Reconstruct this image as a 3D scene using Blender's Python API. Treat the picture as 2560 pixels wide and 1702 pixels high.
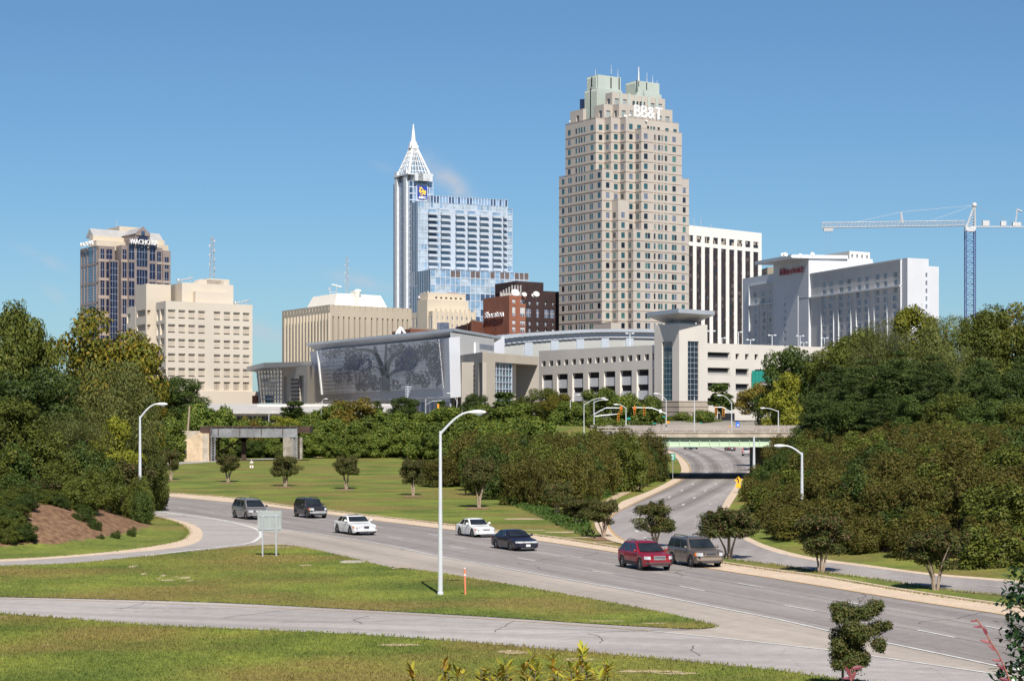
import bpy, math, random
import numpy as np
from mathutils import Vector, Matrix, noise as mnoise
random.seed(7); RNG = np.random.default_rng(11)
R = math.radians
scene = bpy.context.scene
for _o in list(bpy.data.objects): bpy.data.objects.remove(_o)

# ------------------------------------------------------------------ camera, sky, sun, exposure
F = 5600.0; YH = 1020.0; H = 9.7; CX = 1280.0          # focal length, horizon, eye height and axis of the view (2560 px wide)
cam_d = bpy.data.cameras.new("camera"); cam = bpy.data.objects.new("camera", cam_d)
scene.collection.objects.link(cam); scene.camera = cam
cam.location = (0, 0, H); cam.rotation_euler = (R(90), 0, 0)
cam_d.sensor_width = 36; cam_d.lens = 36 * F / 2560; cam_d.shift_y = (YH - 851) / 2560
cam_d.clip_start = 0.5; cam_d.clip_end = 20000
SUN_EL, SUN_AZ = 44.0, 9.0                               # the sun stands behind the camera, a little to the right
sd = Vector((math.sin(R(SUN_AZ)) * math.cos(R(SUN_EL)), -math.cos(R(SUN_AZ)) * math.cos(R(SUN_EL)), math.sin(R(SUN_EL))))
sun_d = bpy.data.lights.new("sun", 'SUN'); sun_d.energy = 4.9; sun_d.angle = R(0.53); sun_d.color = (1.0, 0.945, 0.86)
sun = bpy.data.objects.new("sun", sun_d); scene.collection.objects.link(sun)
sun.rotation_euler = sd.to_track_quat('Z', 'Y').to_euler(); sun.location = (60, -80, 120)
world = bpy.data.worlds.new("World"); scene.world = world; world.use_nodes = True
wt = world.node_tree; wn = wt.nodes; wl = wt.links
wn.clear()
wo = wn.new('ShaderNodeOutputWorld'); wb = wn.new('ShaderNodeBackground'); ws = wn.new('ShaderNodeTexSky')
ws.sky_type = 'NISHITA'; ws.sun_disc = False; ws.sun_elevation = R(SUN_EL); ws.sun_rotation = math.atan2(sd.x, sd.y)
ws.altitude = 0; ws.air_density = 0.8; ws.dust_density = 0.3; ws.ozone_density = 5.0
wb.inputs['Strength'].default_value = 0.068
# thin wisps of cloud, laid on the sky by direction
wc = wn.new('ShaderNodeTexCoord')
wisp_in = None
def wmath(op, a, b=None, c=None):
 n = wn.new('ShaderNodeMath'); n.operation = op
 for i, v in enumerate((a, b, c)):
  if v is None: continue
  if isinstance(v, (int, float)): n.inputs[i].default_value = v
  else: wl.new(v, n.inputs[i])
 return n.outputs[0]
sx = wn.new('ShaderNodeSeparateXYZ'); wl.new(wc.outputs['Generated'], sx.inputs[0])
az = wmath('DIVIDE', sx.outputs[0], sx.outputs[1]); el = wmath('DIVIDE', sx.outputs[2], sx.outputs[1])
wmap = wn.new('ShaderNodeCombineXYZ'); wl.new(az, wmap.inputs[0]); wl.new(el, wmap.inputs[1])
wno = wn.new('ShaderNodeTexNoise'); wno.inputs['Scale'].default_value = 55; wno.inputs['Detail'].default_value = 5
wl.new(wmap.outputs[0], wno.inputs['Vector'])
tot = None
for (px, py, lx, ly, ang, amp) in ((1120, 455, 62, 24, 42, .62), (105, 645, 50, 13, 25, .3), (140, 742, 40, 16, 40, .35), (915, 708, 70, 16, 14, .33), (960, 420, 30, 10, 20, .14), (2400, 787, 90, 12, 5, .35), (660, 830, 60, 20, 20, .35)):
 ca, sa = math.cos(R(ang)), math.sin(R(ang))
 dx = wmath('SUBTRACT', az, (px - CX) / F); dy = wmath('SUBTRACT', el, (YH - py) / F)
 u = wmath('MULTIPLY', wmath('SUBTRACT', wmath('MULTIPLY', dx, ca), wmath('MULTIPLY', dy, sa)), F / lx)
 v = wmath('MULTIPLY', wmath('ADD', wmath('MULTIPLY', dx, sa), wmath('MULTIPLY', dy, ca)), F / ly)
 r2 = wmath('ADD', wmath('MULTIPLY', u, u), wmath('MULTIPLY', v, v))
 g = wmath('MULTIPLY', wmath('EXPONENT', wmath('MULTIPLY', r2, -0.9)), amp)
 tot = g if tot is None else wmath('ADD', tot, g)
nz = wmath('MULTIPLY', wmath('SUBTRACT', wno.outputs[0], 0.3), 2.2)
fac = wmath('MULTIPLY', tot, wmath('MAXIMUM', nz, 0)); fac = wmath('MINIMUM', wmath('MULTIPLY', fac, 2.6), .75)
fac = wmath('MULTIPLY', fac, wmath('GREATER_THAN', sx.outputs[1], 0))
wmix = wn.new('ShaderNodeMixRGB'); wl.new(fac, wmix.inputs[0])
wtint = wn.new('ShaderNodeMixRGB'); wtint.blend_type = 'MULTIPLY'; wtint.inputs[0].default_value = 1; wtint.inputs[2].default_value = (.735, .915, .99, 1)
wl.new(ws.outputs[0], wtint.inputs[1]); wl.new(wtint.outputs[0], wmix.inputs[1]); wmix.inputs[2].default_value = (6.2, 6.6, 7.4, 1)
wl.new(wmix.outputs[0], wb.inputs['Color']); wl.new(wb.outputs[0], wo.inputs[0])
scene.view_settings.view_transform = 'Standard'; scene.view_settings.look = 'None'; scene.view_settings.gamma = 1
scene.view_settings.exposure = 0.40
scene.render.resolution_x = 1024; scene.render.resolution_y = 680
scene.cycles.max_bounces = 6; scene.cycles.diffuse_bounces = 3; scene.cycles.glossy_bounces = 3; scene.cycles.transparent_max_bounces = 6

# ------------------------------------------------------------------ picture -> world
def G(px, py, z=0.0):
 D = F * (H - z) / (py - YH); return ((px - CX) / F * D, D)
def XD(px, D): return ((px - CX) / F * D, D)
def ZD(py, D): return H - (py - YH) / F * D
def PXY(x, y, z): return (CX + F * x / y, YH - F * (z - H) / y)
def zf(ox, oy, s): return lambda x, y: (ox + x / s, oy + y / s)
Z1 = zf(180, 540, 3.1365); Z2 = zf(940, 300, 2.904); Z3 = zf(1360, 150, 2.24); Z4 = zf(1700, 500, 2.743)
Z5 = zf(620, 600, 3.409); Z6 = zf(1080, 740, 3.686); Z7 = zf(1560, 740, 2.903)
ZB = zf(1440, 160, 8.425); ZW = zf(190, 550, 9.073); ZR = zf(980, 400, 6.533); ZT = zf(1440, 960, 7.372); ZC = zf(1740, 960, 5.228)

# ------------------------------------------------------------------ mesh and object helpers
class MB:
 def __init__(s): s.v = []; s.f = []; s.m = []
 def face(s, pts, mi=0):
  b = len(s.v); s.v.extend([tuple(p) for p in pts]); s.f.append(tuple(range(b, b + len(pts)))); s.m.append(mi)
 def add(s, vs, fs, mi=0):
  b = len(s.v); s.v.extend([tuple(p) for p in vs])
  for f in fs: s.f.append(tuple(b + i for i in f)); s.m.append(mi)
 def hexa(s, p, mi=0):      # 4 bottom ccw, 4 top ccw
  s.add(p, [(3, 2, 1, 0), (4, 5, 6, 7), (0, 1, 5, 4), (1, 2, 6, 5), (2, 3, 7, 6), (3, 0, 4, 7)], mi)
 def box(s, x0, x1, y0, y1, z0, z1, mi=0):
  s.hexa([(x0, y0, z0), (x1, y0, z0), (x1, y1, z0), (x0, y1, z0), (x0, y0, z1), (x1, y0, z1), (x1, y1, z1), (x0, y1, z1)], mi)
 def prism(s, poly, z0, z1, mi=0, top=None):
  n = len(poly); top = top or poly
  vs = [(p[0], p[1], z0) for p in poly] + [(p[0], p[1], z1) for p in top]
  fs = [tuple(reversed(range(n))), tuple(range(n, 2 * n))] + [(i, (i + 1) % n, n + (i + 1) % n, n + i) for i in range(n)]
  s.add(vs, fs, mi)
 def tube(s, p, q, r0, r1=None, n=8, mi=0): s.path([p, q], [r0, r0 if r1 is None else r1], n, mi)
 def path(s, pts, rad, n=8, mi=0):
  pts = [Vector(p) for p in pts]; vs = []; fs = []
  if isinstance(rad, (int, float)): rad = [rad] * len(pts)
  prev = None
  for i, p in enumerate(pts):
   t = (pts[min(i + 1, len(pts) - 1)] - pts[max(i - 1, 0)])
   t = t.normalized() if t.length > 1e-9 else Vector((0, 0, 1))
   a = (prev - t * prev.dot(t)) if prev is not None else t.cross(Vector((0, 0, 1)) if abs(t.z) < .95 else Vector((1, 0, 0)))
   a.normalize(); prev = a; b = t.cross(a)
   for k in range(n):
    w = 2 * math.pi * k / n; vs.append(p + (a * math.cos(w) + b * math.sin(w)) * rad[i])
  for i in range(len(pts) - 1):
   for k in range(n): fs.append((i * n + k, i * n + (k + 1) % n, (i + 1) * n + (k + 1) % n, (i + 1) * n + k))
  fs.append(tuple(range(n))); fs.append(tuple(reversed(range((len(pts) - 1) * n, len(pts) * n))))
  s.add(vs, fs, mi)
 def ball(s, c, rx, ry=None, rz=None, n=10, m=6, mi=0):
  ry = ry or rx; rz = rz or rx; vs = [(c[0], c[1], c[2] - rz)]; fs = []
  for j in range(1, m):
   a = -math.pi / 2 + math.pi * j / m
   for k in range(n):
    w = 2 * math.pi * k / n; vs.append((c[0] + rx * math.cos(a) * math.cos(w), c[1] + ry * math.cos(a) * math.sin(w), c[2] + rz * math.sin(a)))
  vs.append((c[0], c[1], c[2] + rz)); L = len(vs) - 1
  for k in range(n):
   fs.append((0, 1 + (k + 1) % n, 1 + k)); fs.append((L, 1 + (m - 2) * n + k, 1 + (m - 2) * n + (k + 1) % n))
   for j in range(m - 2): fs.append((1 + j * n + k, 1 + j * n + (k + 1) % n, 1 + (j + 1) * n + (k + 1) % n, 1 + (j + 1) * n + k))
  s.add(vs, fs, mi)
 def obox(s, o, u, w, z0, z1, mi=0):   # o xy, u and w xy vectors
  p = [(o[0], o[1]), (o[0] + u[0], o[1] + u[1]), (o[0] + u[0] + w[0], o[1] + u[1] + w[1]), (o[0] + w[0], o[1] + w[1])]
  if u[0] * w[1] - u[1] * w[0] < 0: p = p[::-1]
  s.prism(p, z0, z1, mi)
 def build(s, name, mats, off=(0, 0, 0), smooth=False):
  me = bpy.data.meshes.new(name)
  a = np.array(s.v, dtype=np.float64) - np.array(off)
  me.from_pydata(a.tolist(), [], s.f)
  if not isinstance(mats, (list, tuple)): mats = [mats]
  for m in mats: me.materials.append(m)
  if len(mats) > 1: me.polygons.foreach_set('material_index', np.array(s.m, dtype=np.int32))
  if smooth: me.polygons.foreach_set('use_smooth', np.ones(len(s.f), dtype=bool))
  me.update(); return me
LOC = {}
def link(o, parent=None):
 scene.collection.objects.link(o)
 if parent is not None: o.parent = parent
 return o
def tag(o, label=None, cat=None, group=None, kind=None):
 if label: o['label'] = label
 if cat: o['category'] = cat
 if group: o['group'] = group
 if kind: o['kind'] = kind
 return o
def thing(name, label, cat, loc=(0, 0, 0), group=None, rz=0):
 o = bpy.data.objects.new(name, None); link(o); o.location = loc; o.rotation_euler = (0, 0, rz); o.empty_display_size = .5
 tag(o, label, cat, group); LOC[o.name] = Vector(loc); return o
def root_of(o):
 while o.parent is not None: o = o.parent
 return o
def part(name, mb, mats, parent, label=None, local=False, smooth=False, kind=None):
 off = (0, 0, 0) if local else LOC.get(root_of(parent).name, Vector((0, 0, 0)))
 o = bpy.data.objects.new(name, mb.build(name, mats, off, smooth)); link(o, parent)
 if label: o['label'] = label
 if kind: o['kind'] = kind
 return o
def solo(name, mb, mats, label=None, cat=None, group=None, kind=None, loc=(0, 0, 0), smooth=False):
 o = bpy.data.objects.new(name, mb.build(name, mats, loc, smooth)); link(o); o.location = loc
 LOC[o.name] = Vector(loc)
 return tag(o, label, cat, group, kind)
def copy_tree(o, loc=None, rz=None, sc=None, label=None, group=None, parent=None):
 c = o.copy(); link(c)
 if parent is not None: c.parent = parent
 if loc is not None: c.location = loc
 if rz is not None: c.rotation_euler = (0, 0, rz)
 if sc is not None: c.scale = sc
 if label: c['label'] = label
 if group: c['group'] = group
 for ch in o.children: copy_tree(ch, parent=c)
 return c

# ------------------------------------------------------------------ materials
def mat(name, col, rough=.85, var=.12, scale=.6, metal=0., spec=.5, col2=None, detail=4, bump=0., coat=0., island=None, trans=0., scale2=None, coords='pos', emit=None):
 m = bpy.data.materials.new(name); m.use_nodes = True; nt = m.node_tree; n = nt.nodes; l = nt.links
 b = n['Principled BSDF']; b.inputs['Roughness'].default_value = rough; b.inputs['Metallic'].default_value = metal
 b.inputs['Specular IOR Level'].default_value = spec
 if coat: b.inputs['Coat Weight'].default_value = coat; b.inputs['Coat Roughness'].default_value = .06
 c1 = [max(0, x * (1 - var)) for x in col]; c2 = list(col2) if col2 else [x * (1 + var) for x in col]
 src = n.new('ShaderNodeNewGeometry')
 if coords == 'pos': vec = src.outputs['Position']
 else: vec = n.new('ShaderNodeTexCoord').outputs['Object']
 no = n.new('ShaderNodeTexNoise'); no.inputs['Scale'].default_value = scale; no.inputs['Detail'].default_value = detail; l.new(vec, no.inputs['Vector'])
 ra = n.new('ShaderNodeValToRGB'); ra.color_ramp.elements[0].position = .32; ra.color_ramp.elements[1].position = .68
 ra.color_ramp.elements[0].color = (*c1, 1); ra.color_ramp.elements[1].color = (*c2, 1); l.new(no.outputs[0], ra.inputs[0])
 out = ra.outputs[0]
 if scale2:
  n2 = n.new('ShaderNodeTexNoise'); n2.inputs['Scale'].default_value = scale2; n2.inputs['Detail'].default_value = 6; l.new(vec, n2.inputs['Vector'])
  mr = n.new('ShaderNodeMapRange'); mr.inputs[1].default_value = .3; mr.inputs[2].default_value = .7; mr.inputs[3].default_value = .86; mr.inputs[4].default_value = 1.12; l.new(n2.outputs[0], mr.inputs[0])
  mm = n.new('ShaderNodeMixRGB'); mm.blend_type = 'MULTIPLY'; mm.inputs[0].default_value = 1; l.new(out, mm.inputs[1]); l.new(mr.outputs[0], mm.inputs[2]); out = mm.outputs[0]
 if island:
  ir = n.new('ShaderNodeValToRGB'); els = ir.color_ramp.elements
  for i, (p, c) in enumerate(island):
   e = els[i] if i < 2 else els.new(p)
   e.position = p; e.color = (*c, 1)
  l.new(src.outputs['Random Per Island'], ir.inputs[0])
  mi = n.new('ShaderNodeMixRGB'); mi.inputs[0].default_value = .72; l.new(out, mi.inputs[1]); l.new(ir.outputs[0], mi.inputs[2]); out = mi.outputs[0]
  oi = n.new('ShaderNodeObjectInfo'); orr = n.new('ShaderNodeMapRange'); orr.inputs[3].default_value = .78; orr.inputs[4].default_value = 1.2; l.new(oi.outputs['Random'], orr.inputs[0])
  mo = n.new('ShaderNodeMixRGB'); mo.blend_type = 'MULTIPLY'; mo.inputs[0].default_value = 1; l.new(out, mo.inputs[1]); l.new(orr.outputs[0], mo.inputs[2]); out = mo.outputs[0]
 l.new(out, b.inputs['Base Color'])
 if bump:
  bn = n.new('ShaderNodeBump'); bn.inputs['Strength'].default_value = bump; bn.inputs['Distance'].default_value = .1
  nb = n.new('ShaderNodeTexNoise'); nb.inputs['Scale'].default_value = scale * 6; nb.inputs['Detail'].default_value = 5; l.new(vec, nb.inputs['Vector']); l.new(nb.outputs[0], bn.inputs['Height']); l.new(bn.outputs[0], b.inputs['Normal'])
 if trans:
  tr = n.new('ShaderNodeBsdfTranslucent'); mx = n.new('ShaderNodeMixShader'); mx.inputs[0].default_value = trans
  l.new(out, tr.inputs[0]); l.new(b.outputs[0], mx.inputs[1]); l.new(tr.outputs[0], mx.inputs[2]); l.new(mx.outputs[0], n['Material Output'].inputs[0])
 if emit:
  b.inputs['Emission Color'].default_value = (*emit[:3], 1); b.inputs['Emission Strength'].default_value = emit[3]
 return m
def glass(name, col, rough=.06, spec=.8, var=.25, scale=.35):
 return mat(name, col, rough, var, scale, 0, spec, detail=2)
M = {}
M['white'] = mat('white_paint', (.74, .74, .73), .5, .04, .2)
M['mark'] = mat('road_paint', (.66, .65, .62), .7, .14, 1.5)
M['yellowmark'] = mat('yellow_road_paint', (.55, .33, .10), .7, .15, 1.2)
M['galv'] = mat('galvanised_steel', (.48, .50, .53), .45, .1, 2, .5)
M['pole'] = mat('white_pole_paint', (.62, .64, .67), .4, .05, 1.5, .2)
M['dark'] = mat('dark_opening', (.012, .013, .016), .9, .2)
M['black'] = mat('black_plastic', (.02, .02, .022), .5, .2)
M['rubber'] = mat('tyre_rubber', (.018, .018, .019), .8, .1, coords='obj')
M['rim'] = mat('alloy_rim', (.45, .46, .48), .3, .08, 3, .8, coords='obj')
M['bark'] = mat('bark', (.13, .10, .075), .9, .3, 6, coords='obj')
M['palebark'] = mat('pale_bark', (.33, .25, .19), .85, .25, 8, coords='obj')
M['concrete'] = mat('concrete', (.40, .36, .30), .9, .12, .35, scale2=2.5)
# ------------------------------------------------------------------ terrain
def poly_px(pts): return [G(*p) for p in pts]
LOW = [(-420, -200), (-420, 425), (-66, 428), XD(700, 447), XD(1010, 432), XD(1250, 372), XD(1400, 312), XD(1520, 288),
       XD(1660, 290), XD(1684, 330), XD(1692, 390), XD(1676, 450), XD(1640, 510), XD(1560, 540), XD(1430, 556), XD(1430, 578), XD(1600, 580), XD(1780, 577), XD(1850, 566), XD(1900, 520), XD(1935, 440),
       XD(1882, 360), XD(1872, 300), G(1878, 1200), G(1866, 1240), G(1856, 1280), G(1885, 1342), G(1950, 1366), G(2050, 1384), G(2170, 1400), G(2333, 1420), G(2560, 1440), (210, 40), (210, -200)]
HILL_L = [G(-500, 1392), G(0, 1384), G(200, 1370), G(330, 1354), G(410, 1336), G(430, 1322), G(385, 1306), G(335, 1292), G(200, 1278), G(-500, 1272)]
def seg_d(X, Y, a, b):
 ax, ay = a; bx, by = b; dx, dy = bx - ax, by - ay
 t = np.clip(((X - ax) * dx + (Y - ay) * dy) / (dx * dx + dy * dy), 0, 1)
 return np.hypot(X - ax - t * dx, Y - ay - t * dy)
def sdf(X, Y, poly):           # positive outside
 d = np.full(X.shape, 1e9); ins = np.zeros(X.shape, bool)
 for i in range(len(poly)):
  a = poly[i]; b = poly[(i + 1) % len(poly)]
  d = np.minimum(d, seg_d(X, Y, a, b))
  c = ((a[1] > Y) != (b[1] > Y)) & (X < (b[0] - a[0]) * (Y - a[1]) / (b[1] - a[1] + 1e-12) + a[0])
  ins ^= c
 return np.where(ins, -d, d)
def ss(a, b, x): t = np.clip((x - a) / (b - a), 0, 1); return t * t * (3 - 2 * t)
RIDGE = [G(1195, 1222), G(1290, 1255), G(1370, 1292), G(1450, 1328), G(1500, 1352)]
def TH(X, Y):
 X = np.asarray(X, float); Y = np.asarray(Y, float)
 d = np.maximum(sdf(X, Y, LOW), 0)
 right = ss(20, 60, X - 0.0 * Y) * (1 - ss(250, 330, Y))
 z = 6.35 * (1 - .38 * ss(18, 26, X) * (1 - ss(248, 292, Y)) * (Y > 100)) * ss(0, 17, d) + 3.0 * ss(700, 1100, Y) + right * .8 * ss(14, 70, d)
 dl = np.maximum(-sdf(X, Y, HILL_L), 0)
 z = z + 2.6 * ss(0, 9, dl) + 1.5 * ss(12, 40, dl)
 near = np.maximum(0, 8.2 - .14 * np.maximum(Y, -40)); z = np.where(Y < 58.5, np.maximum(z, near), z)
 return z
def th(x, y): return float(TH(np.array([x]), np.array([y]))[0])
def axis(br):
 out = [br[0][0]]
 for (a, b, st) in [(br[i][0], br[i + 1][0], br[i][1]) for i in range(len(br) - 1)]:
  n = max(1, int(round((b - a) / st))); out += [a + (b - a) * k / n for k in range(1, n + 1)]
 return np.array(out)
xs = axis([(-9000, 1500), (-3000, 400), (-600, 30), (-150, 4), (-70, 2), (90, 4), (170, 30), (600, 400), (3000, 1500), (9000, 1)])
ys = axis([(-3000, 500), (-200, 20), (0, 4), (70, 1.6), (340, 3), (720, 40), (1600, 400), (4000, 1500), (14000, 1)])
XX, YY = np.meshgrid(xs, ys); ZZ = TH(XX, YY)
tm = MB(); nx, ny = len(xs), len(ys)
tm.v = np.stack([XX.ravel(), YY.ravel(), ZZ.ravel()], 1).tolist()
tm.f = [(j * nx + i, j * nx + i + 1, (j + 1) * nx + i + 1, (j + 1) * nx + i) for j in range(ny - 1) for i in range(nx - 1)]
tm.m = [0] * len(tm.f)

def grass_mat():
 m = bpy.data.materials.new('mown_grass'); m.use_nodes = True; nt = m.node_tree; n = nt.nodes; l = nt.links
 b = n['Principled BSDF']; b.inputs['Roughness'].default_value = .95; b.inputs['Specular IOR Level'].default_value = .15
 g = n.new('ShaderNodeNewGeometry')
 def noi(s, d=4, stretch=None):
  v = g.outputs['Position']
  if stretch:
   mp = n.new('ShaderNodeMapping'); mp.inputs['Scale'].default_value = stretch; l.new(v, mp.inputs[0]); v = mp.outputs[0]
  t = n.new('ShaderNodeTexNoise'); t.inputs['Scale'].default_value = s; t.inputs['Detail'].default_value = d; l.new(v, t.inputs['Vector']); return t.outputs[0]
 def ramp(f, a, ca, c, cc):
  r = n.new('ShaderNodeValToRGB'); r.color_ramp.elements[0].position = a; r.color_ramp.elements[1].position = c
  r.color_ramp.elements[0].color = (*ca, 1); r.color_ramp.elements[1].color = (*cc, 1); l.new(f, r.inputs[0]); return r.outputs[0]
 def mix(f, a, c, typ='MIX'):
  x = n.new('ShaderNodeMixRGB'); x.blend_type = typ
  if isinstance(f, float): x.inputs[0].default_value = f
  else: l.new(f, x.inputs[0])
  l.new(a, x.inputs[1]); l.new(c, x.inputs[2]); return x.outputs[0]
 base = ramp(noi(.16, 5), .36, (.10, .135, .028), .64, (.20, .225, .045))
 dry = ramp(noi(.5, 4), .3, (.20, .155, .05), .7, (.235, .17, .062))
 f1 = ramp(noi(.085, 5), .46, (0, 0, 0), .62, (.75, .75, .75)); base = mix(f1, base, dry)
 spot = ramp(noi(.9, 5, (1, .55, 1)), .66, (0, 0, 0), .74, (.5, .5, .5)); base = mix(spot, base, dry)
 bare = ramp(noi(.28, 6, (1, .6, 1)), .69, (0, 0, 0), .73, (.85, .85, .85))
 soil = ramp(noi(1.2), .3, (.30, .21, .12), .7, (.42, .31, .19)); base = mix(bare, base, soil)
 fine = ramp(noi(3.2, 6, (.8, .7, 1)), .3, (.72, .74, .7), .7, (1.25, 1.22, 1.2)); base = mix(1.0, base, fine, 'MULTIPLY')
 fine2 = ramp(noi(14, 4, (1, .6, 1)), .3, (.8, .8, .8), .7, (1.2, 1.2, 1.2)); base = mix(1.0, base, fine2, 'MULTIPLY')
 # bare reddish mulch on the banks
 sp = n.new('ShaderNodeSeparateXYZ'); l.new(g.outputs['Position'], sp.inputs[0])
 nn = n.new('ShaderNodeSeparateXYZ'); l.new(g.outputs['True Normal'], nn.inputs[0])
 mr = n.new('ShaderNodeMapRange'); mr.inputs[1].default_value = .1; mr.inputs[2].default_value = .6; l.new(sp.outputs[2], mr.inputs[0])
 mr2 = n.new('ShaderNodeMapRange'); mr2.inputs[1].default_value = 60; mr2.inputs[2].default_value = 66; l.new(sp.outputs[1], mr2.inputs[0])
 mr3 = n.new('ShaderNodeMapRange'); mr3.inputs[1].default_value = 318; mr3.inputs[2].default_value = 326; mr3.inputs[3].default_value = 1; mr3.inputs[4].default_value = 0; l.new(sp.outputs[1], mr3.inputs[0])
 m3 = n.new('ShaderNodeMath'); m3.operation = 'MULTIPLY'; l.new(mr2.outputs[0], m3.inputs[0]); l.new(mr3.outputs[0], m3.inputs[1])
 ml = n.new('ShaderNodeMath'); ml.operation = 'MULTIPLY'; l.new(mr.outputs[0], ml.inputs[0]); l.new(m3.outputs[0], ml.inputs[1])
 jit = noi(.9, 5); ja = n.new('ShaderNodeMath'); ja.operation = 'ADD'; l.new(ml.outputs[0], ja.inputs[0]); l.new(jit, ja.inputs[1])
 jb = n.new('ShaderNodeMapRange'); jb.inputs[1].default_value = .88; jb.inputs[2].default_value = 1.1; l.new(ja.outputs[0], jb.inputs[0])
 mul = ramp(noi(2.2, 6), .35, (.13, .07, .042), .65, (.27, .165, .095)); base = mix(jb.outputs[0], base, mul)
 fy = n.new('ShaderNodeMapRange'); fy.inputs[1].default_value = 462; fy.inputs[2].default_value = 480; l.new(sp.outputs[1], fy.inputs[0])
 base = mix(fy.outputs[0], base, ramp(noi(.02, 5), .4, (.17, .155, .14), .6, (.27, .245, .21)))
 l.new(base, b.inputs['Base Color'])
 bn = n.new('ShaderNodeBump'); bn.inputs['Strength'].default_value = .35; bn.inputs['Distance'].default_value = .12; l.new(noi(9, 6, (1, .4, 1)), bn.inputs['Height']); l.new(bn.outputs[0], b.inputs['Normal'])
 return m
M['grass'] = grass_mat()
solo('ground', tm, M['grass'], kind='structure', smooth=True)

# ------------------------------------------------------------------ roads
def clip_line(pts, z=0.): return [G(p[0], p[1], 0) for p in pts]
def densify(pts, n=6):
 pts = [Vector((p[0], p[1], 0)) for p in pts]; out = []
 for i in range(len(pts) - 1):
  p0 = pts[max(i - 1, 0)]; p1 = pts[i]; p2 = pts[i + 1]; p3 = pts[min(i + 2, len(pts) - 1)]
  for k in range(n):
   t = k / n
   out.append(0.5 * ((2 * p1) + (p2 - p0) * t + (2 * p0 - 5 * p1 + 4 * p2 - p3) * t * t + (3 * p1 - p0 - 3 * p2 + p3) * t ** 3))
 out.append(pts[-1]); return [(p.x, p.y) for p in out]
def smooth_px(pts, n=5): return densify([G(*p) for p in pts], n)
def sheet(name, outline, z, mats, kind='structure', thick=0.0, parent=None, label=None):
 import bmesh
 bm = bmesh.new(); vs = [bm.verts.new((p[0], p[1], z)) for p in outline]
 f = bm.faces.new(vs)
 if f.normal.z < 0 or f.calc_area() and f.normal.z < 0: f.normal_flip()
 bm.normal_update()
 if f.normal.z < 0: f.normal_flip()
 bmesh.ops.triangulate(bm, faces=[f])
 me = bpy.data.meshes.new(name); bm.to_mesh(me); bm.free(); me.materials.append(mats)
 o = bpy.data.objects.new(name, me); link(o, parent)
 if parent is None: o['kind'] = kind
 LOC[o.name] = Vector((0, 0, 0)); return o
def strip_pts(line, w, side=0):
 n = len(line); L = []; Rr = []
 for i in range(n):
  a = Vector(line[max(i - 1, 0)]); b = Vector(line[min(i + 1, n - 1)]); t = (b - a).normalized(); nn = Vector((-t.y, t.x)); p = Vector(line[i])
  L.append(p + nn * (w * (.5 + side * .5))); Rr.append(p - nn * (w * (.5 - side * .5)))
 return L, Rr
def strip(mb, line, w, z, side=0, mi=0):
 L, Rr = strip_pts(line, w, side)
 for i in range(len(line) - 1): mb.face([(Rr[i].x, Rr[i].y, z), (Rr[i + 1].x, Rr[i + 1].y, z), (L[i + 1].x, L[i + 1].y, z), (L[i].x, L[i].y, z)], mi)

def asphalt(name, col, col2, streak=.16, scl=.25):
 m = mat(name, col, .88, .06, scl, col2=col2, detail=6, scale2=14, spec=.3)
 return m
def asphalt_road(name, col, ang, seed=0):
 m = bpy.data.materials.new(name); m.use_nodes = True; nt = m.node_tree; n = nt.nodes; l = nt.links
 b = n['Principled BSDF']; b.inputs['Roughness'].default_value = .85; b.inputs['Specular IOR Level'].default_value = .3
 g = n.new('ShaderNodeNewGeometry'); out = None
 rgb = n.new('ShaderNodeRGB'); rgb.outputs[0].default_value = (*col, 1); out = rgb.outputs[0]
 for (sc, st, lo, hi, dt) in ((.05, (1, 1, 1), .9, 1.1, 4), (.55, (1, .025, 1), .88, 1.1, 3), (1.5, (1, 1, 1), .93, 1.07, 5), (26, (1, 1, 1), .84, 1.16, 3)):
  mp = n.new('ShaderNodeMapping'); mp.vector_type = 'TEXTURE'; mp.inputs['Rotation'].default_value = (0, 0, ang); mp.inputs['Scale'].default_value = [1 / s for s in st]; mp.inputs['Location'].default_value = (seed, seed, 0)
  l.new(g.outputs['Position'], mp.inputs[0])
  t = n.new('ShaderNodeTexNoise'); t.inputs['Scale'].default_value = sc; t.inputs['Detail'].default_value = dt; l.new(mp.outputs[0], t.inputs['Vector'])
  mr = n.new('ShaderNodeMapRange'); mr.inputs[1].default_value = .35; mr.inputs[2].default_value = .65; mr.inputs[3].default_value = lo; mr.inputs[4].default_value = hi; l.new(t.outputs[0], mr.inputs[0])
  x = n.new('ShaderNodeMixRGB'); x.blend_type = 'MULTIPLY'; x.inputs[0].default_value = 1; l.new(out, x.inputs[1]); l.new(mr.outputs[0], x.inputs[2]); out = x.outputs[0]
 # thin cracks
 vo = n.new('ShaderNodeTexVoronoi'); vo.feature = 'DISTANCE_TO_EDGE'; vo.inputs['Scale'].default_value = .16
 no = n.new('ShaderNodeTexNoise'); no.inputs['Scale'].default_value = .7; no.inputs['Detail'].default_value = 5; l.new(g.outputs['Position'], no.inputs['Vector'])
 ad = n.new('ShaderNodeMixRGB'); ad.inputs[0].default_value = .5; ad.blend_type = 'ADD'; l.new(g.outputs['Position'], ad.inputs[1]); l.new(no.outputs[1], ad.inputs[2]); l.new(ad.outputs[0], vo.inputs['Vector'])
 cr = n.new('ShaderNodeMapRange'); cr.inputs[1].default_value = 0.0; cr.inputs[2].default_value = .004; cr.inputs[3].default_value = .72; cr.inputs[4].default_value = 1; l.new(vo.outputs[0], cr.inputs[0])
 x = n.new('ShaderNodeMixRGB'); x.blend_type = 'MULTIPLY'; x.inputs[0].default_value = .7; l.new(out, x.inputs[1]); l.new(cr.outputs[0], x.inputs[2]); out = x.outputs[0]
 l.new(out, b.inputs['Base Color']); return m
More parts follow.
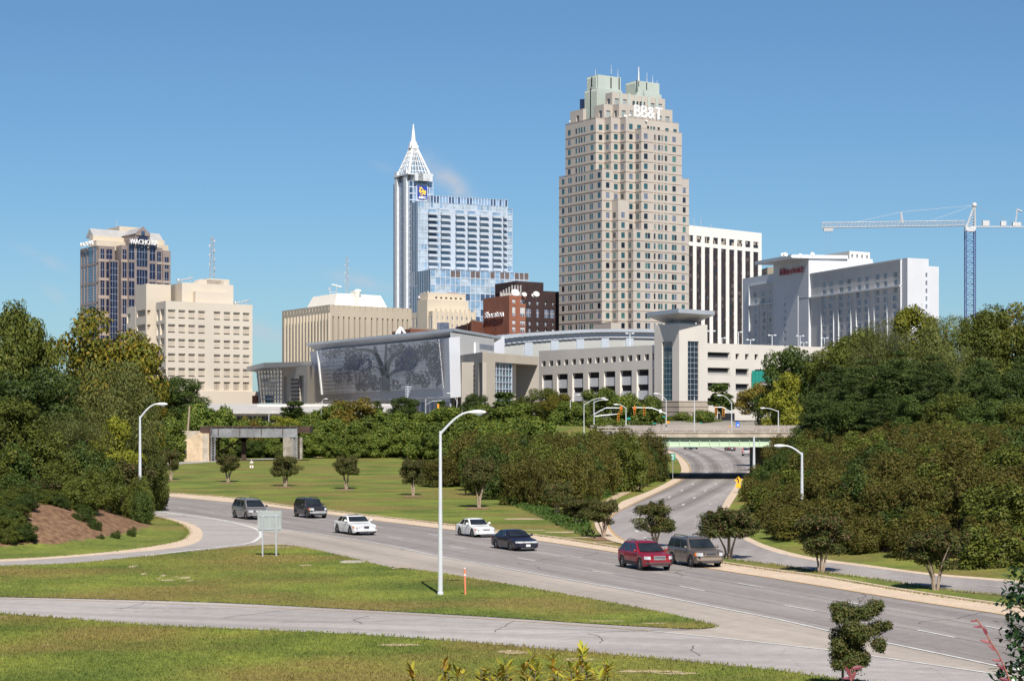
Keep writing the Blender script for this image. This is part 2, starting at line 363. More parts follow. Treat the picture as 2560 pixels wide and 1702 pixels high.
M['road'] = asphalt_road('worn_asphalt', (.285, .255, .238), R(21))
M['ramp'] = asphalt_road('pale_ramp_asphalt', (.385, .35, .328), R(72), 5)
M['gore'] = asphalt_road('tan_shoulder_asphalt', (.40, .345, .295), R(21), 9)
M['road2'] = asphalt_road('curved_road_asphalt', (.31, .28, .265), R(-10), 3)
M['kerbc'] = mat('concrete_gutter', (.60, .465, .34), .9, .08, .5, scale2=3)

# highway: far grass edge, far asphalt edge, near white line, near pavement edge
far_grass = [(-300, 1160), (200, 1212), (395.6, 1231.4), (573.7, 1245), (716, 1265.6), (823, 1278), (930, 1291), (1072, 1307), (1238.5, 1328.6), (1345, 1340.5), (1422, 1351), (1551, 1372), (1690, 1391), (1812, 1410), (1933, 1428), (2066, 1446), (2233, 1475), (2399, 1500), (2522, 1518), (2800, 1563), (3300, 1640)]
far_asph = [(-300, 1167), (200, 1220), (395.6, 1239), (573.7, 1255.5), (716, 1271.6), (823, 1286), (930, 1300), (1060, 1316), (1238.5, 1338), (1345, 1352), (1422, 1363), (1551, 1383), (1690, 1407), (1810, 1427), (1933, 1446), (2066, 1467), (2233, 1494.6), (2399, 1520), (2516, 1538), (2800, 1587), (3300, 1672)]
near_line = [(-300, 1190), (200, 1253), (377.8, 1276), (484.6, 1289.4), (573.7, 1302.5), (709, 1323), (823, 1339), (965, 1362), (1108, 1392.7), (1200, 1408.7), (1422, 1449), (1599, 1480), (1800, 1520), (1943, 1548), (2086, 1580.5), (2206, 1605), (2366, 1638), (2492, 1665), (2700, 1708), (3000, 1772)]
FGr = smooth_px(far_grass); FAs = smooth_px(far_asph); NL = smooth_px(near_line)
sheet('road', FAs + NL[::-1], .012, M['road'])
# concrete gutter: a real kerb step on its grass side
kb = MB()
for i in range(min(len(FGr), len(FAs)) - 1):
 a, b_, c, d = FAs[i], FAs[i + 1], FGr[i + 1], FGr[i]
 kb.face([(a[0], a[1], .02), (d[0], d[1], .05), (c[0], c[1], .05), (b_[0], b_[1], .02)][::-1])
solo('kerb', kb, M['kerbc'], kind='structure')
k2 = MB(); L, Rr = strip_pts(FGr, .3, 1)
for i in range(len(FGr) - 1): k2.hexa([(Rr[i].x, Rr[i].y, 0), (Rr[i + 1].x, Rr[i + 1].y, 0), (L[i + 1].x, L[i + 1].y, 0), (L[i].x, L[i].y, 0), (Rr[i].x, Rr[i].y, .13), (Rr[i + 1].x, Rr[i + 1].y, .13), (L[i + 1].x, L[i + 1].y, .13), (L[i].x, L[i].y, .13)])
solo('kerb', k2, M['kerbc'], kind='structure')
# tan shoulder (gore) between the white line and the grass triangle, then the merge area
tri_top = [(623.5, 1366), (680, 1363), (734, 1366), (805, 1380), (876, 1396), (965, 1417.6), (1071.7, 1429.7), (1281.5, 1464), (1472, 1498), (1663, 1534.6), (1789, 1565)]
tri_bot = [(1789, 1565), (1775, 1570), (1701, 1571.6), (1472, 1559), (1281.5, 1546), (1090.8, 1534.6), (900, 1524.5), (572, 1508), (305, 1499.5), (0, 1492.6), (-300, 1488)]
tri_left = [(-300, 1425), (0, 1415.5), (190.8, 1408.7), (381.5, 1389.6), (572, 1370.5), (623.5, 1366)]
ramp_near = [(-300, 1524), (0, 1533.8), (305, 1558), (419.7, 1565), (686.8, 1576.5), (900, 1586), (1167, 1605), (1358, 1622), (1548.6, 1637.6), (1800, 1661), (1966, 1679), (2100, 1698), (2300, 1722), (2600, 1760), (3000, 1812)]
line2 = [(1636, 1578.5), (1800, 1595), (2066, 1625), (2176, 1640), (2492, 1686), (2700, 1716), (3000, 1760)]
yel = [(-300, 1491), (0, 1497), (305, 1504.5), (572, 1516), (900, 1530), (1281, 1552), (1625, 1577.5)]
NLs = smooth_px(near_line[5:]); gore = smooth_px([(623.5, 1366), (640, 1350), (655, 1338), (650, 1322), (600, 1308)], 2)
sheet('road', smooth_px([(573.7, 1302.5)] + near_line[5:]) + [G(3000, 1800)] + smooth_px(line2)[::-1] + [G(1640, 1574)] + smooth_px(tri_top)[::-1] + [G(560, 1374), G(480, 1340), G(500, 1300)], .007, M['gore'])
sheet('ramp', smooth_px(tri_bot[::-1][:-1], 4) + [G(1701, 1573.5), G(1760, 1573.5)] + smooth_px(line2) + [G(3000, 1770)] + smooth_px(ramp_near)[::-1], .016, M['ramp'])
# loop ramp at the left
loop_out = [(-300, 1406), (0, 1399), (190.8, 1387.7), (343, 1372), (439, 1355), (462, 1344), (470.6, 1331), (459.7, 1317), (433.7, 1305), (390, 1293), (347, 1283), (200, 1266)]
loop_in = [(-300, 1412), (0, 1404), (190.8, 1392), (412, 1373), (490, 1357), (507, 1335), (493, 1316), (450, 1301), (400, 1292), (347, 1283.5), (200, 1268)]
gore_curve = [(377.8, 1276.5), (484.6, 1291), (560, 1302), (610, 1313), (642, 1324), (653, 1336), (645, 1347), (623.6, 1357.8), (560, 1367), (466.8, 1377), (360, 1391)]
LO = smooth_px(loop_out); LI = smooth_px(loop_in)
sheet('ramp', LI + smooth_px([(200, 1254), (377.8, 1276.2)] + gore_curve[1:-2]) + smooth_px(tri_left)[::-1], .016, M['ramp'])
kb = MB()
for i in range(min(len(LO), len(LI)) - 1):
 t = i / (len(LO) - 1); j = int(t * (len(LI) - 1)); j2 = int((i + 1) / (len(LO) - 1) * (len(LI) - 1))
 kb.face([(LI[j][0], LI[j][1], .021), (LI[j2][0], LI[j2][1], .021), (LO[i + 1][0], LO[i + 1][1], .05), (LO[i][0], LO[i][1], .05)])
solo('kerb', kb, M['kerbc'], kind='structure')
# grass island proud of the pavement
gi = sheet('grass_island', smooth_px(tri_left) + smooth_px(tri_top)[1:] + smooth_px(tri_bot)[1:], .05, M['grass'])

# curved road and right carriageway
r2_grass_l = [(1600, 1116), (1656.5, 1126), (1687.5, 1143), (1701, 1163.7), (1702, 1181), (1687.5, 1194.7), (1629, 1225.7), (1560, 1252), (1544.6, 1262.6), (1500, 1290), (1486.6, 1304.4), (1493, 1327), (1518.8, 1349.5), (1567, 1363)]
r2_asph_l = [(1604, 1115), (1672, 1126), (1706, 1146), (1722, 1168), (1719, 1184), (1691, 1206), (1629, 1236.5), (1560, 1269), (1530, 1286), (1517, 1305), (1525, 1325), (1550, 1346), (1600, 1364)]
r2_asph_l2 = [(1600, 1364), (1700, 1383), (1810, 1397), (1933, 1412), (2050, 1430), (2233, 1455), (2333, 1472), (2532, 1492), (2900, 1530)]
r2_right = [(1770, 1115), (1840, 1117), (1890, 1130), (1905, 1145), (1895, 1160), (1872, 1178), (1847, 1196), (1833, 1222), (1816, 1246), (1803, 1274), (1800, 1300), (1820, 1325), (1870, 1354), (1933, 1379), (2033, 1401), (2166, 1417.5), (2333, 1438.6), (2516, 1453.6), (2900, 1488)]
r2_right_g = [(1775, 1114.5), (1846, 1116), (1898, 1130), (1915, 1145), (1907, 1160), (1885, 1178), (1860, 1196), (1851, 1215), (1843, 1236.6), (1822, 1272), (1818, 1300), (1838, 1322), (1883, 1350), (1940, 1372), (2033, 1395), (2166, 1413), (2333, 1435), (2516, 1450), (2900, 1484)]
A2 = smooth_px(r2_asph_l + r2_asph_l2[1:]); B2 = smooth_px(r2_right)
sheet('road', A2 + B2[::-1], .014, M['road2'])
for (ga, gb) in ((r2_grass_l, r2_asph_l), (r2_right, r2_right_g)):
 a = smooth_px(ga, 4); b_ = smooth_px(gb, 4); kb = MB(); na = len(a); nb = len(b_)
 for i in range(na - 1):
  j = int(i / (na - 1) * (nb - 1)); j2 = int((i + 1) / (na - 1) * (nb - 1))
  za, zb = (.06, .022) if ga is r2_grass_l else (.022, .06)
  kb.face([(a[i][0], a[i][1], za), (a[i + 1][0], a[i + 1][1], za), (b_[j2][0], b_[j2][1], zb), (b_[j][0], b_[j][1], zb)])
 solo('kerb', kb, M['kerbc'], kind='structure')
# green verge between highway and right carriageway is plain ground; a small lane in front of the railway bridge
ln = MB(); strip(ln, smooth_px([(300, 1176), (390, 1162), (560, 1151), (700, 1146), (800, 1142), (950, 1136)]), 5, .012); solo('path', ln, M['ramp'], kind='structure')

# road markings
mk = MB()
strip(mk, smooth_px(near_line), .17, .030)
strip(mk, smooth_px(gore_curve), .3, .034)
strip(mk, smooth_px(line2), .15, .036)
dash = [((406, 1251), (435, 1254)), ((525.6, 1264.5), (556, 1268)), ((929.8, 1316.5), (960, 1320)), ((1068.7, 1335), (1097, 1339)), ((1408.3, 1387), (1456.6, 1394.6)), ((446.5, 1269.8), (475.7, 1273.4)), ((567, 1284.6), (585, 1287.2)), ((706, 1303.7), (725, 1306.3)),
  ((970, 1341.9), (1007, 1348)), ((1124, 1366.5), (1164.4, 1372.7)), ((1292, 1394.6), (1338.4, 1402)), ((1482.4, 1426.9), (1534, 1435.8)), ((1699, 1465.5), (1762, 1477.5)), ((1843, 1457.5), (1908, 1469)), ((1960, 1513), (2038, 1527)), ((2119.6, 1505.5), (2163, 1513)), ((2292, 1575), (2389, 1594)), ((2462, 1565), (2540, 1580)),
  ((340, 1256), (366, 1259)), ((640, 1279), (665, 1282)), ((790, 1297), (815, 1300)),
  ((1843, 1373), (1877, 1376.5)), ((1916, 1402), (1943, 1406)), ((2050, 1420), (2093, 1425)), ((2116, 1436), (2163, 1442)), ((2223, 1440), (2276, 1445)), ((2346, 1463), (2393, 1467)), ((2446, 1462.5), (2500, 1467)), ((2560, 1484), (2620, 1491)), ((1935, 1382), (1965, 1387))]
for a, b_ in dash: strip(mk, [G(*a), G(*b_)], .15, .030)
d2 = [[(500, 1155), (560, 1195), (597, 1237), (600, 1280), (562, 1322), (500, 1366), (420, 1412), (330, 1460)], [(635, 1147), (700, 1187), (745, 1230), (757, 1273), (727, 1320), (665, 1365), (590, 1413), (510, 1465), (430, 1515)]]
def dash_along(pts, at, ln=3.2, w=.21):
 line = densify([G(*p) for p in pts], 8)
 for p in at:
  c = Vector(G(*p)); k = min(range(len(line)), key=lambda i: (Vector(line[i]) - c).length)
  a = Vector(line[max(k - 1, 0)]); b_ = Vector(line[min(k + 1, len(line) - 1)]); t = (b_ - a).normalized()
  strip(mk, [tuple(c - t * ln / 2), tuple(c + t * ln / 2)], w, .032)
for q in d2: pp = [Z7(*p) for p in q]; dash_along(pp, pp)
q3 = [(1595, 1293), (1586.5, 1310), (1592, 1328), (1616, 1345.7), (1660, 1363)]; dash_along(q3, q3, 2.6)
q4 = [Z7(*p) for p in [(890, 1210), (805, 1395), (780, 1405), (755, 1415), (727, 1447), (700, 1477), (670, 1500), (625, 1510)]]; dash_along(q4, q4, .7)
q5 = [(1100 + x / 3.104, 1240 + y / 3.104) for x, y in [(2140, 45), (2095, 65), (2070, 90), (2025, 130), (2005, 155), (1985, 185), (1980, 215), (1982, 240), (1990, 265), (2010, 300), (2060, 330), (2100, 350)]]; dash_along(q5, q5, .8, .14)
# turn arrows and edge lines under the bridge
for (px, py) in ((1711, 1135), (1750, 1132.5), (1792, 1131), (1690, 1122)):
 x, y = G(px, py); mk.face([(x - .12, y - 3, .034), (x + .12, y - 3, .034), (x + .12, y + 3, .034), (x - .12, y + 3, .034)])
 mk.face([(x - .1, y + 2, .035), (x - .1, y + 2.7, .035), (x - 1.3, y + 2.2, .035), (x - 1.3, y + 1.6, .035)][::-1]); mk.face([(x - 1.3, y + 1.2, .035), (x - 2.1, y + 1.8, .035), (x - 1.3, y + 2.7, .035)][::-1])
strip(mk, smooth_px([(1655, 1120), (1690, 1117.5), (1720, 1117)]), .5, .034); strip(mk, smooth_px([(1778, 1117), (1800, 1123), (1825, 1128.5), (1846, 1128.5)]), .5, .034)
o = solo('road_markings', mk, M['mark'], kind='structure')
ym = MB(); strip(ym, smooth_px(yel), .10, .034)
YL = [Vector(p) for p in FAs]; L, Rr = strip_pts(FAs, .14, -1)
strip(ym, [tuple(p) for p in L], .13, .031)
strip(ym, smooth_px([(r[0] + 3, r[1] + 1.0) for r in r2_asph_l]), .14, .034); strip(ym, smooth_px([(r[0], r[1] - 1.5) for r in r2_asph_l2]), .14, .034)
solo('road_markings', ym, M['yellowmark'], kind='structure')
# worn wheel tracks and tar seams
M['track'] = asphalt_road('wheel_track_asphalt', (.245, .22, .207), R(-10), 4); M['track2'] = asphalt_road('dark_wheel_track', (.195, .175, .165), R(-10), 4)
M['htrack'] = asphalt_road('highway_wheel_track', (.258, .23, .215), R(21), 6); M['tar'] = mat('tar_seam', (.075, .07, .068), .6, .2, 2)
def between(A, B, f, n=70):
 out = []
 def at(P, t):
  s_ = [0]
  for p, q in zip(P, P[1:]): s_.append(s_[-1] + math.hypot(q[0] - p[0], q[1] - p[1]))
  t *= s_[-1]; return float(np.interp(t, s_, [p[0] for p in P])), float(np.interp(t, s_, [p[1] for p in P]))
 for i in range(n + 1): a = at(A, i / n); b = at(B, i / n); out.append((a[0] + (b[0] - a[0]) * f, a[1] + (b[1] - a[1]) * f))
 return [((out[max(i - 1, 0)][0] + out[i][0] + out[min(i + 1, n)][0]) / 3, (out[max(i - 1, 0)][1] + out[i][1] + out[min(i + 1, n)][1]) / 3) for i in range(n + 1)]
tk = MB(); A_ = smooth_px(r2_asph_l); B_ = smooth_px(r2_right[:13])
for q in ([(440, 1108), (540, 1140), (620, 1185), (665, 1240), (655, 1290), (600, 1335), (520, 1380), (400, 1440), (250, 1500), (100, 1562)], [(640, 1102), (740, 1140), (810, 1190), (838, 1245), (822, 1290), (775, 1335), (700, 1385), (600, 1440), (480, 1500), (340, 1560)], [(330, 1114), (420, 1140), (500, 1185), (535, 1240), (515, 1290), (450, 1340), (330, 1400), (180, 1460), (30, 1520)]): c_ = smooth_px([Z7(*p) for p in q], 6); strip(tk, c_, 2.0, .0175, 0, 0); strip(tk, c_, .8, .0205, 0, 1)
for f in (.16, .5, .84): c_ = between(FAs, NL, f, 120); strip(tk, c_, 1.7, .0175, 0, 2)
solo('road', tk, [M['track'], M['track2'], M['htrack']], kind='structure')
sm = MB(); rs = random.Random(21)
for f in (.335, .665): strip(sm, between(FAs, NL, f, 120), .035, .0225)
def crack(px, py, ang, ln_, w=.04):
 x, y = G(px, py); pts = [(x, y)]; a = R(ang)
 for k in range(int(ln_ / .5)): a += rs.uniform(-.35, .35); x += .5 * math.cos(a); y += .5 * math.sin(a); pts.append((x, y)); a += (R(ang) - a) * .3
 strip(sm, pts, w, .0235)
for px, py, an, ln_ in ((300, 1522, 80, 4), (560, 1545, 75, 5), (905, 1560, 80, 4), (1240, 1580, 78, 5), (1500, 1608, 100, 4), (1750, 1640, 80, 4), (1000, 1375, 60, 9), (1350, 1400, 65, 9), (1700, 1440, 70, 9), (2100, 1520, 70, 9), (800, 1320, 60, 9), (2300, 1560, 70, 8), (1200, 1440, 150, 9), (1500, 1500, 150, 12), (1000, 1400, 155, 10), (700, 1555, 0, 8), (1100, 1575, -3, 10), (200, 1520, 0, 8), (1400, 1430, 110, 9), (460, 1340, 100, 6), (300, 1395, 10, 12)): crack(px, py, an, ln_)
solo('road', sm, M['tar'], kind='structure')
# bare earth patches in the verges (rings of mulch round the young trees come with the trees)
def patch(px, py, w, d, z, m, name='bare_patch', n=14, seed=0):
 rr = random.Random(seed + int(px)); x, y = G(px, py); out = []
 for k in range(n):
  a = 2 * math.pi * k / n; q = rr.uniform(.6, 1.1); out.append((x + math.cos(a) * w * q / 2, y + math.sin(a) * d * q / 2))
 return sheet(name, out, z, m)
M['soil'] = mat('bare_soil', (.46, .35, .22), .95, .2, 1.5, scale2=6)
M['mulch'] = mat('red_mulch', (.24, .135, .08), .95, .3, 2, scale2=8)
for (px, py, w, d, k) in ((332, 1417, .6, 2.5, 0), (360, 1436, .5, 1.2, 1), (408, 1440, .6, 1.5, 2), (422, 1452, 1.2, 1.2, 3), (463, 1446, .8, 2.4, 4), (476, 1453, .5, 1.4, 5), (395, 1448, .4, .8, 6), (440, 1443, .3, .7, 7), (690, 1369, 2.6, 1.3, 8), (765, 1414, 1.0, 1.4, 9), (1280, 1630, 1.5, 1.6, 14), (1000, 1612, 2.2, 1.0, 15), (1450, 1648, 1.5, 1.4, 16), (1620, 1678, 2.6, 1.1, 17), (1690, 1683, 2.0, .8, 18), (1520, 1554, 2.2, .5, 19), (1640, 1560, 1.5, .5, 20), (1310, 1297, 4, 3, 21), (1420, 1330, 5, 2.2, 22), (1470, 1343, 4, 1.5, 23), (1330, 1325, 3, 1.2, 24), (1510, 1355, 4, 1.0, 25)):
 patch(px, py, w, d, .055 if py < 1580 and py > 1360 and px < 1790 else .02, M['soil'], seed=k)
# ------------------------------------------------------------------ buildings
M['beige'] = mat('beige_precast', (.60, .53, .44), .85, .05, .05)
M['beige2'] = mat('beige_panel', (.52, .45, .36), .85, .08, .2)
M['tan'] = mat('tan_concrete', (.47, .405, .315), .85, .07, .08)
M['granite'] = mat('pinkish_granite', (.45, .405, .36), .8, .05, .05)
M['granite_d'] = mat('dark_string_course', (.36, .285, .23), .8, .1, .2)
M['copper'] = mat('pale_green_metal', (.43, .48, .435), .6, .06, .1)
M['wgran'] = mat('brown_pink_granite', (.26, .215, .20), .7, .1, .1)
M['wgran2'] = mat('light_pink_granite', (.40, .325, .28), .7, .08, .1)
M['slate'] = mat('grey_metal_roof', (.42, .41, .40), .5, .06, .2)
M['brick'] = mat('red_brick', (.28, .105, .062), .9, .12, .15)
M['dbrick'] = mat('dark_brick', (.040, .022, .022), .9, .2, .3)
M['wconc'] = mat('white_concrete', (.80, .77, .72), .8, .04, .1)
M['penth'] = mat('cream_panel', (.80, .75, .66), .7, .03, .1)
M['wpanel'] = mat('pale_grey_panel', (.60, .59, .57), .55, .04, .1)
M['mwhite'] = mat('white_metal_panel', (.60, .61, .64), .5, .04, .1)
M['mgrey'] = mat('grey_render', (.60, .585, .57), .8, .05, .1)
M['grey'] = mat('grey_metal', (.50, .51, .55), .5, .05, .1, .1)
M['fascia'] = mat('silver_fascia', (.50, .53, .57), .45, .05, .1, .3)
M['gar'] = mat('warm_white_precast', (.62, .575, .52), .85, .05, .1)
M['garbase'] = mat('tan_block_base', (.42, .355, .29), .9, .07, .3)
M['cream'] = mat('cream_masonry', (.60, .52, .41), .85, .05, .1)
M['shade_stone'] = mat('stone_shaded_side', (.36, .325, .28), .85, .06, .15)  # darker copy of the cream, shade painted into left faces and recesses
M['gl_teal'] = glass('teal_glass', (.030, .095, .115)); M['gl_teal2'] = glass('green_glass', (.07, .17, .16), spec=.9)
M['gl_dk'] = glass('dark_glass', (.012, .018, .030), .08); M['gl_blind'] = mat('window_blind', (.26, .30, .30), .6, .2, .3)
M['gl_blue'] = glass('blue_glass', (.045, .08, .15), .08, .6); M['gl_navy'] = glass('navy_glass', (.016, .024, .06), .1, .6)
M['gl_sky'] = glass('sky_glass', (.20, .31, .44), .05, 1.0); M['gl_pale'] = glass('pale_glass', (.36, .43, .50), .1, .9)
M['gl_brn'] = glass('bronze_glass', (.045, .028, .026), .15, .5); M['gl_brn2'] = mat('bronze_spandrel', (.13, .10, .095), .5, .2, .6)
M['gl_room'] = mat('room_glass', (.14, .17, .24), .25, .35, .4, spec=.8)
M['curt'] = mat('white_curtain', (.55, .55, .55), .7, .1, 1)
M['louv'] = mat('tan_louvre', (.40, .345, .28), .8, .1, 1)
M['pierw'] = mat('pale_pier', (.56, .58, .60), .6, .05, .3)
M['balc'] = mat('pale_balcony', (.43, .475, .53), .6, .05, .3)
M['wmull'] = mat('white_mullion', (.43, .485, .57), .5, .05, .3)
M['redsign'] = mat('red_sign', (.38, .03, .05), .5, .1, .5); M['wsign'] = mat('white_sign', (.85, .85, .85), .5, .03, .5)
M['navy'] = mat('navy_sign', (.02, .05, .30), .5, .1, .5); M['gold'] = mat('yellow_sign', (.75, .50, .06), .5, .1, .5)

class Fr:                       # plan frame of a building: near corner N, u to the right-receding side, v to the left-receding side
 def __init__(s, N, Rt, Lt, D):
  s.D = D; s.N = Vector(XD(N[0], D)); s.zt = ZD(N[1], D)
  DR = D * (YH - N[1]) / (YH - Rt[1]); DL = D * (YH - N[1]) / (YH - Lt[1])
  s.u = (Vector(XD(Rt[0], DR)) - s.N); s.A = s.u.length; s.u.normalize()
  s.v = (Vector(XD(Lt[0], DL)) - s.N); s.B = s.v.length; s.v.normalize()
 def p(s, a, b=0): q = s.N + s.u * a + s.v * b; return (q.x, q.y)
 def au(s, px, b=0):
  k = (px - CX) / F; q = s.N + s.v * b; return (k * q.y - q.x) / (s.u.x - k * s.u.y)
 def bv(s, px, a=0):
  k = (px - CX) / F; q = s.N + s.u * a; return (k * q.y - q.x) / (s.v.x - k * s.v.y)
 def z(s, py, a=0, b=0): return ZD(py, s.p(a, b)[1])
def u_at(A, B, px):
 k = (px - CX) / F; d = (Vector(B) - Vector(A)).normalized(); return (k * A[1] - A[0]) / (d.x - k * d.y)
def pt_on(A, B, u, out=0):
 d = (Vector(B) - Vector(A)).normalized(); q = Vector(A) + d * u + Vector((d.y, -d.x)) * out; return (q.x, q.y)
def wall(mb, A, B, z0, z1, opens=(), depth=.35, wmi=0, rmi=None, glass_out=None, jit=None):
 """a wall from A to B (left to right seen from outside) with real openings; returns the glass rectangles"""
 A = Vector(A); B = Vector(B); d = B - A; Lw = d.length
 if Lw < .05: return []
 d.normalize(); n = Vector((d.y, -d.x)); rmi = wmi if rmi is None else rmi
 op = []
 for o in opens:
  u0, u1, v0, v1 = max(0.02, o[0]), min(Lw - .02, o[1]), max(z0 + .02, o[2]), min(z1 - .02, o[3])
  if u1 - u0 > .08 and v1 - v0 > .08: op.append((round(u0, 3), round(u1, 3), round(v0, 3), round(v1, 3)) + tuple(o[4:]))
 us = sorted({0.0, round(Lw, 4)} | {o[0] for o in op} | {o[1] for o in op}); vs = sorted({z0, z1} | {o[2] for o in op} | {o[3] for o in op})
 iu = {u: i for i, u in enumerate(us)}; iv = {v: i for i, v in enumerate(vs)}
 hole = np.zeros((len(us), len(vs)), bool)
 for o in op: hole[iu[o[0]]:iu[o[1]], iv[o[2]]:iv[o[3]]] = True
 P = lambda u, v, q=0: (A.x + d.x * u - n.x * q, A.y + d.y * u - n.y * q, v)
 for j in range(len(vs) - 1):          # merge runs along u
  i = 0
  while i < len(us) - 1:
   if hole[i, j]: i += 1; continue
   k = i
   while k < len(us) - 1 and not hole[k, j]: k += 1
   mb.face([P(us[i], vs[j]), P(us[k], vs[j]), P(us[k], vs[j + 1]), P(us[i], vs[j + 1])], wmi); i = k
 out = []
 for o in op:
  u0, u1, v0, v1 = o[:4]; q = depth
  mb.face([P(u0, v0), P(u0, v1), P(u0, v1, q), P(u0, v0, q)][::-1], rmi); mb.face([P(u1, v0), P(u1, v1), P(u1, v1, q), P(u1, v0, q)], rmi)
  mb.face([P(u0, v0), P(u1, v0), P(u1, v0, q), P(u0, v0, q)][::-1], rmi); mb.face([P(u0, v1), P(u1, v1), P(u1, v1, q), P(u0, v1, q)], rmi)
  out.append(dict(P=P, r=(u0, u1, v0, v1), q=q - .01, k=o[4] if len(o) > 4 else None))
 return out
class Wins:
 """collects the windows of one building: the largest 100 become parts, the rest one part"""
 def __init__(s, root, mats, name='window', limit=100): s.root = root; s.mats = mats; s.it = []; s.name = name; s.limit = limit
 def add(s, rects, style=None, name=None):
  for r in rects:
   x = r['P'](r['r'][0], r['r'][2]); w = (r['r'][1] - r['r'][0]) / x[1]; h = (r['r'][3] - r['r'][2]) / x[1]
   s.it.append((w * h * F * F, r, style, name or s.name))
 def flush(s):
  s.it.sort(key=lambda t: -t[0]); rest = {}
  cnt = {}
  for i, (a, r, st, nm) in enumerate(s.it):
   c = cnt[nm] = cnt.get(nm, 0) + 1
   mb = MB() if c <= s.limit else rest.setdefault(nm, MB())
   (st or s.plain)(mb, r)
   if c <= s.limit: part(nm, mb, s.mats, s.root)
  for nm, mb in rest.items(): part(nm, mb, s.mats, s.root, kind='stuff')
 def plain(s, mb, r):
  u0, u1, v0, v1 = r['r']; P = r['P']; q = r['q']; k = r['k']
  mb.face([P(u0, v0, q), P(u1, v0, q), P(u1, v1, q), P(u0, v1, q)], k if k is not None else 0)
def mull(nu, nv, fm=1, w=.12, gm=0, pick=None):
 def f(mb, r):
  u0, u1, v0, v1 = r['r']; P = r['P']; q = r['q']
  if pick:
   for a in range(nu):
    for b in range(nv):
     x0 = u0 + (u1 - u0) * a / nu; x1 = u0 + (u1 - u0) * (a + 1) / nu; y0 = v0 + (v1 - v0) * b / nv; y1 = v0 + (v1 - v0) * (b + 1) / nv
     mb.face([P(x0, y0, q), P(x1, y0, q), P(x1, y1, q), P(x0, y1, q)], pick())
  else: mb.face([P(u0, v0, q), P(u1, v0, q), P(u1, v1, q), P(u0, v1, q)], r['k'] if r['k'] is not None else gm)
  g = q - .06
  for a in range(1, nu):
   x = u0 + (u1 - u0) * a / nu; mb.face([P(x - w / 2, v0, g), P(x + w / 2, v0, g), P(x + w / 2, v1, g), P(x - w / 2, v1, g)], fm)
  for b in range(1, nv):
   y = v0 + (v1 - v0) * b / nv; mb.face([P(u0, y - w / 2, g - .02), P(u1, y - w / 2, g - .02), P(u1, y + w / 2, g - .02), P(u0, y + w / 2, g - .02)], fm)
 return f
def grid_open(A, B, cols, rows, kinds=None):
 """cols: px pairs, rows: z pairs"""
 o = []
 for (a, b) in cols:
  u0, u1 = u_at(A, B, a), u_at(A, B, b)
  for (z0, z1) in rows:
   o.append((u0, u1, z0, z1) + ((kinds(),) if kinds else ()))
 return o
def rows_at(A, B, px, ys):      # py pairs read at image column px of the wall -> z pairs
 u = u_at(A, B, px); D = pt_on(A, B, u)[1]; return [(ZD(y1, D), ZD(y0, D)) for (y0, y1) in ys]
def block(mb, fr, a0, a1, b0, b1, z0, z1, mi=0, open_r=(), open_l=(), depth=.35, roof=True, rmi=None, par=None, dl=None):
 """box in frame; returns (glass of right-facing wall, glass of left-facing wall)"""
 c = fr.p(a0, b0); r = fr.p(a1, b0); l = fr.p(a0, b1); f = fr.p(a1, b1)
 g1 = wall(mb, c, r, z0, z1, open_r, depth, mi, rmi); g2 = wall(mb, l, c, z0, z1, open_l, depth if dl is None else dl, mi, rmi)
 wall(mb, r, f, z0, z1, (), 0, mi); wall(mb, f, l, z0, z1, (), 0, mi)
 if roof: mb.face([(*c, z1), (*r, z1), (*f, z1), (*l, z1)], mi if par is None else par)
 return g1, g2
def text_mesh(txt, size, ext, bold=0.0):
 cu = bpy.data.curves.new('lettering', 'FONT'); cu.body = txt; cu.size = size; cu.extrude = ext; cu.offset = bold; cu.resolution_u = 3
 o = bpy.data.objects.new('lettering', cu); scene.collection.objects.link(o)
 dg = bpy.context.evaluated_depsgraph_get(); me = bpy.data.meshes.new_from_object(o.evaluated_get(dg)); bpy.data.objects.remove(o); bpy.data.curves.remove(cu)
 return me
def sign_text(txt, A, B, z0, z1, m, root, name='sign_letters', depth=.5, bold=.02, out=.5, label=None, serif=0):
 """letters filling the rectangle from A to B, z0..z1, standing OUT metres proud of the wall"""
 me = text_mesh(txt, 1.0, .5, bold)
 n = len(me.vertices); co = np.empty(n * 3); me.vertices.foreach_get('co', co); co = co.reshape(-1, 3)
 mb = MB(); mb.v = co.tolist(); mb.f = [tuple(p.vertices) for p in me.polygons]; mb.m = [0] * len(mb.f); bpy.data.meshes.remove(me)
 if serif:                                    # slab feet and caps on the straight strokes
  cap = co[:, 1].max(); base = 0.0
  for ch_x in serif:
   x0, x1, yy = ch_x; mb.box(x0, x1, yy - .045 if yy > .3 else yy, yy if yy > .3 else yy + .045, -.5, .5)
 co = np.array(mb.v); lo = co.min(0); hi = co.max(0); Av = Vector(A); Bv = Vector(B); Lw = (Bv - Av).length; d = (Bv - Av).normalized(); nn = Vector((d.y, -d.x))
 uu = (co[:, 0] - lo[0]) / (hi[0] - lo[0]) * Lw; zz = z0 + (co[:, 1] - lo[1]) / (hi[1] - lo[1]) * (z1 - z0); qq = out + (co[:, 2]) * depth
 mb.v = np.stack([Av.x + d.x * uu + nn.x * qq, Av.y + d.y * uu + nn.y * qq, zz], 1).tolist()
 return part(name, mb, m, root, label)
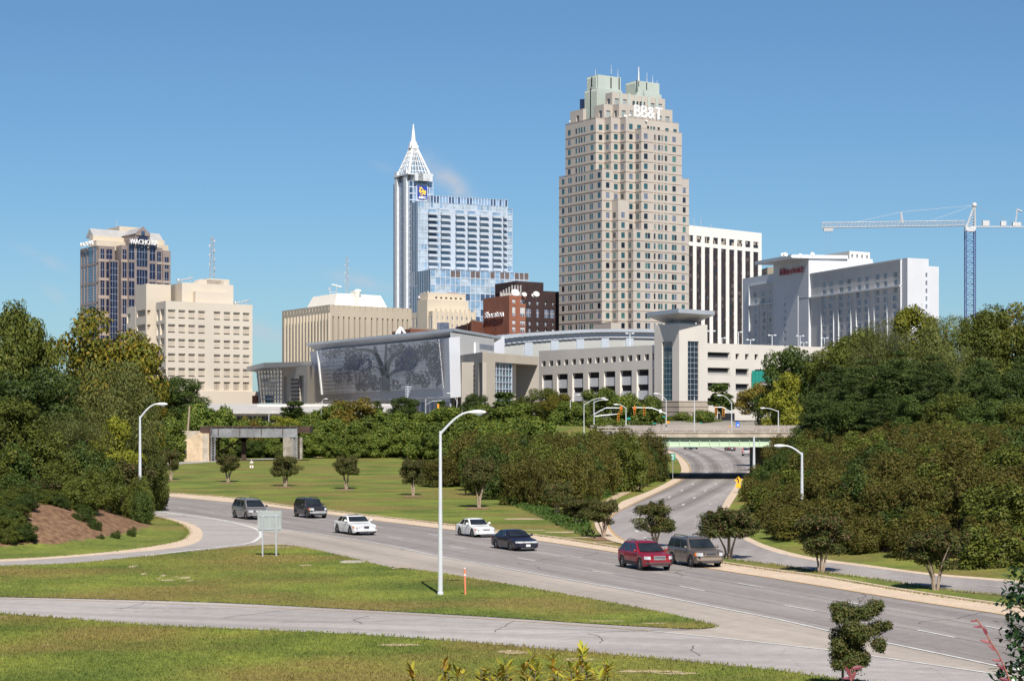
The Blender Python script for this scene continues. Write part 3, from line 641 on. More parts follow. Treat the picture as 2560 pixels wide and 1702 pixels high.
def dish(px, py, D, r, name='satellite_dish', label=None, root=None):
 mb = MB(); x, y = XD(px, D); z = ZD(py, D); c = Vector((x, y, z)); ax = Vector((.25, -.75, .55)).normalized()
 a = ax.cross(Vector((0, 0, 1))).normalized(); b = ax.cross(a); rings = []
 for k, (rr, dd) in enumerate(((1, .28), (.75, .13), (.45, .03), (.05, 0))):
  rings.append([c + (a * math.cos(t * math.pi / 6) + b * math.sin(t * math.pi / 6)) * r * rr + ax * dd * r for t in range(12)])
 for i in range(3):
  for k in range(12): mb.face([rings[i][k], rings[i][(k + 1) % 12], rings[i + 1][(k + 1) % 12], rings[i + 1][k]]); mb.face([p - ax * .04 * r for p in (rings[i][k], rings[i + 1][k], rings[i + 1][(k + 1) % 12], rings[i][(k + 1) % 12])])
 mb.tube(c, c + ax * r * .6, .04 * r, n=4); mb.tube(c - ax * .05 * r, (x, y, z - r * 1.3), .08 * r, n=5)
 return part(name, mb, M['wpanel'], root) if root else solo(name, mb, M['wconc'], label, 'dish', loc=(x, y, z - r * 1.3))
def mast(name, px, pt, pb, D, w=.5, root=None, m=None, label=None, lattice=False, group=None):
 mb = MB(); x, y = XD(px, D); z0 = ZD(pb, D); z1 = ZD(pt, D)
 if lattice:
  n = int((z1 - z0) / (w * 1.3)); cs = [(w / 2, w / 2), (-w / 2, w / 2), (-w / 2, -w / 2), (w / 2, -w / 2)]
  for k in range(4):
   a = cs[k]; b = cs[(k + 1) % 4]; mb.tube((x + a[0], y + a[1], z0), (x + a[0] * .5, y + a[1] * .5, z1), w * .07, n=4)
   for i in range(n):
    t0, t1 = i / n, (i + 1) / n; f0 = 1 - .5 * t0; f1 = 1 - .5 * t1
    mb.tube((x + a[0] * f0, y + a[1] * f0, z0 + (z1 - z0) * t0), (x + b[0] * f1, y + b[1] * f1, z0 + (z1 - z0) * t1), w * .05, n=3)
  for i in range(7):
   t = .2 + .11 * i; mb.box(x - w * (.8 if i % 2 else -.35), x - w * (.4 if i % 2 else -.75), y - .3, y + .1, z0 + (z1 - z0) * t, z0 + (z1 - z0) * t + w * .5)
 else: mb.tube((x, y, z0), (x, y, z1), w / 2, w / 5, 5)
 m = m or M['galv']
 return part(name, mb, m, root) if root else solo(name, mb, m, label, 'antenna', group, loc=(x, y, z0))
def mkroot(name, label, cat, fr, zb=7.): return thing(name, label, cat, (fr.N.x, fr.N.y, zb))

# ---- beige telephone building (far left centre)
fr = Fr(Z1(735, 665), Z1(1415, 697), Z1(658, 680), 760); zt = fr.zt
root = mkroot('telephone_building', 'windowless beige stepped concrete building with thin dark slots, second from the left', 'office building', fr)
mb = MB(); W_ = Wins(root, [M['beige2'], M['dark'], M['louv']])
cR = fr.p(0), fr.p(fr.A); cols = [(753, 812), (835, 890), (913, 967), (990, 1045), (1112, 1165), (1190, 1243), (1265, 1318), (1340, 1393)]
cols = [(Z1(a, 0)[0], Z1(b, 0)[0]) for a, b in cols]
rows = rows_at(*cR, cols[0][0], [(Z1(0, 732 + 114.2 * k)[1], Z1(0, 799 + 114.2 * k)[1]) for k in range(5)])
lrow = rows_at(*cR, cols[5][0], [(Z1(0, 1300)[1], Z1(0, 1365)[1])])
oR = grid_open(*cR, cols, rows); oR2 = [o + (2,) for o in grid_open(*cR, cols[2:], lrow)]
cL = fr.p(0, fr.B), fr.p(0)
oL = grid_open(*cL, [(Z1(692, 0)[0], Z1(722, 0)[0]), (Z1(662, 0)[0], Z1(680, 0)[0])], [(a - .6, b + .3) for a, b in rows])
g1, g2 = block(mb, fr, 0, fr.A, 0, fr.B, 5, zt, 0, oR + oR2, oL, .5)
def slot(mb, r):
 if r['k'] == 2:
  mull(2, 1, 1, .08, 2)(mb, dict(r, k=2)); return
 u0, u1, v0, v1 = r['r']; P = r['P']; q = r['q']; h = v1 - v0
 for (a, b, m, dq) in ((0, .12, 1, 0), (.12, .74, 0, -.3), (.74, .87, 1, 0), (.87, 1, 0, -.25)):
  mb.face([P(u0, v0 + h * a, q + dq), P(u1, v0 + h * a, q + dq), P(u1, v0 + h * b, q + dq), P(u0, v0 + h * b, q + dq)], m)
W_.add(g1, slot); W_.add(g2, mull(2, 1, 1, .1, 0))
# stepped masses behind
fr2 = lambda px, py: None
def stepblock(mb, fr, pxL, pxN, pxR, pyT, b_off, mi=0, z0=6):
 """mass whose near vertical edge projects to pxN, standing b_off behind the right-facing wall plane"""
 k = (pxN - CX) / F; a = fr.au(pxN, b_off); c = fr.p(a, b_off); z1 = ZD(pyT, c[1])
 a1 = fr.au(pxR, b_off); b1 = fr.bv(pxL, a)
 return a, a1, b_off, max(b1, b_off + 1), z0, z1
x = stepblock(mb, fr, Z1(500, 0)[0], Z1(582, 0)[0], Z1(775, 0)[0], Z1(0, 530)[1], fr.B + 4); g = block(mb, fr, *x,
  open_l=grid_open(fr.p(x[0], x[3]), fr.p(x[0], x[2]), [(Z1(508, 0)[0], Z1(574, 0)[0])], rows_at(fr.p(x[0], x[3]), fr.p(x[0], x[2]), Z1(540, 0)[0], [(Z1(0, 738 + 113 * k)[1], Z1(0, 790 + 113 * k)[1]) for k in range(5)])),
  open_r=grid_open(fr.p(x[0], x[2]), fr.p(x[1], x[2]), [(Z1(590, 0)[0], Z1(618, 0)[0])], rows_at(fr.p(x[0], x[2]), fr.p(x[1], x[2]), Z1(600, 0)[0], [(Z1(0, 738 + 113 * k)[1], Z1(0, 780 + 113 * k)[1]) for k in range(5)])), depth=.6)
W_.add(g[0], mull(2, 1, 1, .08, 2)); W_.add(g[1], mull(5, 1, 1, .15, 2))
x = stepblock(mb, fr, Z1(775, 0)[0], Z1(862, 0)[0], Z1(1265, 0)[0], Z1(0, 520)[1], fr.B * .55); g = block(mb, fr, *x)
x = stepblock(mb, fr, Z1(940, 0)[0], Z1(968, 0)[0], Z1(1240, 0)[0], Z1(0, 588)[1], fr.B * .3); g = block(mb, fr, *x)
x = stepblock(mb, fr, Z1(425, 0)[0], Z1(497, 0)[0], Z1(560, 0)[0], Z1(0, 705)[1], fr.B + 26); g = block(mb, fr, *x, open_l=grid_open(fr.p(x[0], x[3]), fr.p(x[0], x[2]), [(Z1(432, 0)[0], Z1(458, 0)[0])], rows_at(fr.p(x[0], x[3]), fr.p(x[0], x[2]), Z1(450, 0)[0], [(Z1(0, 765 + 112 * k)[1], Z1(0, 840 + 112 * k)[1]) for k in range(5)])))
W_.add(g[1], mull(2, 1, 1, .1, 0))
# base course, wider at the right
zb = ZD(Z1(0, 1372)[1], fr.p(fr.A * .5)[1]); a1 = fr.au(Z1(1470, 0)[0], -1.2)
block(mb, fr, -1.2, a1, -1.2, fr.B, 4, zb)
part('wall', mb, M['beige'], root); W_.flush()
# rooftop wedge and wall
pm = MB(); a = fr.au(Z1(1095, 0)[0], fr.B * .55); b = fr.B * .62; a2 = fr.au(Z1(1268, 0)[0], b); z0 = ZD(Z1(0, 545)[1], fr.p(a, b)[1]); z1 = ZD(Z1(0, 482)[1], fr.p(a, b)[1])
block(pm, fr, a, a2, b + 6, b + 14, z0, z1)
al = fr.au(Z1(950, 0)[0], b + 6)
pl = [fr.p(al, b + 6), fr.p(a + 8, b + 6), fr.p(a + 8, b + 14), fr.p(al, b + 14)]; pt = [fr.p(a - 3, b + 6), fr.p(a + 8, b + 6), fr.p(a + 8, b + 14), fr.p(a - 3, b + 14)]
pm.prism(pl, z0 - .5, z1 - .4, top=pt); part('roof_penthouse', pm, M['beige'], root)
mast('antenna_mast', Z1(1100, 0)[0], Z1(0, 160)[1], Z1(0, 486)[1], 800, 1.5, lattice=True, label='tall lattice antenna mast with small dishes on the roof of the windowless beige building')
for (px, py, hh) in ((925, 520, 55), (1370, 697, 45)):
 t = MB(); X, Y = XD(Z1(px, 0)[0], 790 if px < 1000 else 800); zz = ZD(Z1(0, py)[1], Y); t.tube((X, Y, zz - .3), (X, Y, zz + hh / 3.1365 / 7.1), .12, n=5)
 t.tube((X - 4, Y, zz + .6), (X + 1, Y, zz + 1.6), .25, n=5); t.ball((X - 4, Y, zz + .7), .7)
 solo('rooftop_antenna', t, M['galv'], 'small rooftop antenna with a boom on the ' + ('left part of the windowless beige building' if px < 1000 else 'right end of the windowless beige building'), 'antenna', loc=(X, Y, zz - .3))

# ---- brown granite and glass tower with gables (far left)
fr = Fr(ZW(510, 575), ZW(2140, 690), ZW(110, 665), 1300); zt = fr.zt
root = mkroot('bank_tower', 'brown granite and dark glass tower with grey gabled roofs, farthest left', 'office tower', fr)
mb = MB(); W_ = Wins(root, [M['gl_navy'], M['wmull'], M['gl_blue'], M['gl_dk']])
zl = ZD(ZW(0, 1940)[1], 1300)
D0 = 1300; zrow = lambda y, px=None: ZD(ZW(0, y)[1], D0)
bands = [(650, 875), (945, 1300), (1370, 1700), (1785, 2115), (2200, 2530), (2620, 2950)]
pickn = lambda: random.choice([0, 0, 0, 2, 3])
def wcols(A, B, lst, rws, st):
 for (x0, x1, nu) in lst:
  yield grid_open(A, B, [(ZW(x0, 0)[0], ZW(x1, 0)[0])], rws), nu
# masses: (pxL, pxN, pxR, top py, b plane offset, columns on right wall, columns on left wall)
masses = [
 (120, 510, 880, 580, 0, [(565, 640, 2), (695, 818, 3)], []),
 (880, 1030, 1960, 568, -7, [(1065, 1145, 2), (1845, 1925, 2)], [(895, 960, 1)]),
 (1120, 1200, 1838, 440, -10, [(1205, 1322, 3), (1385, 1618, 5), (1677, 1795, 3)], []),
 (1960, 1975, 2145, 690, -6, [(2020, 2100, 2)], []),
 (745, 775, 965, 905, -5, [(778, 940, 4)], [])]
for mi_, (pl, pn, pr, pt, bo, cr, cl) in enumerate(masses):
 a, a1, b0, b1, z0, z1 = stepblock(mb, fr, ZW(pl, 0)[0], ZW(pn, 0)[0], ZW(pr, 0)[0], ZW(0, pt)[1], bo)
 A, B = fr.p(a, b0), fr.p(a1, b0); op = []; sty = []
 for (x0, x1, nu) in cr:
  u0, u1 = u_at(A, B, ZW(x0 - 7, 0)[0]), u_at(A, B, ZW(x1 + 7, 0)[0]); Dm = pt_on(A, B, (u0 + u1) / 2)[1]
  bb = bands if mi_ in (0, 1) else [(520 if mi_ == 2 else 760, 880 if nu == 3 else 1030), (945 if nu == 3 else 1100, 1300 if nu == 3 else 1440), (1370 if nu == 3 else 1500, 1700), (1785, 2115), (2200, 2530), (2620, 2950)]
  if mi_ == 4: bb = [(940, 3000)]
  for (y0, y1) in bb: op.append((u0, u1, ZD(ZW(0, y1)[1], D0) , ZD(ZW(0, y0)[1], D0), 0)); sty.append(nu)
 gR, gL = block(mb, fr, a, a1, b0, min(b1, b0 + 60), 6, z1, 0, op, [], .25)
 for r in gR:
  h = r['r'][3] - r['r'][2]; w = r['r'][1] - r['r'][0]; W_.add([r], mull(max(2, round(w / 2.2)), max(2, round(h / 3.9)), 1, .14, 0))
 # light spandrel bands, slightly proud
 for (y0, y1) in ((880, 940), (1305, 1365), (1705, 1780), (2120, 2195), (2535, 2615)):
  if mi_ in (2, 4): continue
  za, zb_ = ZD(ZW(0, y1)[1], D0), ZD(ZW(0, y0)[1], D0)
  if zb_ < z1:
   d = (Vector(B) - Vector(A)); mb.obox(pt_on(A, B, 0, .12), (d.x, d.y), (-(pt_on(A, B, 0, .12)[0] - A[0]) * 3, -(pt_on(A, B, 0, .12)[1] - A[1]) * 3), za, zb_, 1)
# left-facing glass bays
a, a1, b0, b1, z0, z1 = stepblock(mb, fr, ZW(108, 0)[0], ZW(510, 0)[0], ZW(520, 0)[0], ZW(0, 580)[1], 0)
A, B = fr.p(0, fr.B * .98), fr.p(0, 0.0)
A2 = pt_on(A, B, 0, .6); B2 = pt_on(A, B, (Vector(B) - Vector(A)).length - 1.0, .6); Lw = (Vector(B2) - Vector(A2)).length
op = []
for (x0, x1, yt) in ((120, 165, 745), (188, 240, 600), (262, 380, 580), (395, 450, 590), (465, 508, 665)):
 u0, u1 = u_at(A2, B2, ZW(x0, 0)[0]), u_at(A2, B2, ZW(x1, 0)[0])
 for (y0, y1) in ((yt, 960), (1010, 1400), (1450, 1850), (1900, 2300), (2350, 2900)): op.append((u0, u1, ZD(ZW(0, y1)[1], D0), ZD(ZW(0, y0)[1], D0), 2))
zz = ZD(ZW(0, 560)[1], D0)
g = wall(mb, A2, B2, 6, fr.zt, op, .3, 0); W_.add(g, mull(2, 6, 1, .15, 2))
zs = ZD(ZW(0, 520)[1], D0)
part('wall', mb, [M['wgran'], M['wgran2']], root); W_.flush()
# cream upper storeys and gabled roofs
um = MB(); rm = MB()
def upblk(pl, pn, pr, pt, bo, z0):
 a, a1, b0, b1, _, z1 = stepblock(um, fr, ZW(pl, 0)[0], ZW(pn, 0)[0], ZW(pr, 0)[0], ZW(0, pt)[1], bo); block(um, fr, a, a1, b0, b1, z0, z1); return a, a1, b0, b1, z1
zt0 = fr.zt - 2
upblk(350, 462, 2095, 455, 4, zt0); upblk(300, 385, 2010, 350, 12, zt0); upblk(700, 985, 1500, 140, 22, zt0)
part('upper_storeys', um, M['cream'], root)
def gable(a0, a1, b0, b1, z0, z1, along='u'):
 c = [fr.p(a0, b0), fr.p(a1, b0), fr.p(a1, b1), fr.p(a0, b1)]
 if along == 'u': r0 = fr.p(a0, (b0 + b1) / 2); r1 = fr.p(a1, (b0 + b1) / 2); rm.face([(*c[0], z0), (*c[1], z0), (*r1, z1), (*r0, z1)]); rm.face([(*c[2], z0), (*c[3], z0), (*r0, z1), (*r1, z1)]); rm.face([(*c[3], z0), (*c[0], z0), (*r0, z1)]); rm.face([(*c[1], z0), (*c[2], z0), (*r1, z1)])
 else: r0 = fr.p((a0 + a1) / 2, b0); r1 = fr.p((a0 + a1) / 2, b1); rm.face([(*c[1], z0), (*c[2], z0), (*r1, z1), (*r0, z1)]); rm.face([(*c[3], z0), (*c[0], z0), (*r0, z1), (*r1, z1)]); rm.face([(*c[0], z0), (*c[1], z0), (*r0, z1)]); rm.face([(*c[2], z0), (*c[3], z0), (*r1, z1)])
b_g = 14; zg0 = ZD(ZW(0, 345)[1], fr.p(0, b_g)[1]); zg1 = ZD(ZW(0, 190)[1], fr.p(0, b_g + 9)[1])
a0 = fr.au(ZW(395, 0)[0], b_g); a1 = fr.au(ZW(1990, 0)[0], b_g); gable(a0, a1, b_g, b_g + 16, zg0 - .5, zg1)
a0 = fr.au(ZW(1345, 0)[0], -10.5); a1 = fr.au(ZW(1672, 0)[0], -10.5); zz0 = ZD(ZW(0, 310)[1], fr.p(a0, -10)[1]); zz1 = ZD(ZW(0, 160)[1], fr.p((a0 + a1) / 2, -10)[1])
gable(a0 - .5, a1 + .5, -11.2, 16, zz0, zz1, 'v')
part('roof', rm, M['slate'], root)
gm = MB(); block(gm, fr, a0, a1, -10.8, 12, ZD(ZW(0, 445)[1], fr.p(a0, -10)[1]), zz0 + .2); c0, c1, cm = fr.p(a0, -11.4), fr.p(a1, -11.4), fr.p((a0 + a1) / 2, -11.4)
gm.face([(*c0, zz0 - 1), (*c1, zz0 - 1), (*c1, zz0 + .5), (*cm, zz1 + .3), (*c0, zz0 + .5)])
part('gable_wall', gm, M['wgran'], root)
gw = MB(); am = (a0 + a1) / 2; q = (a1 - a0)
for (f0, f1, ya, yb, mi) in ((.12, .88, 445, 400, 0), (.2, .8, 400, 365, 0), (.38, .62, 340, 250, 1)):
 p0, p1 = fr.p(a0 + q * f0, -11.7), fr.p(a0 + q * f1, -11.7); gw.face([(*p0, ZD(ZW(0, ya)[1], p0[1])), (*p1, ZD(ZW(0, ya)[1], p0[1])), (*p1, ZD(ZW(0, yb)[1], p0[1])), (*p0, ZD(ZW(0, yb)[1], p0[1]))], mi)
part('gable_window', gw, [M['gl_navy'], M['gl_blue']], root)
sA, sB = fr.p(fr.au(ZW(1190, 0)[0], -11), -11), fr.p(fr.au(ZW(1830, 0)[0], -11), -11)
zc = ZD(ZW(0, 475)[1], sA[1]); sign_text('WACHOVIA', sA, sB, zc - 1.5, zc + 1.3, M['wsign'], root, bold=0, depth=.6, out=1.2)
sA, sB = fr.p(-1, fr.B * .83), fr.p(-1, fr.B * .12); zc = ZD(ZW(0, 520)[1], sA[1])
sign_text('WACHOVIA', sA, sB, zc - 2.6, zc - .2, M['wsign'], root, bold=0, depth=.6, out=1.2)
mast('rooftop_antenna', ZW(925, 0)[0], ZW(0, 0)[1], ZW(0, 150)[1], 1345, .5, label='thin antenna pole on the roof of the brown gabled tower')

# ---- tan finned office block with a white penthouse
fr = Fr(Z5(697, 550), Z5(1395, 585), Z5(290, 605), 860); zt = fr.zt
root = mkroot('finned_building', 'tan concrete office block ribbed with vertical fins and topped by a cream sloped penthouse', 'office building', fr)
zb = 6; zf_ = ZD(Z5(0, 648)[1], fr.D); mb = MB()
cR = fr.p(0), fr.p(fr.A); cL = fr.p(0, fr.B), fr.p(0)
slR = [(x - 7, x + 7) for x in (728, 773, 818, 863, 910, 955, 1002, 1055, 1103, 1150, 1192, 1234, 1280, 1320, 1360)]
W_ = Wins(root, [M['gl_brn'], M['dbrick'], M['dark']])
oR = grid_open(*cR, [(Z5(a, 0)[0], Z5(b, 0)[0]) for a, b in slR], [(zb, zf_)])
oR += grid_open(*cR, [(Z5(a + 4, 0)[0], Z5(b - 4, 0)[0]) for a, b in slR], [(zf_ + 2.4, zf_ + 6.0)])
fl = [303 + 26.8 * k for k in range(15)]
oL = grid_open(*cL, [(Z5(x, 0)[0], Z5(x + 14.5, 0)[0]) for x in fl], [(zb, zf_ - 1.2)]) + grid_open(*cL, [(Z5(x + 5, 0)[0], Z5(x + 10, 0)[0]) for x in fl], [(zf_ + 2.4, zf_ + 6.0)])
g1, g2 = block(mb, fr, 0, fr.A, 0, fr.B, zb, zt, 0, oR, oL, .7)
def tallstrip(mb, r):
 u0, u1, v0, v1 = r['r']; P = r['P']; q = r['q']; n = max(1, int((v1 - v0) / 3.7))
 for k in range(n):
  a = v0 + (v1 - v0) * k / n; b = v0 + (v1 - v0) * (k + 1) / n; c = a + (b - a) * .42
  mb.face([P(u0, a, q), P(u1, a, q), P(u1, c, q), P(u0, c, q)], 1); mb.face([P(u0, c, q), P(u1, c, q), P(u1, b, q), P(u0, b, q)], 0)
W_.add(g1, tallstrip); W_.add(g2, tallstrip)
fm = MB()                                  # projecting fins on the shaded side
d = (Vector(cL[1]) - Vector(cL[0])).normalized(); nrm = Vector((d.y, -d.x))
for x in fl:
 u = u_at(*cL, Z5(x + 15.5, 0)[0]); w = u_at(*cL, Z5(x + 25, 0)[0]) - u; o_ = pt_on(*cL, u, .0); fm.obox(o_, (d.x * w, d.y * w), (nrm.x * .9, nrm.y * .9), zb, zf_ + 1.2)
part('fin', fm, M['tan'], root)
part('wall', mb, M['tan'], root); W_.flush()
pm = MB(); b0 = 8; 
a0 = fr.au(Z5(735, 0)[0], b0); a1 = fr.au(Z5(1195, 0)[0], b0); b1 = fr.bv(Z5(490, 0)[0], a0); z1 = ZD(Z5(0, 448)[1], fr.p(a0, b0)[1])
at = fr.au(Z5(760, 0)[0], b0 + 5); ab = fr.au(Z5(1180, 0)[0], b0 + 5)
pm.prism([fr.p(a0, b0), fr.p(a1, b0), fr.p(a1, b1), fr.p(a0, b1)], zt - .2, z1, top=[fr.p(a0 + 3, b0 + 3), fr.p(a1 - 3, b0 + 3), fr.p(a1 - 3, b1 - 3), fr.p(a0 + 3, b1 - 3)])
c0 = fr.p(fr.au(Z5(917, 0)[0], b0 - .5), b0 - .5); w = fr.au(Z5(950, 0)[0], b0 - .5) - fr.au(Z5(917, 0)[0], b0 - .5)
pm.obox(c0, (fr.u.x * w, fr.u.y * w), (fr.v.x * 6, fr.v.y * 6), zt - .2, z1 + 1.2); pm.ball((*fr.p(fr.au(Z5(935, 0)[0], b0 + 2), b0 + 2), z1 + 1.2), 1.5, 1.5, .8)
part('roof_penthouse', pm, M['penth'], root)
mast('antenna_mast', Z5(843, 0)[0], Z5(0, 140)[1], Z5(0, 450)[1], 900, 1.1, lattice=True, label='tall lattice antenna mast standing on the cream penthouse of the tan finned block')
mast('rooftop_antenna', Z5(702, 0)[0], Z5(0, 392)[1], Z5(0, 470)[1], 905, .4, label='thin whip antenna at the left end of the cream penthouse')
t = MB(); X, Y = XD(Z5(755, 0)[0], 900); zz = ZD(Z5(0, 448)[1], 900); t.tube((X, Y, zz - 1), (X, Y, zz + 3.5), .15, n=5); t.tube((X - 2, Y, zz + 3.2), (X + 2, Y, zz + 2.2), .35, n=5); t.tube((X - 3, Y, zz + 1), (X - 3, Y, zz + 2), .4, n=5); t.tube((X - 3, Y, zz + .2), (X, Y, zz + .2), .12, n=5); solo('rooftop_antenna', t, M['galv'], 'small tilted antenna just left of the tall mast on the cream penthouse', 'antenna', loc=(X, Y, zz))

# ---- glass spire tower
al, be = R(45), R(64)
fr = Fr(Z2(395, 1085), Z2(1110, 1112), Z2(240, 1108), 1200)
root = mkroot('spire_tower', 'pale blue glass skyscraper with white lattice pyramid and needle spire', 'skyscraper', fr)
mb = MB(); W_ = Wins(root, [M['gl_sky'], M['wmull'], M['gl_blue'], M['gl_pale'], M['gl_dk'], M['gl_brn2']])
fh = 3.35
def curtain(A, B, z0, z1, wu, wv, kinds, frame=.3, top=0, depth=.25, skip=None):
 Lw = (Vector(B) - Vector(A)).length; nu = max(1, round(Lw / wu)); nv = max(1, round((z1 - z0 - top) / wv)); o = []
 for i in range(nu):
  for j in range(nv):
   u0 = Lw * (i) / nu + frame / 2; u1 = Lw * (i + 1) / nu - frame / 2; v0 = z0 + (z1 - top - z0) * j / nv + frame * .9; v1 = z0 + (z1 - top - z0) * (j + 1) / nv - frame * .3
   if skip and skip(u0, u1, v0, v1): continue
   o.append((u0, u1, v0, v1, kinds(i / nu, j / nv)))
 return o
# podium
zp = ZD(Z2(0, 1085)[1], fr.D); A, B = fr.p(0), fr.p(fr.A)
def kp(i, j):
 if .93 < j < .972 and i > .15: return random.choice([5, 5, 0])
 if j < .80: return random.choice([0, 2, 2, 0, 3])
 return random.choice([0, 3, 3, 0])
o1 = curtain(A, B, 6, zp, 3.2, 4.1, kp, .42); LA, LB = fr.p(0, fr.B), fr.p(0)
kl = lambda i, j: random.choice([2, 2, 2, 4])
o2 = curtain(LA, LB, 6, zp, 2.6, 60, kl, .55)
g1, g2 = block(mb, fr, 0, fr.A, 0, fr.B, 6, zp, 0, o1, o2, .2, dl=.06); W_.add(g1); W_.add(g2)
# main slab
a, a1, b0, b1, _, zs = stepblock(mb, fr, Z2(248, 0)[0], Z2(303, 0)[0], Z2(922, 0)[0], Z2(0, 590)[1], 0)
b0 = fr.bv(Z2(303, 0)[0], 0); c = fr.p(0, b0); zs = ZD(Z2(0, 592)[1], c[1]); a1 = fr.au(Z2(955, 0)[0], b0); aE = fr.au(Z2(997, 0)[0], b0)
b1 = fr.bv(Z2(248, 0)[0], 0); A, B = fr.p(0, b0), fr.p(a1, b0)
bal = [(374, 440), (466, 534), (574, 640), (662, 725), (748, 812), (842, 905), (920, 944)]; bu = [(u_at(A, B, Z2(x0, 0)[0]), u_at(A, B, Z2(x1, 0)[0])) for x0, x1 in bal]
zb1 = ZD(Z2(0, 640)[1], c[1]); Z0 = ZD(Z2(0, 1075)[1], c[1]); nfl = 10; FH = (zb1 - Z0) / nfl
inb = lambda u0, u1, v0, v1: any(u1 > x0 and u0 < x1 for x0, x1 in bu) and v0 > Z0 - 1 and v1 < zb1 + 1
ks = lambda i, j: (random.choice([2, 2, 0]) if j > .93 else random.choice([0, 3, 3, 3, 3]))
o1 = curtain(A, B, zp - 8, zs, 1.95, FH, ks, .4, 0, skip=inb)
for (x0, x1) in bu:
 for k in range(nfl): o1.append((x0 + .3, x1 - .2, Z0 + FH * k + .9, Z0 + FH * k + FH - .25, 2 if x0 < bu[1][0] and random.random() < .4 else random.choice([3, 3, 0])))
LA, LB = fr.p(0, b1), fr.p(0, b0)
g1, g2 = block(mb, fr, 0, a1, b0, b1, zp - 8, zs, 0, o1, curtain(LA, LB, zp - 8, zs, 2.4, 60, kl, .5), .2, dl=.06); W_.add(g1); W_.add(g2)
block_e = block(mb, fr, a1 - 1, aE, b0 + 1, b1, zp - 8, ZD(Z2(0, 645)[1], fr.p(aE, b0)[1]), 0, curtain(fr.p(a1 - 1, b0 + 1), fr.p(aE, b0 + 1), zp - 8, ZD(Z2(0, 645)[1], fr.p(aE, b0)[1]), 3.3, FH, lambda i, j: random.choice([0, 3, 3]), .4), (), .3)[0]; W_.add(block_e)
# set-back top storeys
bt = b0 + 6; at = fr.au(Z2(395, 0)[0], bt); zt2 = ZD(Z2(0, 548)[1], fr.p(at, bt)[1]); atE = fr.au(Z2(957, 0)[0], bt)
g1, _ = block(mb, fr, at, atE, bt, b1 + 4, zs - 2, zt2, 0, curtain(fr.p(at, bt), fr.p(atE, bt), zs - .5, zt2, 1.9, 4.6, lambda i, j: random.choice([2, 0]), .5), (), .3); W_.add(g1)
# slender corner tower
bT0 = fr.bv(Z2(240, 0)[0], -.5); bT1 = fr.bv(Z2(126, 0)[0], -.5); ztw = ZD(Z2(0, 440)[1], fr.p(0, bT0)[1]); aT = fr.au(Z2(417, 0)[0], bT0)
A, B = fr.p(-.5, bT0), fr.p(aT, bT0); LA, LB = fr.p(-.5, bT1), fr.p(-.5, bT0)
o1 = curtain(A, B, 6, ztw, 2.7, FH * 1.1, lambda i, j: 2 if i < .14 else random.choice([2, 0, 0]), .55)
# left-facing wall: deep blue strips between broad white piers
LL = (Vector(LB) - Vector(LA)).length; o2 = []
st = [(128, 134), (139, 147), (171, 179), (184, 192), (198, 206), (212, 217), (236, 241)]
for (x0, x1) in [(128, 135), (138, 147), (170, 178), (182, 190), (194, 202), (205, 213), (236, 240)]:
 u0, u1 = u_at(LA, LB, Z2(x0, 0)[0]), u_at(LA, LB, Z2(x1, 0)[0])
 n = 30
 for k in range(n): zz0 = 6 + (ztw - 8) * k / n; o2.append((u0, u1, zz0 + .15, zz0 + (ztw - 8) / n - .05, 2))
g1, g2 = block(mb, fr, -.5, aT, bT0, bT1, 6, ztw, 0, o1, o2, .3, dl=.08); W_.add(g1); W_.add(g2)
part('wall', mb, M['wmull'], root); W_.flush()
# white piers, canopy and base of the pyramid
wm = MB()
for (x0, x1) in ((148, 166), (214, 233)):
 u0, u1 = u_at(LA, LB, Z2(x0, 0)[0]), u_at(LA, LB, Z2(x1, 0)[0]); d = (Vector(LB) - Vector(LA)).normalized(); nn = Vector((d.y, -d.x))
 o_ = pt_on(LA, LB, u0, 0); wm.obox(o_, (d.x * (u1 - u0), d.y * (u1 - u0)), (nn.x * 1.2, nn.y * 1.2), 6, ztw + 6)
zc0 = ZD(Z2(0, 425)[1], fr.p(0, bT0)[1]); zc1 = ZD(Z2(0, 388)[1], fr.p(0, bT0)[1])
aC = fr.au(Z2(417, 0)[0], bT0 - 2); bC = fr.bv(Z2(126, 0)[0], -2)
block(wm, fr, -2, aC, bT0 - 2, bC, zc0 + 2, zc1); wm.prism([fr.p(1, bT0 + 1), fr.p(aT - 2, bT0 + 1), fr.p(aT - 2, bT1 - 1), fr.p(1, bT1 - 1)], ztw - .5, zc0 + 2.2)
for k in range(4):
 aa = 2 + (aC - 8) * k / 3; wm.obox(fr.p(aa, bT0 - 3), (fr.u.x * 5, fr.u.y * 5), (fr.v.x * 5, fr.v.y * 5), zc0 - 1.5 + .2, zc0 + 3)
part('canopy', wm, M['pierw'], root)
py = MB(); cA, cB = (-2 + aC) / 2, (bT0 + bT1) / 2; apx = fr.p(cA, cB); Dp = apx[1]; zpb = zc1; zpt = ZD(Z2(0, 205)[1], Dp)
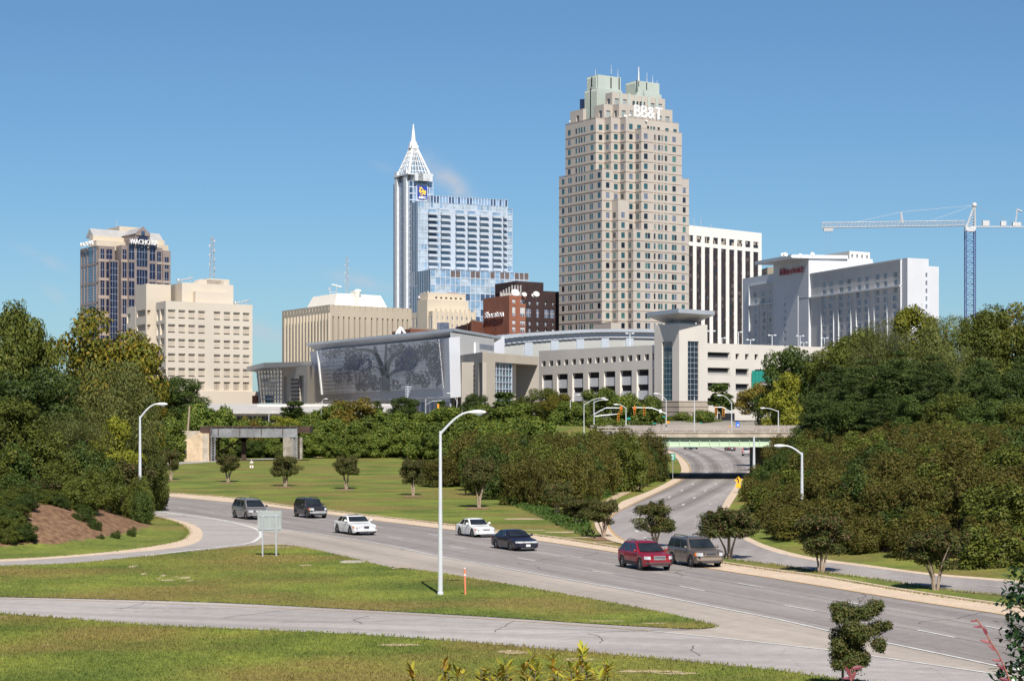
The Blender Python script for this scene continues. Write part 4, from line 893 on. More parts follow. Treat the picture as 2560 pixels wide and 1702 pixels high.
# half sizes from the picture: base 165..375, top 250..298
base = []; top = []
hb = (Vector(fr.p(aC - 4, cB)) - Vector(apx)).length * .82
for sa, sb in ((-1, -1), (1, -1), (1, 1), (-1, 1)):
 base.append(Vector((*fr.p(cA + sa * (aC + 2) * .41, cB + sb * (bT1 - bT0) * .40), zpb))); top.append(Vector((*fr.p(cA + sa * (aC + 2) * .09, cB + sb * (bT1 - bT0) * .09), zpt)))
ctrb = sum((PXY(*p)[0] for p in base)) / 4; shx = (Z2(271, 0)[0] - ctrb) / F * Dp
for L_ in (base, top):
 for p in L_: p.x += shx
for k in range(4):
 b0_, b1_, t0_, t1_ = base[k], base[(k + 1) % 4], top[k], top[(k + 1) % 4]
 py.tube(b0_, t0_, .55, .45, 5)
 for i in range(1, 6):
  f = i / 6; py.tube(b0_.lerp(b1_, f), t0_.lerp(t1_, f), .2, .16, 4)
 for f in (0, .12, .3, .48, .66, .82, 1.0): py.tube(b0_.lerp(t0_, f), b1_.lerp(t1_, f), .26, n=4)
part('pyramid_lattice', py, M['white'], root)
sp = MB(); c = sum((p for p in top), Vector()) / 4; sp.prism([(p.x + (p.x - c.x) * .4, p.y + (p.y - c.y) * .4) for p in top], zpt - .5, zpt + 1.2); sp.tube((c.x, c.y, zpt), (c.x, c.y, zpt + 3.5), 2.6, 2.0, 8); sp.tube((c.x, c.y, zpt + 2), (c.x, c.y, ZD(Z2(0, 32)[1], Dp)), 1.6, .25, 8)
part('spire', sp, M['white'], root)
# balconies
Aq, Bq = fr.p(0, b0), fr.p(a1, b0); d = (Vector(Bq) - Vector(Aq)).normalized(); nn = Vector((d.y, -d.x))
for (x0, x1) in bu:
 for k in range(nfl):
  bm_ = MB(); o_ = pt_on(Aq, Bq, x0, .02); z0 = Z0 + FH * k; w = x1 - x0; dp = 1.8
  bm_.obox(o_, (d.x * w, d.y * w), (nn.x * dp, nn.y * dp), z0, z0 + .35)
  of = pt_on(Aq, Bq, x0, dp - .1); bm_.obox(of, (d.x * w, d.y * w), (nn.x * .14, nn.y * .14), z0 + .45, z0 + 1.35)
  bm_.obox(o_, (d.x * .12, d.y * .12), (nn.x * dp, nn.y * dp), z0 + .3, z0 + 1.35)
  part('balcony', bm_, M['balc'], root)
# crest sign
A, B = fr.p(-.5, bT0), fr.p(aT, bT0); u0, u1 = u_at(A, B, ZR(405, 0)[0]), u_at(A, B, ZR(560, 0)[0]); Ds = pt_on(A, B, u0)[1]
zs0, zs1 = ZD(ZR(0, 650)[1], Ds), ZD(ZR(0, 425)[1], Ds); sw = u1 - u0
sg = MB(); dd = (Vector(B) - Vector(A)).normalized(); nn = Vector((dd.y, -dd.x))
def srect(mb, f0, f1, g0, g1, q, mi): P0 = pt_on(A, B, u0 + sw * f0, q); P1 = pt_on(A, B, u0 + sw * f1, q); za, zb_ = zs0 + (zs1 - zs0) * g0, zs0 + (zs1 - zs0) * g1; mb.face([(*P0, za), (*P1, za), (*P1, zb_), (*P0, zb_)], mi)
sg.obox(pt_on(A, B, u0 - .8, .05), (dd.x * (sw + 1.6), dd.y * (sw + 1.6)), (nn.x * .5, nn.y * .5), zs0 - .8, zs1 + 1.2, 2)
sg.obox(pt_on(A, B, u0, .1), (dd.x * sw, dd.y * sw), (nn.x * .9, nn.y * .9), zs0 + 1.4, zs1, 0)
P_ = lambda f, g, q: (*pt_on(A, B, u0 + sw * f, q), zs0 + (zs1 - zs0) * g)
sg.face([P_(0, .1, 1.0), P_(.5, 0, 1.0), P_(1, .1, 1.0), P_(1, .2, 1.0), P_(0, .2, 1.0)], 0)
lion = [(.12, .62), (.2, .78), (.14, .9), (.34, .93), (.5, .86), (.62, .7), (.84, .68), (.9, .56), (.8, .48), (.86, .38), (.7, .34), (.6, .42), (.5, .36), (.36, .46), (.22, .5)]
sg.face([P_(f, g, 1.08) for f, g in lion], 1); sg.face([P_(f, g, 1.12) for f, g in ((.16, .4), (.24, .42), (.52, .28), (.46, .25))], 1)
sg.face([P_(f, g, 1.14) for f, g in ((.28, .7), (.4, .8), (.5, .74), (.42, .64))], 0); sg.face([P_(f, g, 1.14) for f, g in ((.3, .56), (.6, .52), (.62, .48), (.32, .51))], 0)
part('crest_sign', sg, [M['navy'], M['gold'], M['wmull']], root)
sign_text('RBC', pt_on(A, B, u0 + sw * .12, 0), pt_on(A, B, u0 + sw * .88, 0), zs0 + (zs1 - zs0) * .08, zs0 + (zs1 - zs0) * .24, M['wsign'], root, bold=.04, depth=.2, out=1.15)

# ---- cream art deco building
fr = Fr(Z2(410, 1385), Z2(725, 1400), Z2(248, 1400), 1010)
fr.u = Vector((math.cos(R(46)), math.sin(R(46)))); fr.v = Vector((-math.cos(R(66)), math.sin(R(66))))
root = mkroot('stepped_building', 'cream stepped masonry building with dark red slit windows before the spire tower', 'office building', fr)
mb = MB(); W_ = Wins(root, [M['gl_room'], M['dbrick'], M['gl_blind']])
def zz2(y): return ZD(Z2(0, y)[1], fr.D)
aR = fr.au(Z2(725, 0)[0]); bL = fr.bv(Z2(248, 0)[0]); cR = fr.p(0), fr.p(aR); cL = fr.p(0, bL), fr.p(0)
xs_ = [441, 478, 516, 551, 587, 622, 657, 690]
o1 = grid_open(*cR, [(Z2(x - 7, 0)[0], Z2(x + 7, 0)[0]) for x in xs_], [(zz2(1443), zz2(1420)), (zz2(1497), zz2(1477)), (zz2(1550), zz2(1530))])
o2 = grid_open(*cL, [(Z2(x, 0)[0], Z2(x + 9, 0)[0]) for x in (262, 285, 308, 331, 352, 376, 394)], [(6, zz2(1425))])
g1, g2 = block(mb, fr, 0, aR, 0, bL, 6, fr.zt, 0, o1, o2, .12, dl=.15); W_.add(g1); W_.add(g2)
def tier(pl, pn, pr, pt, bo, opens=None):
 a, a1, b0, b1, z0, z1 = stepblock(mb, fr, Z2(pl, 0)[0], Z2(pn, 0)[0], Z2(pr, 0)[0], Z2(0, pt)[1], bo)
 A, B = fr.p(a, b0), fr.p(a1, b0)
 g, _ = block(mb, fr, a, a1, b0, min(b1, b0 + 45), 20, z1, 0, grid_open(A, B, opens, rows_at(A, B, Z2(438, 0)[0], [(Z2(0, y)[1], Z2(0, y + 13)[1]) for y in (1283, 1303, 1323)])) if opens else (), (), .1); W_.add(g, lambda m, r: W_.plain(m, dict(r, k=1)))
tier(300, 372, 672, 1300, 5); tier(318, 376, 652, 1250, 8, [(Z2(x - 8, 0)[0], Z2(x + 8, 0)[0]) for x in (438, 474, 510, 545, 580, 615)])
d = (Vector(cR[1]) - Vector(cR[0])).normalized(); nn = Vector((d.y, -d.x))
for x in range(428, 720, 35):       # shallow piers with caps
 u = u_at(*cR, Z2(x, 0)[0]); mb.obox(pt_on(*cR, u, 0), (d.x * 1.0, d.y * 1.0), (nn.x * .5, nn.y * .5), 6, fr.zt + 1.2)
part('wall', mb, M['cream'], root); W_.flush()
t = MB(); c = fr.p(fr.au(Z2(532, 0)[0], 14), 14); t.obox(c, (fr.u.x * 6, fr.u.y * 6), (fr.v.x * 6, fr.v.y * 6), zz2(1262), zz2(1232)); part('roof_hut', t, M['brick'], root)
t = MB(); c = fr.p(fr.au(Z2(330, 0)[0], 20), 20)
for k in range(3): t.tube((c[0] + k * 1.5, c[1], zz2(1300)), (c[0] + k * 1.5, c[1], zz2(1240 - 8 * k)), .5, n=5); t.ball((c[0] + k * 1.5 - .8, c[1], zz2(1275 + 14 * k)), 1.2)
part('roof_equipment', t, M['galv'], root)
t = MB(); A, B = cR; u = u_at(A, B, Z2(437, 0)[0]); w = u_at(A, B, Z2(485, 0)[0]) - u; t.obox(pt_on(A, B, u, .1), (d.x * w, d.y * w), (nn.x * 4, nn.y * 4), 6, zz2(1470)); part('glass_stair', t, M['gl_room'], root)

# ---- small brick buildings between
for (pl, pn, pr, pt, D, nm, lab) in ((577, 662, 692, 1480, 900, 'brick_building', 'low dark brick building in shade, between the cream stepped building and the brick hotel'), (668, 692, 777, 1455, 880, 'brick_building', 'low sunlit brick building with a chimney step, right against the brick hotel'), (118, 250, 480, 1515, 800, 'brick_building', 'low red brick parapet just above the metal roof, below the cream stepped building')):
 A = XD(Z2(pl, 0)[0], D * 1.04); N = XD(Z2(pn, 0)[0], D); B = XD(Z2(pr, 0)[0], D * 1.03); z1 = ZD(Z2(0, pt)[1], D); mb = MB()
 rt = mkroot(nm, lab, 'building', type('o', (), dict(N=Vector(N)))())
 back = (B[0] + A[0] - N[0], B[1] + A[1] - N[1] + 12)
 wall(mb, A, N, 6, z1); g = wall(mb, N, B, 6, z1, [(2, 3.2, z1 - 6, z1 - 4)] if pn == 692 else ()); wall(mb, B, back, 6, z1); wall(mb, back, A, 6, z1)
 mb.face([(*A, z1), (*N, z1), (*B, z1), (*back, z1)]); part('wall', mb, M['brick'], rt)
 c = MB(); c.obox((N[0], N[1]), ((B[0] - N[0]) * 1.002, (B[1] - N[1]) * 1.002), (.0 + (A[0] - N[0]) * .05, (A[1] - N[1]) * .05), z1, z1 + .5); part('parapet', c, M['granite_d'], rt)
 if g: w_ = MB(); P = g[0]['P']; u0, u1, v0, v1 = g[0]['r']; w_.face([P(u0, v0, .3), P(u1, v0, .3), P(u1, v1, .3), P(u0, v1, .3)]); part('window', w_, M['gl_dk'], rt)

# ---- brick hotel and its dark neighbour
fr = Fr(Z2(967, 1272), Z2(1085, 1279), Z2(778, 1297), 880); fr.u = Vector((math.cos(R(46)), math.sin(R(46))))
root = mkroot('brick_hotel', 'red brick hotel with white name letters and satellite dishes on its roof', 'hotel', fr)
mb = MB(); W_ = Wins(root, [M['gl_room'], M['curt']])
def zz2(y): return ZD(Z2(0, y)[1], fr.D)
aR = fr.au(Z2(1086, 0)[0]); cR = fr.p(0), fr.p(aR); cL = fr.p(0, fr.B), fr.p(0)
rws = [(zz2(1329), zz2(1298)), (zz2(1422), zz2(1352)), (zz2(1485), zz2(1452)), (zz2(1535), zz2(1498)), (zz2(1590), zz2(1552))]
o1 = grid_open(*cR, [(Z2(989, 0)[0], Z2(1013, 0)[0]), (Z2(1047, 0)[0], Z2(1083, 0)[0])], rws)
o2 = grid_open(*cL, [(Z2(858, 0)[0], Z2(873, 0)[0])], [(z0 + 1, z1 - .2) for z0, z1 in (rws[0], rws[2], rws[3], rws[4])])
g1, g2 = block(mb, fr, 0, aR, 0, fr.B, 6, fr.zt, 0, o1, o2, .3)
def hotelw(mb, r):
 u0, u1, v0, v1 = r['r']; P = r['P']; q = r['q']; m_ = v0 + (v1 - v0) * random.choice([.3, .5, .5])
 mb.face([P(u0, v0, q), P(u1, v0, q), P(u1, m_, q), P(u0, m_, q)], 0); mb.face([P(u0, m_, q), P(u1, m_, q), P(u1, v1, q), P(u0, v1, q)], 1)
 for x in (u0, (u0 + u1) / 2 - .12, u1 - .24): mb.face([P(x, v0, q - .1), P(x + .24, v0, q - .1), P(x + .24, v1, q - .1), P(x, v1, q - .1)], 1)
W_.add(g1, hotelw); W_.add(g2, hotelw); part('wall', mb, M['brick'], root); W_.flush()
A, B = cL; sign_text('Sheraton', pt_on(A, B, u_at(A, B, Z2(802, 0)[0])), pt_on(A, B, u_at(A, B, Z2(935, 0)[0])), zz2(1421), zz2(1377), M['wsign'], root, bold=.008, depth=.4, out=.6)
for (x, y, r_) in ((1010, 1258, 1.75), (1076, 1268, 1.05), (1163, 1266, 1.3), (1142, 1274, .8)): dish(Z2(x, 0)[0], Z2(0, y)[1], 884 if x < 1100 else 872, r_, root=root)
t = MB(); c = Vector(fr.p(6, 12))
x0, x1 = XD(Z2(905, 0)[0], 905)[0], XD(Z2(1050, 0)[0], 905)[0]
for k in range(8): xx = x0 + (x1 - x0) * k / 7; t.tube((xx, 905, fr.zt - 1), (xx, 905, zz2(1222 - 12 * min(k, 4)) ), .3, n=4)
t.box(x0, x1, 905.5, 911, fr.zt - 1, zz2(1232)); part('roof_equipment', t, M['slate'], root)
# dark building
fr2 = Fr(Z2(1052, 1190), Z2(1255, 1205), Z2(1030, 1195), 905); fr2.u = fr.u; fr2.v = fr.v
root = mkroot('dark_building', 'dark brown building with white framed windows, left of the tallest granite tower', 'building', fr2)
mb = MB(); W_ = Wins(root, [M['gl_room'], M['curt'], M['gl_dk']])
def zz2(y): return ZD(Z2(0, y)[1], 905)
a1 = fr2.au(Z2(1255, 0)[0]); a2 = fr2.au(Z2(1400, 0)[0]); A, B = fr2.p(0), fr2.p(a2)
zt = zz2(1190)
block(mb, fr2, 0, a1, 6, 30, 6, zt + 1.5)
rws = [(zz2(1340), zz2(1310)), (zz2(1430), zz2(1362)), (zz2(1490), zz2(1458)), (zz2(1545), zz2(1508))]
o1 = grid_open(A, B, [(Z2(x - 9, 0)[0], Z2(x + 9, 0)[0]) for x in (1117, 1174, 1233, 1287)], [rws[0]] + rws[2:], lambda: random.choice([0, 1, 2])) + grid_open(A, B, [(Z2(a_, 0)[0], Z2(b_, 0)[0]) for a_, b_ in ((1090, 1128), (1163, 1186), (1222, 1256), (1262, 1298))], [rws[1]])
g1, _ = block(mb, fr2, 0, a2, 0, 30, 6, zz2(1232), 0, o1, (), .3)
W_.add(g1, mull(2, 2, 1, .16, 0)); part('wall', mb, M['dbrick'], root); W_.flush()
# ---- tall granite tower with stepped corners
fr = Fr(Z3(545, 385), Z3(755, 410), Z3(345, 429), 885)
root = mkroot('granite_tower', 'tallest tower, beige granite with stepped corners and pale green metal crown', 'skyscraper', fr)
mb = MB(); W_ = Wins(root, [M['gl_teal'], M['wmull'], M['gl_teal2'], M['gl_blind'], M['gl_dk'], M['gl_room']]); cs = MB()
kk = lambda: random.choice([0, 0, 0, 0, 0, 2, 4, 4, 4, 5])
x3 = lambda x: Z3(x, 0)[0]
uC = pt_on(fr.p(0), fr.p(fr.A), u_at(fr.p(0), fr.p(fr.A), x3(570)))[1]
ROWS = [(ZD(Z3(0, 444 + 55.9 * k)[1], uC), ZD(Z3(0, 413 + 55.9 * k)[1], uC)) for k in range(-1, 21)]
FHB = ROWS[0][0] - ROWS[1][0]
def bb(pxL, pxN, pxR, pyT, b_off, cl, cr, z0=6, toprow=True, zrange=None, zt_at=None):
 a = fr.au(x3(pxN), b_off); c = fr.p(a, b_off); z1 = zt_at if zt_at else ZD(Z3(0, pyT)[1], c[1])
 a1 = fr.au(x3(pxR), b_off); b1 = fr.bv(x3(pxL), a)
 cl = [(p - 1.2, q + 1.2) for p, q in cl]; cr = [(p - 1.2, q + 1.2) for p, q in cr]
 rw = [r for r in ROWS if r[1] < z1 - .8 and r[0] > z0 + .5]
 A, B = fr.p(a, b_off), fr.p(a1, b_off); LA, LB = fr.p(a, b1), fr.p(a, b_off)
 oR = grid_open(A, B, [(x3(p), x3(q)) for p, q in cr], rw, kk); oL = grid_open(LA, LB, [(x3(p), x3(q)) for p, q in cl], rw, kk)
 g1, g2 = block(mb, fr, a, a1, b_off, max(b1, b_off + 3), z0, z1, 0, oR, oL, .14, dl=.07)
 W_.add(g1); W_.add(g2)
 for (P0, P1) in ((A, B), (LA, LB)):
  d = Vector(P1) - Vector(P0); Lw = d.length; d.normalize(); nn = Vector((d.y, -d.x))
  for r in rw + [(z1 + .25 + 1.0, 0)]:
   zz = r[0] - 1.0; cs.obox(pt_on(P0, P1, -.1, .01), (d.x * (Lw + .2), d.y * (Lw + .2)), (nn.x * .12, nn.y * .12), zz - .12, zz + .08)
 return a, b1, z1
strip4 = [(176, 184), (193, 200), (206, 214), (222, 229)]; stripR = [(616, 624), (640, 650), (654, 664), (678, 688)]
bD = fr.bv(x3(510), 0); aCc = fr.au(x3(458), bD); bCc = fr.bv(x3(425), aCc); aB = fr.au(x3(375), bCc); bB = fr.bv(x3(338), aB)
bb(120, 290, 345, 325, bB, [(133, 148)] + strip4 + [(260, 276)], [(308, 326)])
bb(338, 375, 430, 322, bCc, [(345, 361)], [(393, 412)])
bb(425, 458, 755, 322, bD, [(430, 445)], [(478, 496), (523, 543), (578, 588), (597, 606), (612, 622), (637, 648), (680, 698), (725, 743)])
bb(510, 545, 772, 385, 0, [(515, 530)], [(561, 580)] + stripR + [(720, 738)])
bI = -2.5; aI = fr.au(x3(500), bI); bI1 = fr.bv(x3(468), aI); aG = fr.au(x3(415), bI1); bG1 = fr.bv(x3(380), aG)
bb(84, 325, 385, 612, bG1, [(99, 113), (135, 142), (146, 154)] + strip4 + [(255, 262), (265, 273), (300, 316)], [(348, 366)])
bb(380, 415, 475, 783, bI1, [(386, 400)], [(434, 452)])
bb(468, 500, 800, 950, bI, [(473, 487)], [(521, 539), (568, 579), (582, 594)] + stripR + [(717, 728), (731, 742), (772, 788)])
aJ = fr.au(x3(812), 1.2); zJ = ZD(Z3(0, 670)[1], fr.p(aJ, 1.2)[1]); bb(500, 620, 812, 650, 1.2, [], [(778, 793)], zt_at=zJ)
# wider low shoulder at the foot
bb(275, 375, 430, 1490, -5, [], [], zt_at=ZD(Z3(0, 1478)[1], 880))
# slim projecting piers between the paired windows
pr_ = MB(); LA, LB = fr.p(fr.au(x3(290), bB), fr.bv(x3(120), fr.au(x3(290), bB))), fr.p(fr.au(x3(290), bB), bB)
for (A, B, xs_, yt) in ((fr.p(0, 0), fr.p(fr.A, 0), (612, 628, 652, 667, 691), 395),):
 d = (Vector(B) - Vector(A)).normalized(); nn = Vector((d.y, -d.x))
 for x in xs_:
  u = u_at(A, B, x3(x)); pr_.obox(pt_on(A, B, u - .25, 0), (d.x * .5, d.y * .5), (nn.x * .3, nn.y * .3), ZD(Z3(0, 950)[1], fr.D) if A == fr.p(0, 0) else ZD(Z3(0, 630)[1], fr.D + 40), ZD(Z3(0, yt + 20)[1], pt_on(A, B, u)[1]))
part('pier', pr_, M['granite'], root)
# crown
xb = lambda x: ZB(x, 0)[0]; yb = lambda y: ZB(0, y)[1]
def cb(mbx, pxL, pxN, pxR, pyT, b_off, z0, cl=(), cr=(), dep=.4):
 a = fr.au(xb(pxN), b_off); c = fr.p(a, b_off); z1 = ZD(yb(pyT), c[1]); a1 = fr.au(xb(pxR), b_off); b1 = fr.bv(xb(pxL), a)
 A, B = fr.p(a, b_off), fr.p(a1, b_off); LA, LB = fr.p(a, b1), fr.p(a, b_off)
 oR = [o for (p, q, y0, y1, k) in cr for o in grid_open(A, B, [(xb(p), xb(q))], rows_at(A, B, xb((p + q) / 2), [(yb(y0), yb(y1))]), lambda: k)]
 oL = [o for (p, q, y0, y1, k) in cl for o in grid_open(LA, LB, [(xb(p), xb(q))], rows_at(LA, LB, xb((p + q) / 2), [(yb(y0), yb(y1))]), lambda: k)]
 g1, g2 = block(mbx, fr, a, a1, b_off, max(b1, b_off + 2), z0, z1, 0, oR, oL, dep); W_.add(g1, mull(3, 1, 1, .15)); W_.add(g2, mull(3, 1, 1, .15)); return a, a1, b1, z1
zA = ZD(Z3(0, 325)[1], fr.p(fr.au(x3(290), bB), bB)[1]); zC = ZD(Z3(0, 322)[1], fr.p(aCc, bD)[1]); zr = min(zA, zC) - .6
b585 = bB + 2; a905 = fr.au(xb(770), b585); b905 = fr.bv(xb(905), a905)
cb(mb, 385, 585, 800, 845, b585, zr, [(480, 545, 985, 1165, 4)], [(640, 725, 985, 1130, 3)])
cb(mb, 770, 905, 2030, 835, b905, zr, [(800, 862, 985, 1130, 4)], [(965, 1050, 985, 1130, 3), (1140, 1200, 985, 1130, 3), (1735, 1810, 1095, 1240, 3), (1885, 1970, 1110, 1250, 3)])
a, a1, b1, zt2 = cb(mb, 620, 760, 1875, 595, b905 + 7, zr, [(650, 715, 735, 845, 4)], [(820, 905, 730, 840, 3), (990, 1070, 750, 850, 3), (1190, 1320, 790, 890, 4), (1340, 1460, 800, 900, 4), (1575, 1655, 830, 930, 3), (1740, 1812, 845, 945, 3)])
aAx = fr.au(x3(290), bB); b150 = fr.bv(xb(150), aAx + 2.5); cb(mb, -120, 150, 215, 945, b150, zA - 1, [(5, 65, 1090, 1225, 4)], [])
cm_ = MB()
for (pxL, pxN, pxR, pt, bo) in ((240, 460, 945, 225, bB + 16), (190, 462, 970, 505, bB + 15.2), (1055, 1280, 1755, 350, b905 + 14), (1055, 1400, 1800, 600, b905 + 13.4)):
 a, a1, b1, z1 = cb(cm_, pxL, pxN, pxR, pt, bo, zr - 6)
 LA, LB = fr.p(a, b1), fr.p(a, bo); d = (Vector(LB) - Vector(LA)); Lw = d.length; d.normalize(); nn = Vector((d.y, -d.x))
 for k in range(int(Lw / .9)): cm_.obox(pt_on(LA, LB, .3 + k * .9, 0), (d.x * .3, d.y * .3), (nn.x * .35, nn.y * .35), zr, z1 - .3)
# dark vertical slots on the metal blocks and metal strips over the upper tier
dk = MB()
for (x0, x1, y0, y1, bo) in ((728, 746, 290, 515, bB + 15.9), (900, 916, 300, 540, bB + 15.9), (1482, 1494, 400, 550, b905 + 13.9), (1314, 1324, 370, 470, b905 + 13.9)):
 A, B = fr.p(-40, bo), fr.p(60, bo); u0, u1 = u_at(A, B, xb(x0)), u_at(A, B, xb(x1)); D_ = pt_on(A, B, u0)[1]; d = (Vector(B) - Vector(A)).normalized()
 dk.obox(pt_on(A, B, u0, .1), (d.x * (u1 - u0), d.y * (u1 - u0)), (-d.y * .2, d.x * .2), ZD(yb(y1), D_), ZD(yb(y0), D_))
for (x0, x1, y0, y1, am) in ((340, 352, 280, 480, fr.au(xb(460), bB + 16)), (318, 330, 520, 1170, fr.au(xb(462), bB + 15.2))):
 A, B = fr.p(am, 80), fr.p(am, 20); u0, u1 = u_at(A, B, xb(x0)), u_at(A, B, xb(x1)); D_ = pt_on(A, B, u0)[1]; d = (Vector(B) - Vector(A)).normalized(); nn = Vector((d.y, -d.x))
 dk.obox(pt_on(A, B, u0, .0), (d.x * (u1 - u0), d.y * (u1 - u0)), (nn.x * .45, nn.y * .45), ZD(yb(y1), D_), ZD(yb(y0), D_))
for (x0, x1, y0, y1) in ((915, 965, 610, 860), (1090, 1137, 640, 870), (1235, 1260, 660, 880), (1380, 1412, 690, 900), (1505, 1548, 710, 940), (1672, 1716, 740, 950)):
 A, B = fr.p(-40, b905 + 6.9), fr.p(60, b905 + 6.9); u0, u1 = u_at(A, B, xb(x0)), u_at(A, B, xb(x1)); D_ = pt_on(A, B, u0)[1]; d = (Vector(B) - Vector(A)).normalized()
 cm_.obox(pt_on(A, B, u0, .35), (d.x * (u1 - u0), d.y * (u1 - u0)), (-d.y * .3, d.x * .3), ZD(yb(y1), D_), ZD(yb(y0 - 15), D_))
part('crown', cm_, M['copper'], root); part('vertical_slot', dk, M['dark'], root)
part('wall', mb, M['granite'], root); part('string_course', cs, M['granite_d'], root); W_.flush()
A, B = fr.p(-60, bD + .8), fr.p(80, bD + .8); u0, u1 = u_at(A, B, xb(1192)), u_at(A, B, xb(1772)); Ds = pt_on(A, B, (u0 + u1) / 2)[1]
sign_text('BB&T', pt_on(A, B, u0), pt_on(A, B, u1), ZD(yb(1150), Ds), ZD(yb(903), Ds), M['wsign'], root, bold=0, depth=.6, out=1.0,
          )
t = MB()
for x in np.linspace(1215, 1740, 8):
 u = u_at(A, B, xb(x)); c = pt_on(A, B, u, -1.2); t.tube((c[0], c[1], ZD(yb(1250), Ds)), (c[0], c[1], ZD(yb(1000), Ds)), .12, n=4)
part('sign_frame', t, M['slate'], root)
for (x, y, r_) in ((912, 1130, .6), (1045, 1110, .8), (1135, 1085, .5), (1480, 1200, .5)): dish(xb(x), yb(y), 893, r_, root=root)
dish(x3(152), Z3(0, 348)[1], 925, .9, root=root)
for (x, y0, y1, w, D_) in ((412, 115, 250, .35, 918), (742, 20, 215, .35, 930), (880, 120, 290, .4, 935), (1320, 65, 360, 1.1, 915), (1494, 190, 390, .4, 915), (1615, 245, 410, .4, 915), (1705, 340, 430, .3, 915)):
 mast('rooftop_antenna', xb(x), yb(y0), yb(y1), D_, w, root=root, m=M['galv'])
t = MB(); X, Y = XD(xb(157), 950); t.box(X - 1.5, X + 1.5, Y, Y + 4, ZD(yb(1100), Y), ZD(yb(745), Y)); part('roof_equipment', t, M['gl_navy'], root)

# ---- white tower with dark vertical window strips
fr = Fr(Z4(30, 170), Z4(560, 228), Z4(-60, 210), 1250)
root = mkroot('striped_tower', 'white concrete tower with dark bronze vertical window strips, right behind the granite tower', 'office tower', fr)
mb = MB(); W_ = Wins(root, [M['gl_brn'], M['gl_brn2'], M['gl_dk'], M['wmull'], M['louv']])
A, B = fr.p(0), fr.p(fr.A); x4 = lambda x: Z4(x, 0)[0]; y4 = lambda y: Z4(0, y)[1]
cx_ = [74, 131, 188, 244.5, 300, 356, 411, 466, 521]
cols = [(x4(x - 18), x4(x + 18)) for x in cx_]
r1 = rows_at(A, B, x4(131), [(y4(247), y4(292))]); r2 = rows_at(A, B, x4(131), [(y4(319), y4(1300))]); r2 = [(6.2, r2[0][1])]
g1, _ = block(mb, fr, 0, fr.A, 0, fr.B, 6, fr.zt, 0, grid_open(A, B, cols, r1 + r2), (), .35)
def strips(mb, r):
 u0, u1, v0, v1 = r['r']; P = r['P']; q = r['q']
 n = max(1, round((v1 - v0) / 1.95)); nu = 4
 for k in range(n):
  a = v0 + (v1 - v0) * k / n; b = v0 + (v1 - v0) * (k + 1) / n
  for j in range(nu):
   x0 = u0 + (u1 - u0) * j / nu; x1 = u0 + (u1 - u0) * (j + 1) / nu
   mb.face([P(x0, a, q), P(x1, a, q), P(x1, b, q), P(x0, b, q)], (random.choice([0, 0, 0, 1, 2]) if (n - k) % 2 else 0) if n > 3 else random.choice([0, 4, 2]))
 for j in range(1, nu): x0 = u0 + (u1 - u0) * j / nu; mb.face([P(x0 - .08, v0, q - .1), P(x0 + .08, v0, q - .1), P(x0 + .08, v1, q - .1), P(x0 - .08, v1, q - .1)], 0)
W_.add(g1, strips); part('wall', mb, M['wconc'], root); W_.flush()
for (x, y0, y1) in ((95, 110, 180), (143, 120, 188), (212, 160, 192)): mast('rooftop_antenna', x4(x), y4(y0), y4(y1), 965, .35, root=root)

# ---- pale hotel with left wing, sign tower and long right wing
fr = Fr(Z4(1560, 397), Z4(1705, 405), Z4(830, 515), 880)
root = mkroot('pale_hotel', 'long pale grey hotel with red name letters, right of the striped tower', 'hotel', fr)
mb = MB(); wmb = MB(); W_ = Wins(root, [M['gl_room'], M['curt'], M['gl_blind']])
z = lambda y: ZD(y4(y), 880)
aE = fr.au(x4(1705)); LA, LB = fr.p(0, fr.B), fr.p(0)
cl = [(x4(x - 14), x4(x + 14)) for x in (987, 1037, 1105, 1157, 1228, 1280, 1353, 1406)] + [(x4(1461), x4(1491))]
rw = rows_at(LA, LB, x4(1475), [(y4(494 + 54 * k), y4(534 + 54 * k)) for k in range(12)])
RWM = rw
sR = rows_at(fr.p(0), fr.p(aE), x4(1690), [(y4(500 + 54 * k), y4(530 + 54 * k)) for k in range(8)])
g1, g2 = block(mb, fr, 0, aE, 0, fr.B, 6, fr.zt, 0, grid_open(fr.p(0), fr.p(aE), [(x4(1684), x4(1697))], sR), grid_open(LA, LB, cl, rw), .25, dl=.08)
def hotw(mb, r):
 u0, u1, v0, v1 = r['r']; P = r['P']; q = r['q']; w = u1 - u0; s0, s1 = random.choice([(0, .3), (0, .35), (.7, 1), (0, 0.2)])
 mb.face([P(u0, v0, q), P(u1, v0, q), P(u1, v1, q), P(u0, v1, q)], random.choice([0, 0, 0, 2]))
 if s1 > s0: mb.face([P(u0 + w * s0, v0 + .3, q - .02), P(u0 + w * s1, v0 + .3, q - .02), P(u0 + w * s1, v1, q - .02), P(u0 + w * s0, v1, q - .02)], 1)
 mb.face([P(u0, v0, q - .1), P(u1, v0, q - .1), P(u1, v0 + .3, q - .1), P(u0, v0 + .3, q - .1)], 1)
W_.add(g1, W_.plain); W_.add(g2, hotw)
# far right extension
aX = fr.au(x4(1775), 5); block(mb, fr, aE, aX, 5, 30, 6, ZD(y4(452), fr.p(aE, 5)[1]))
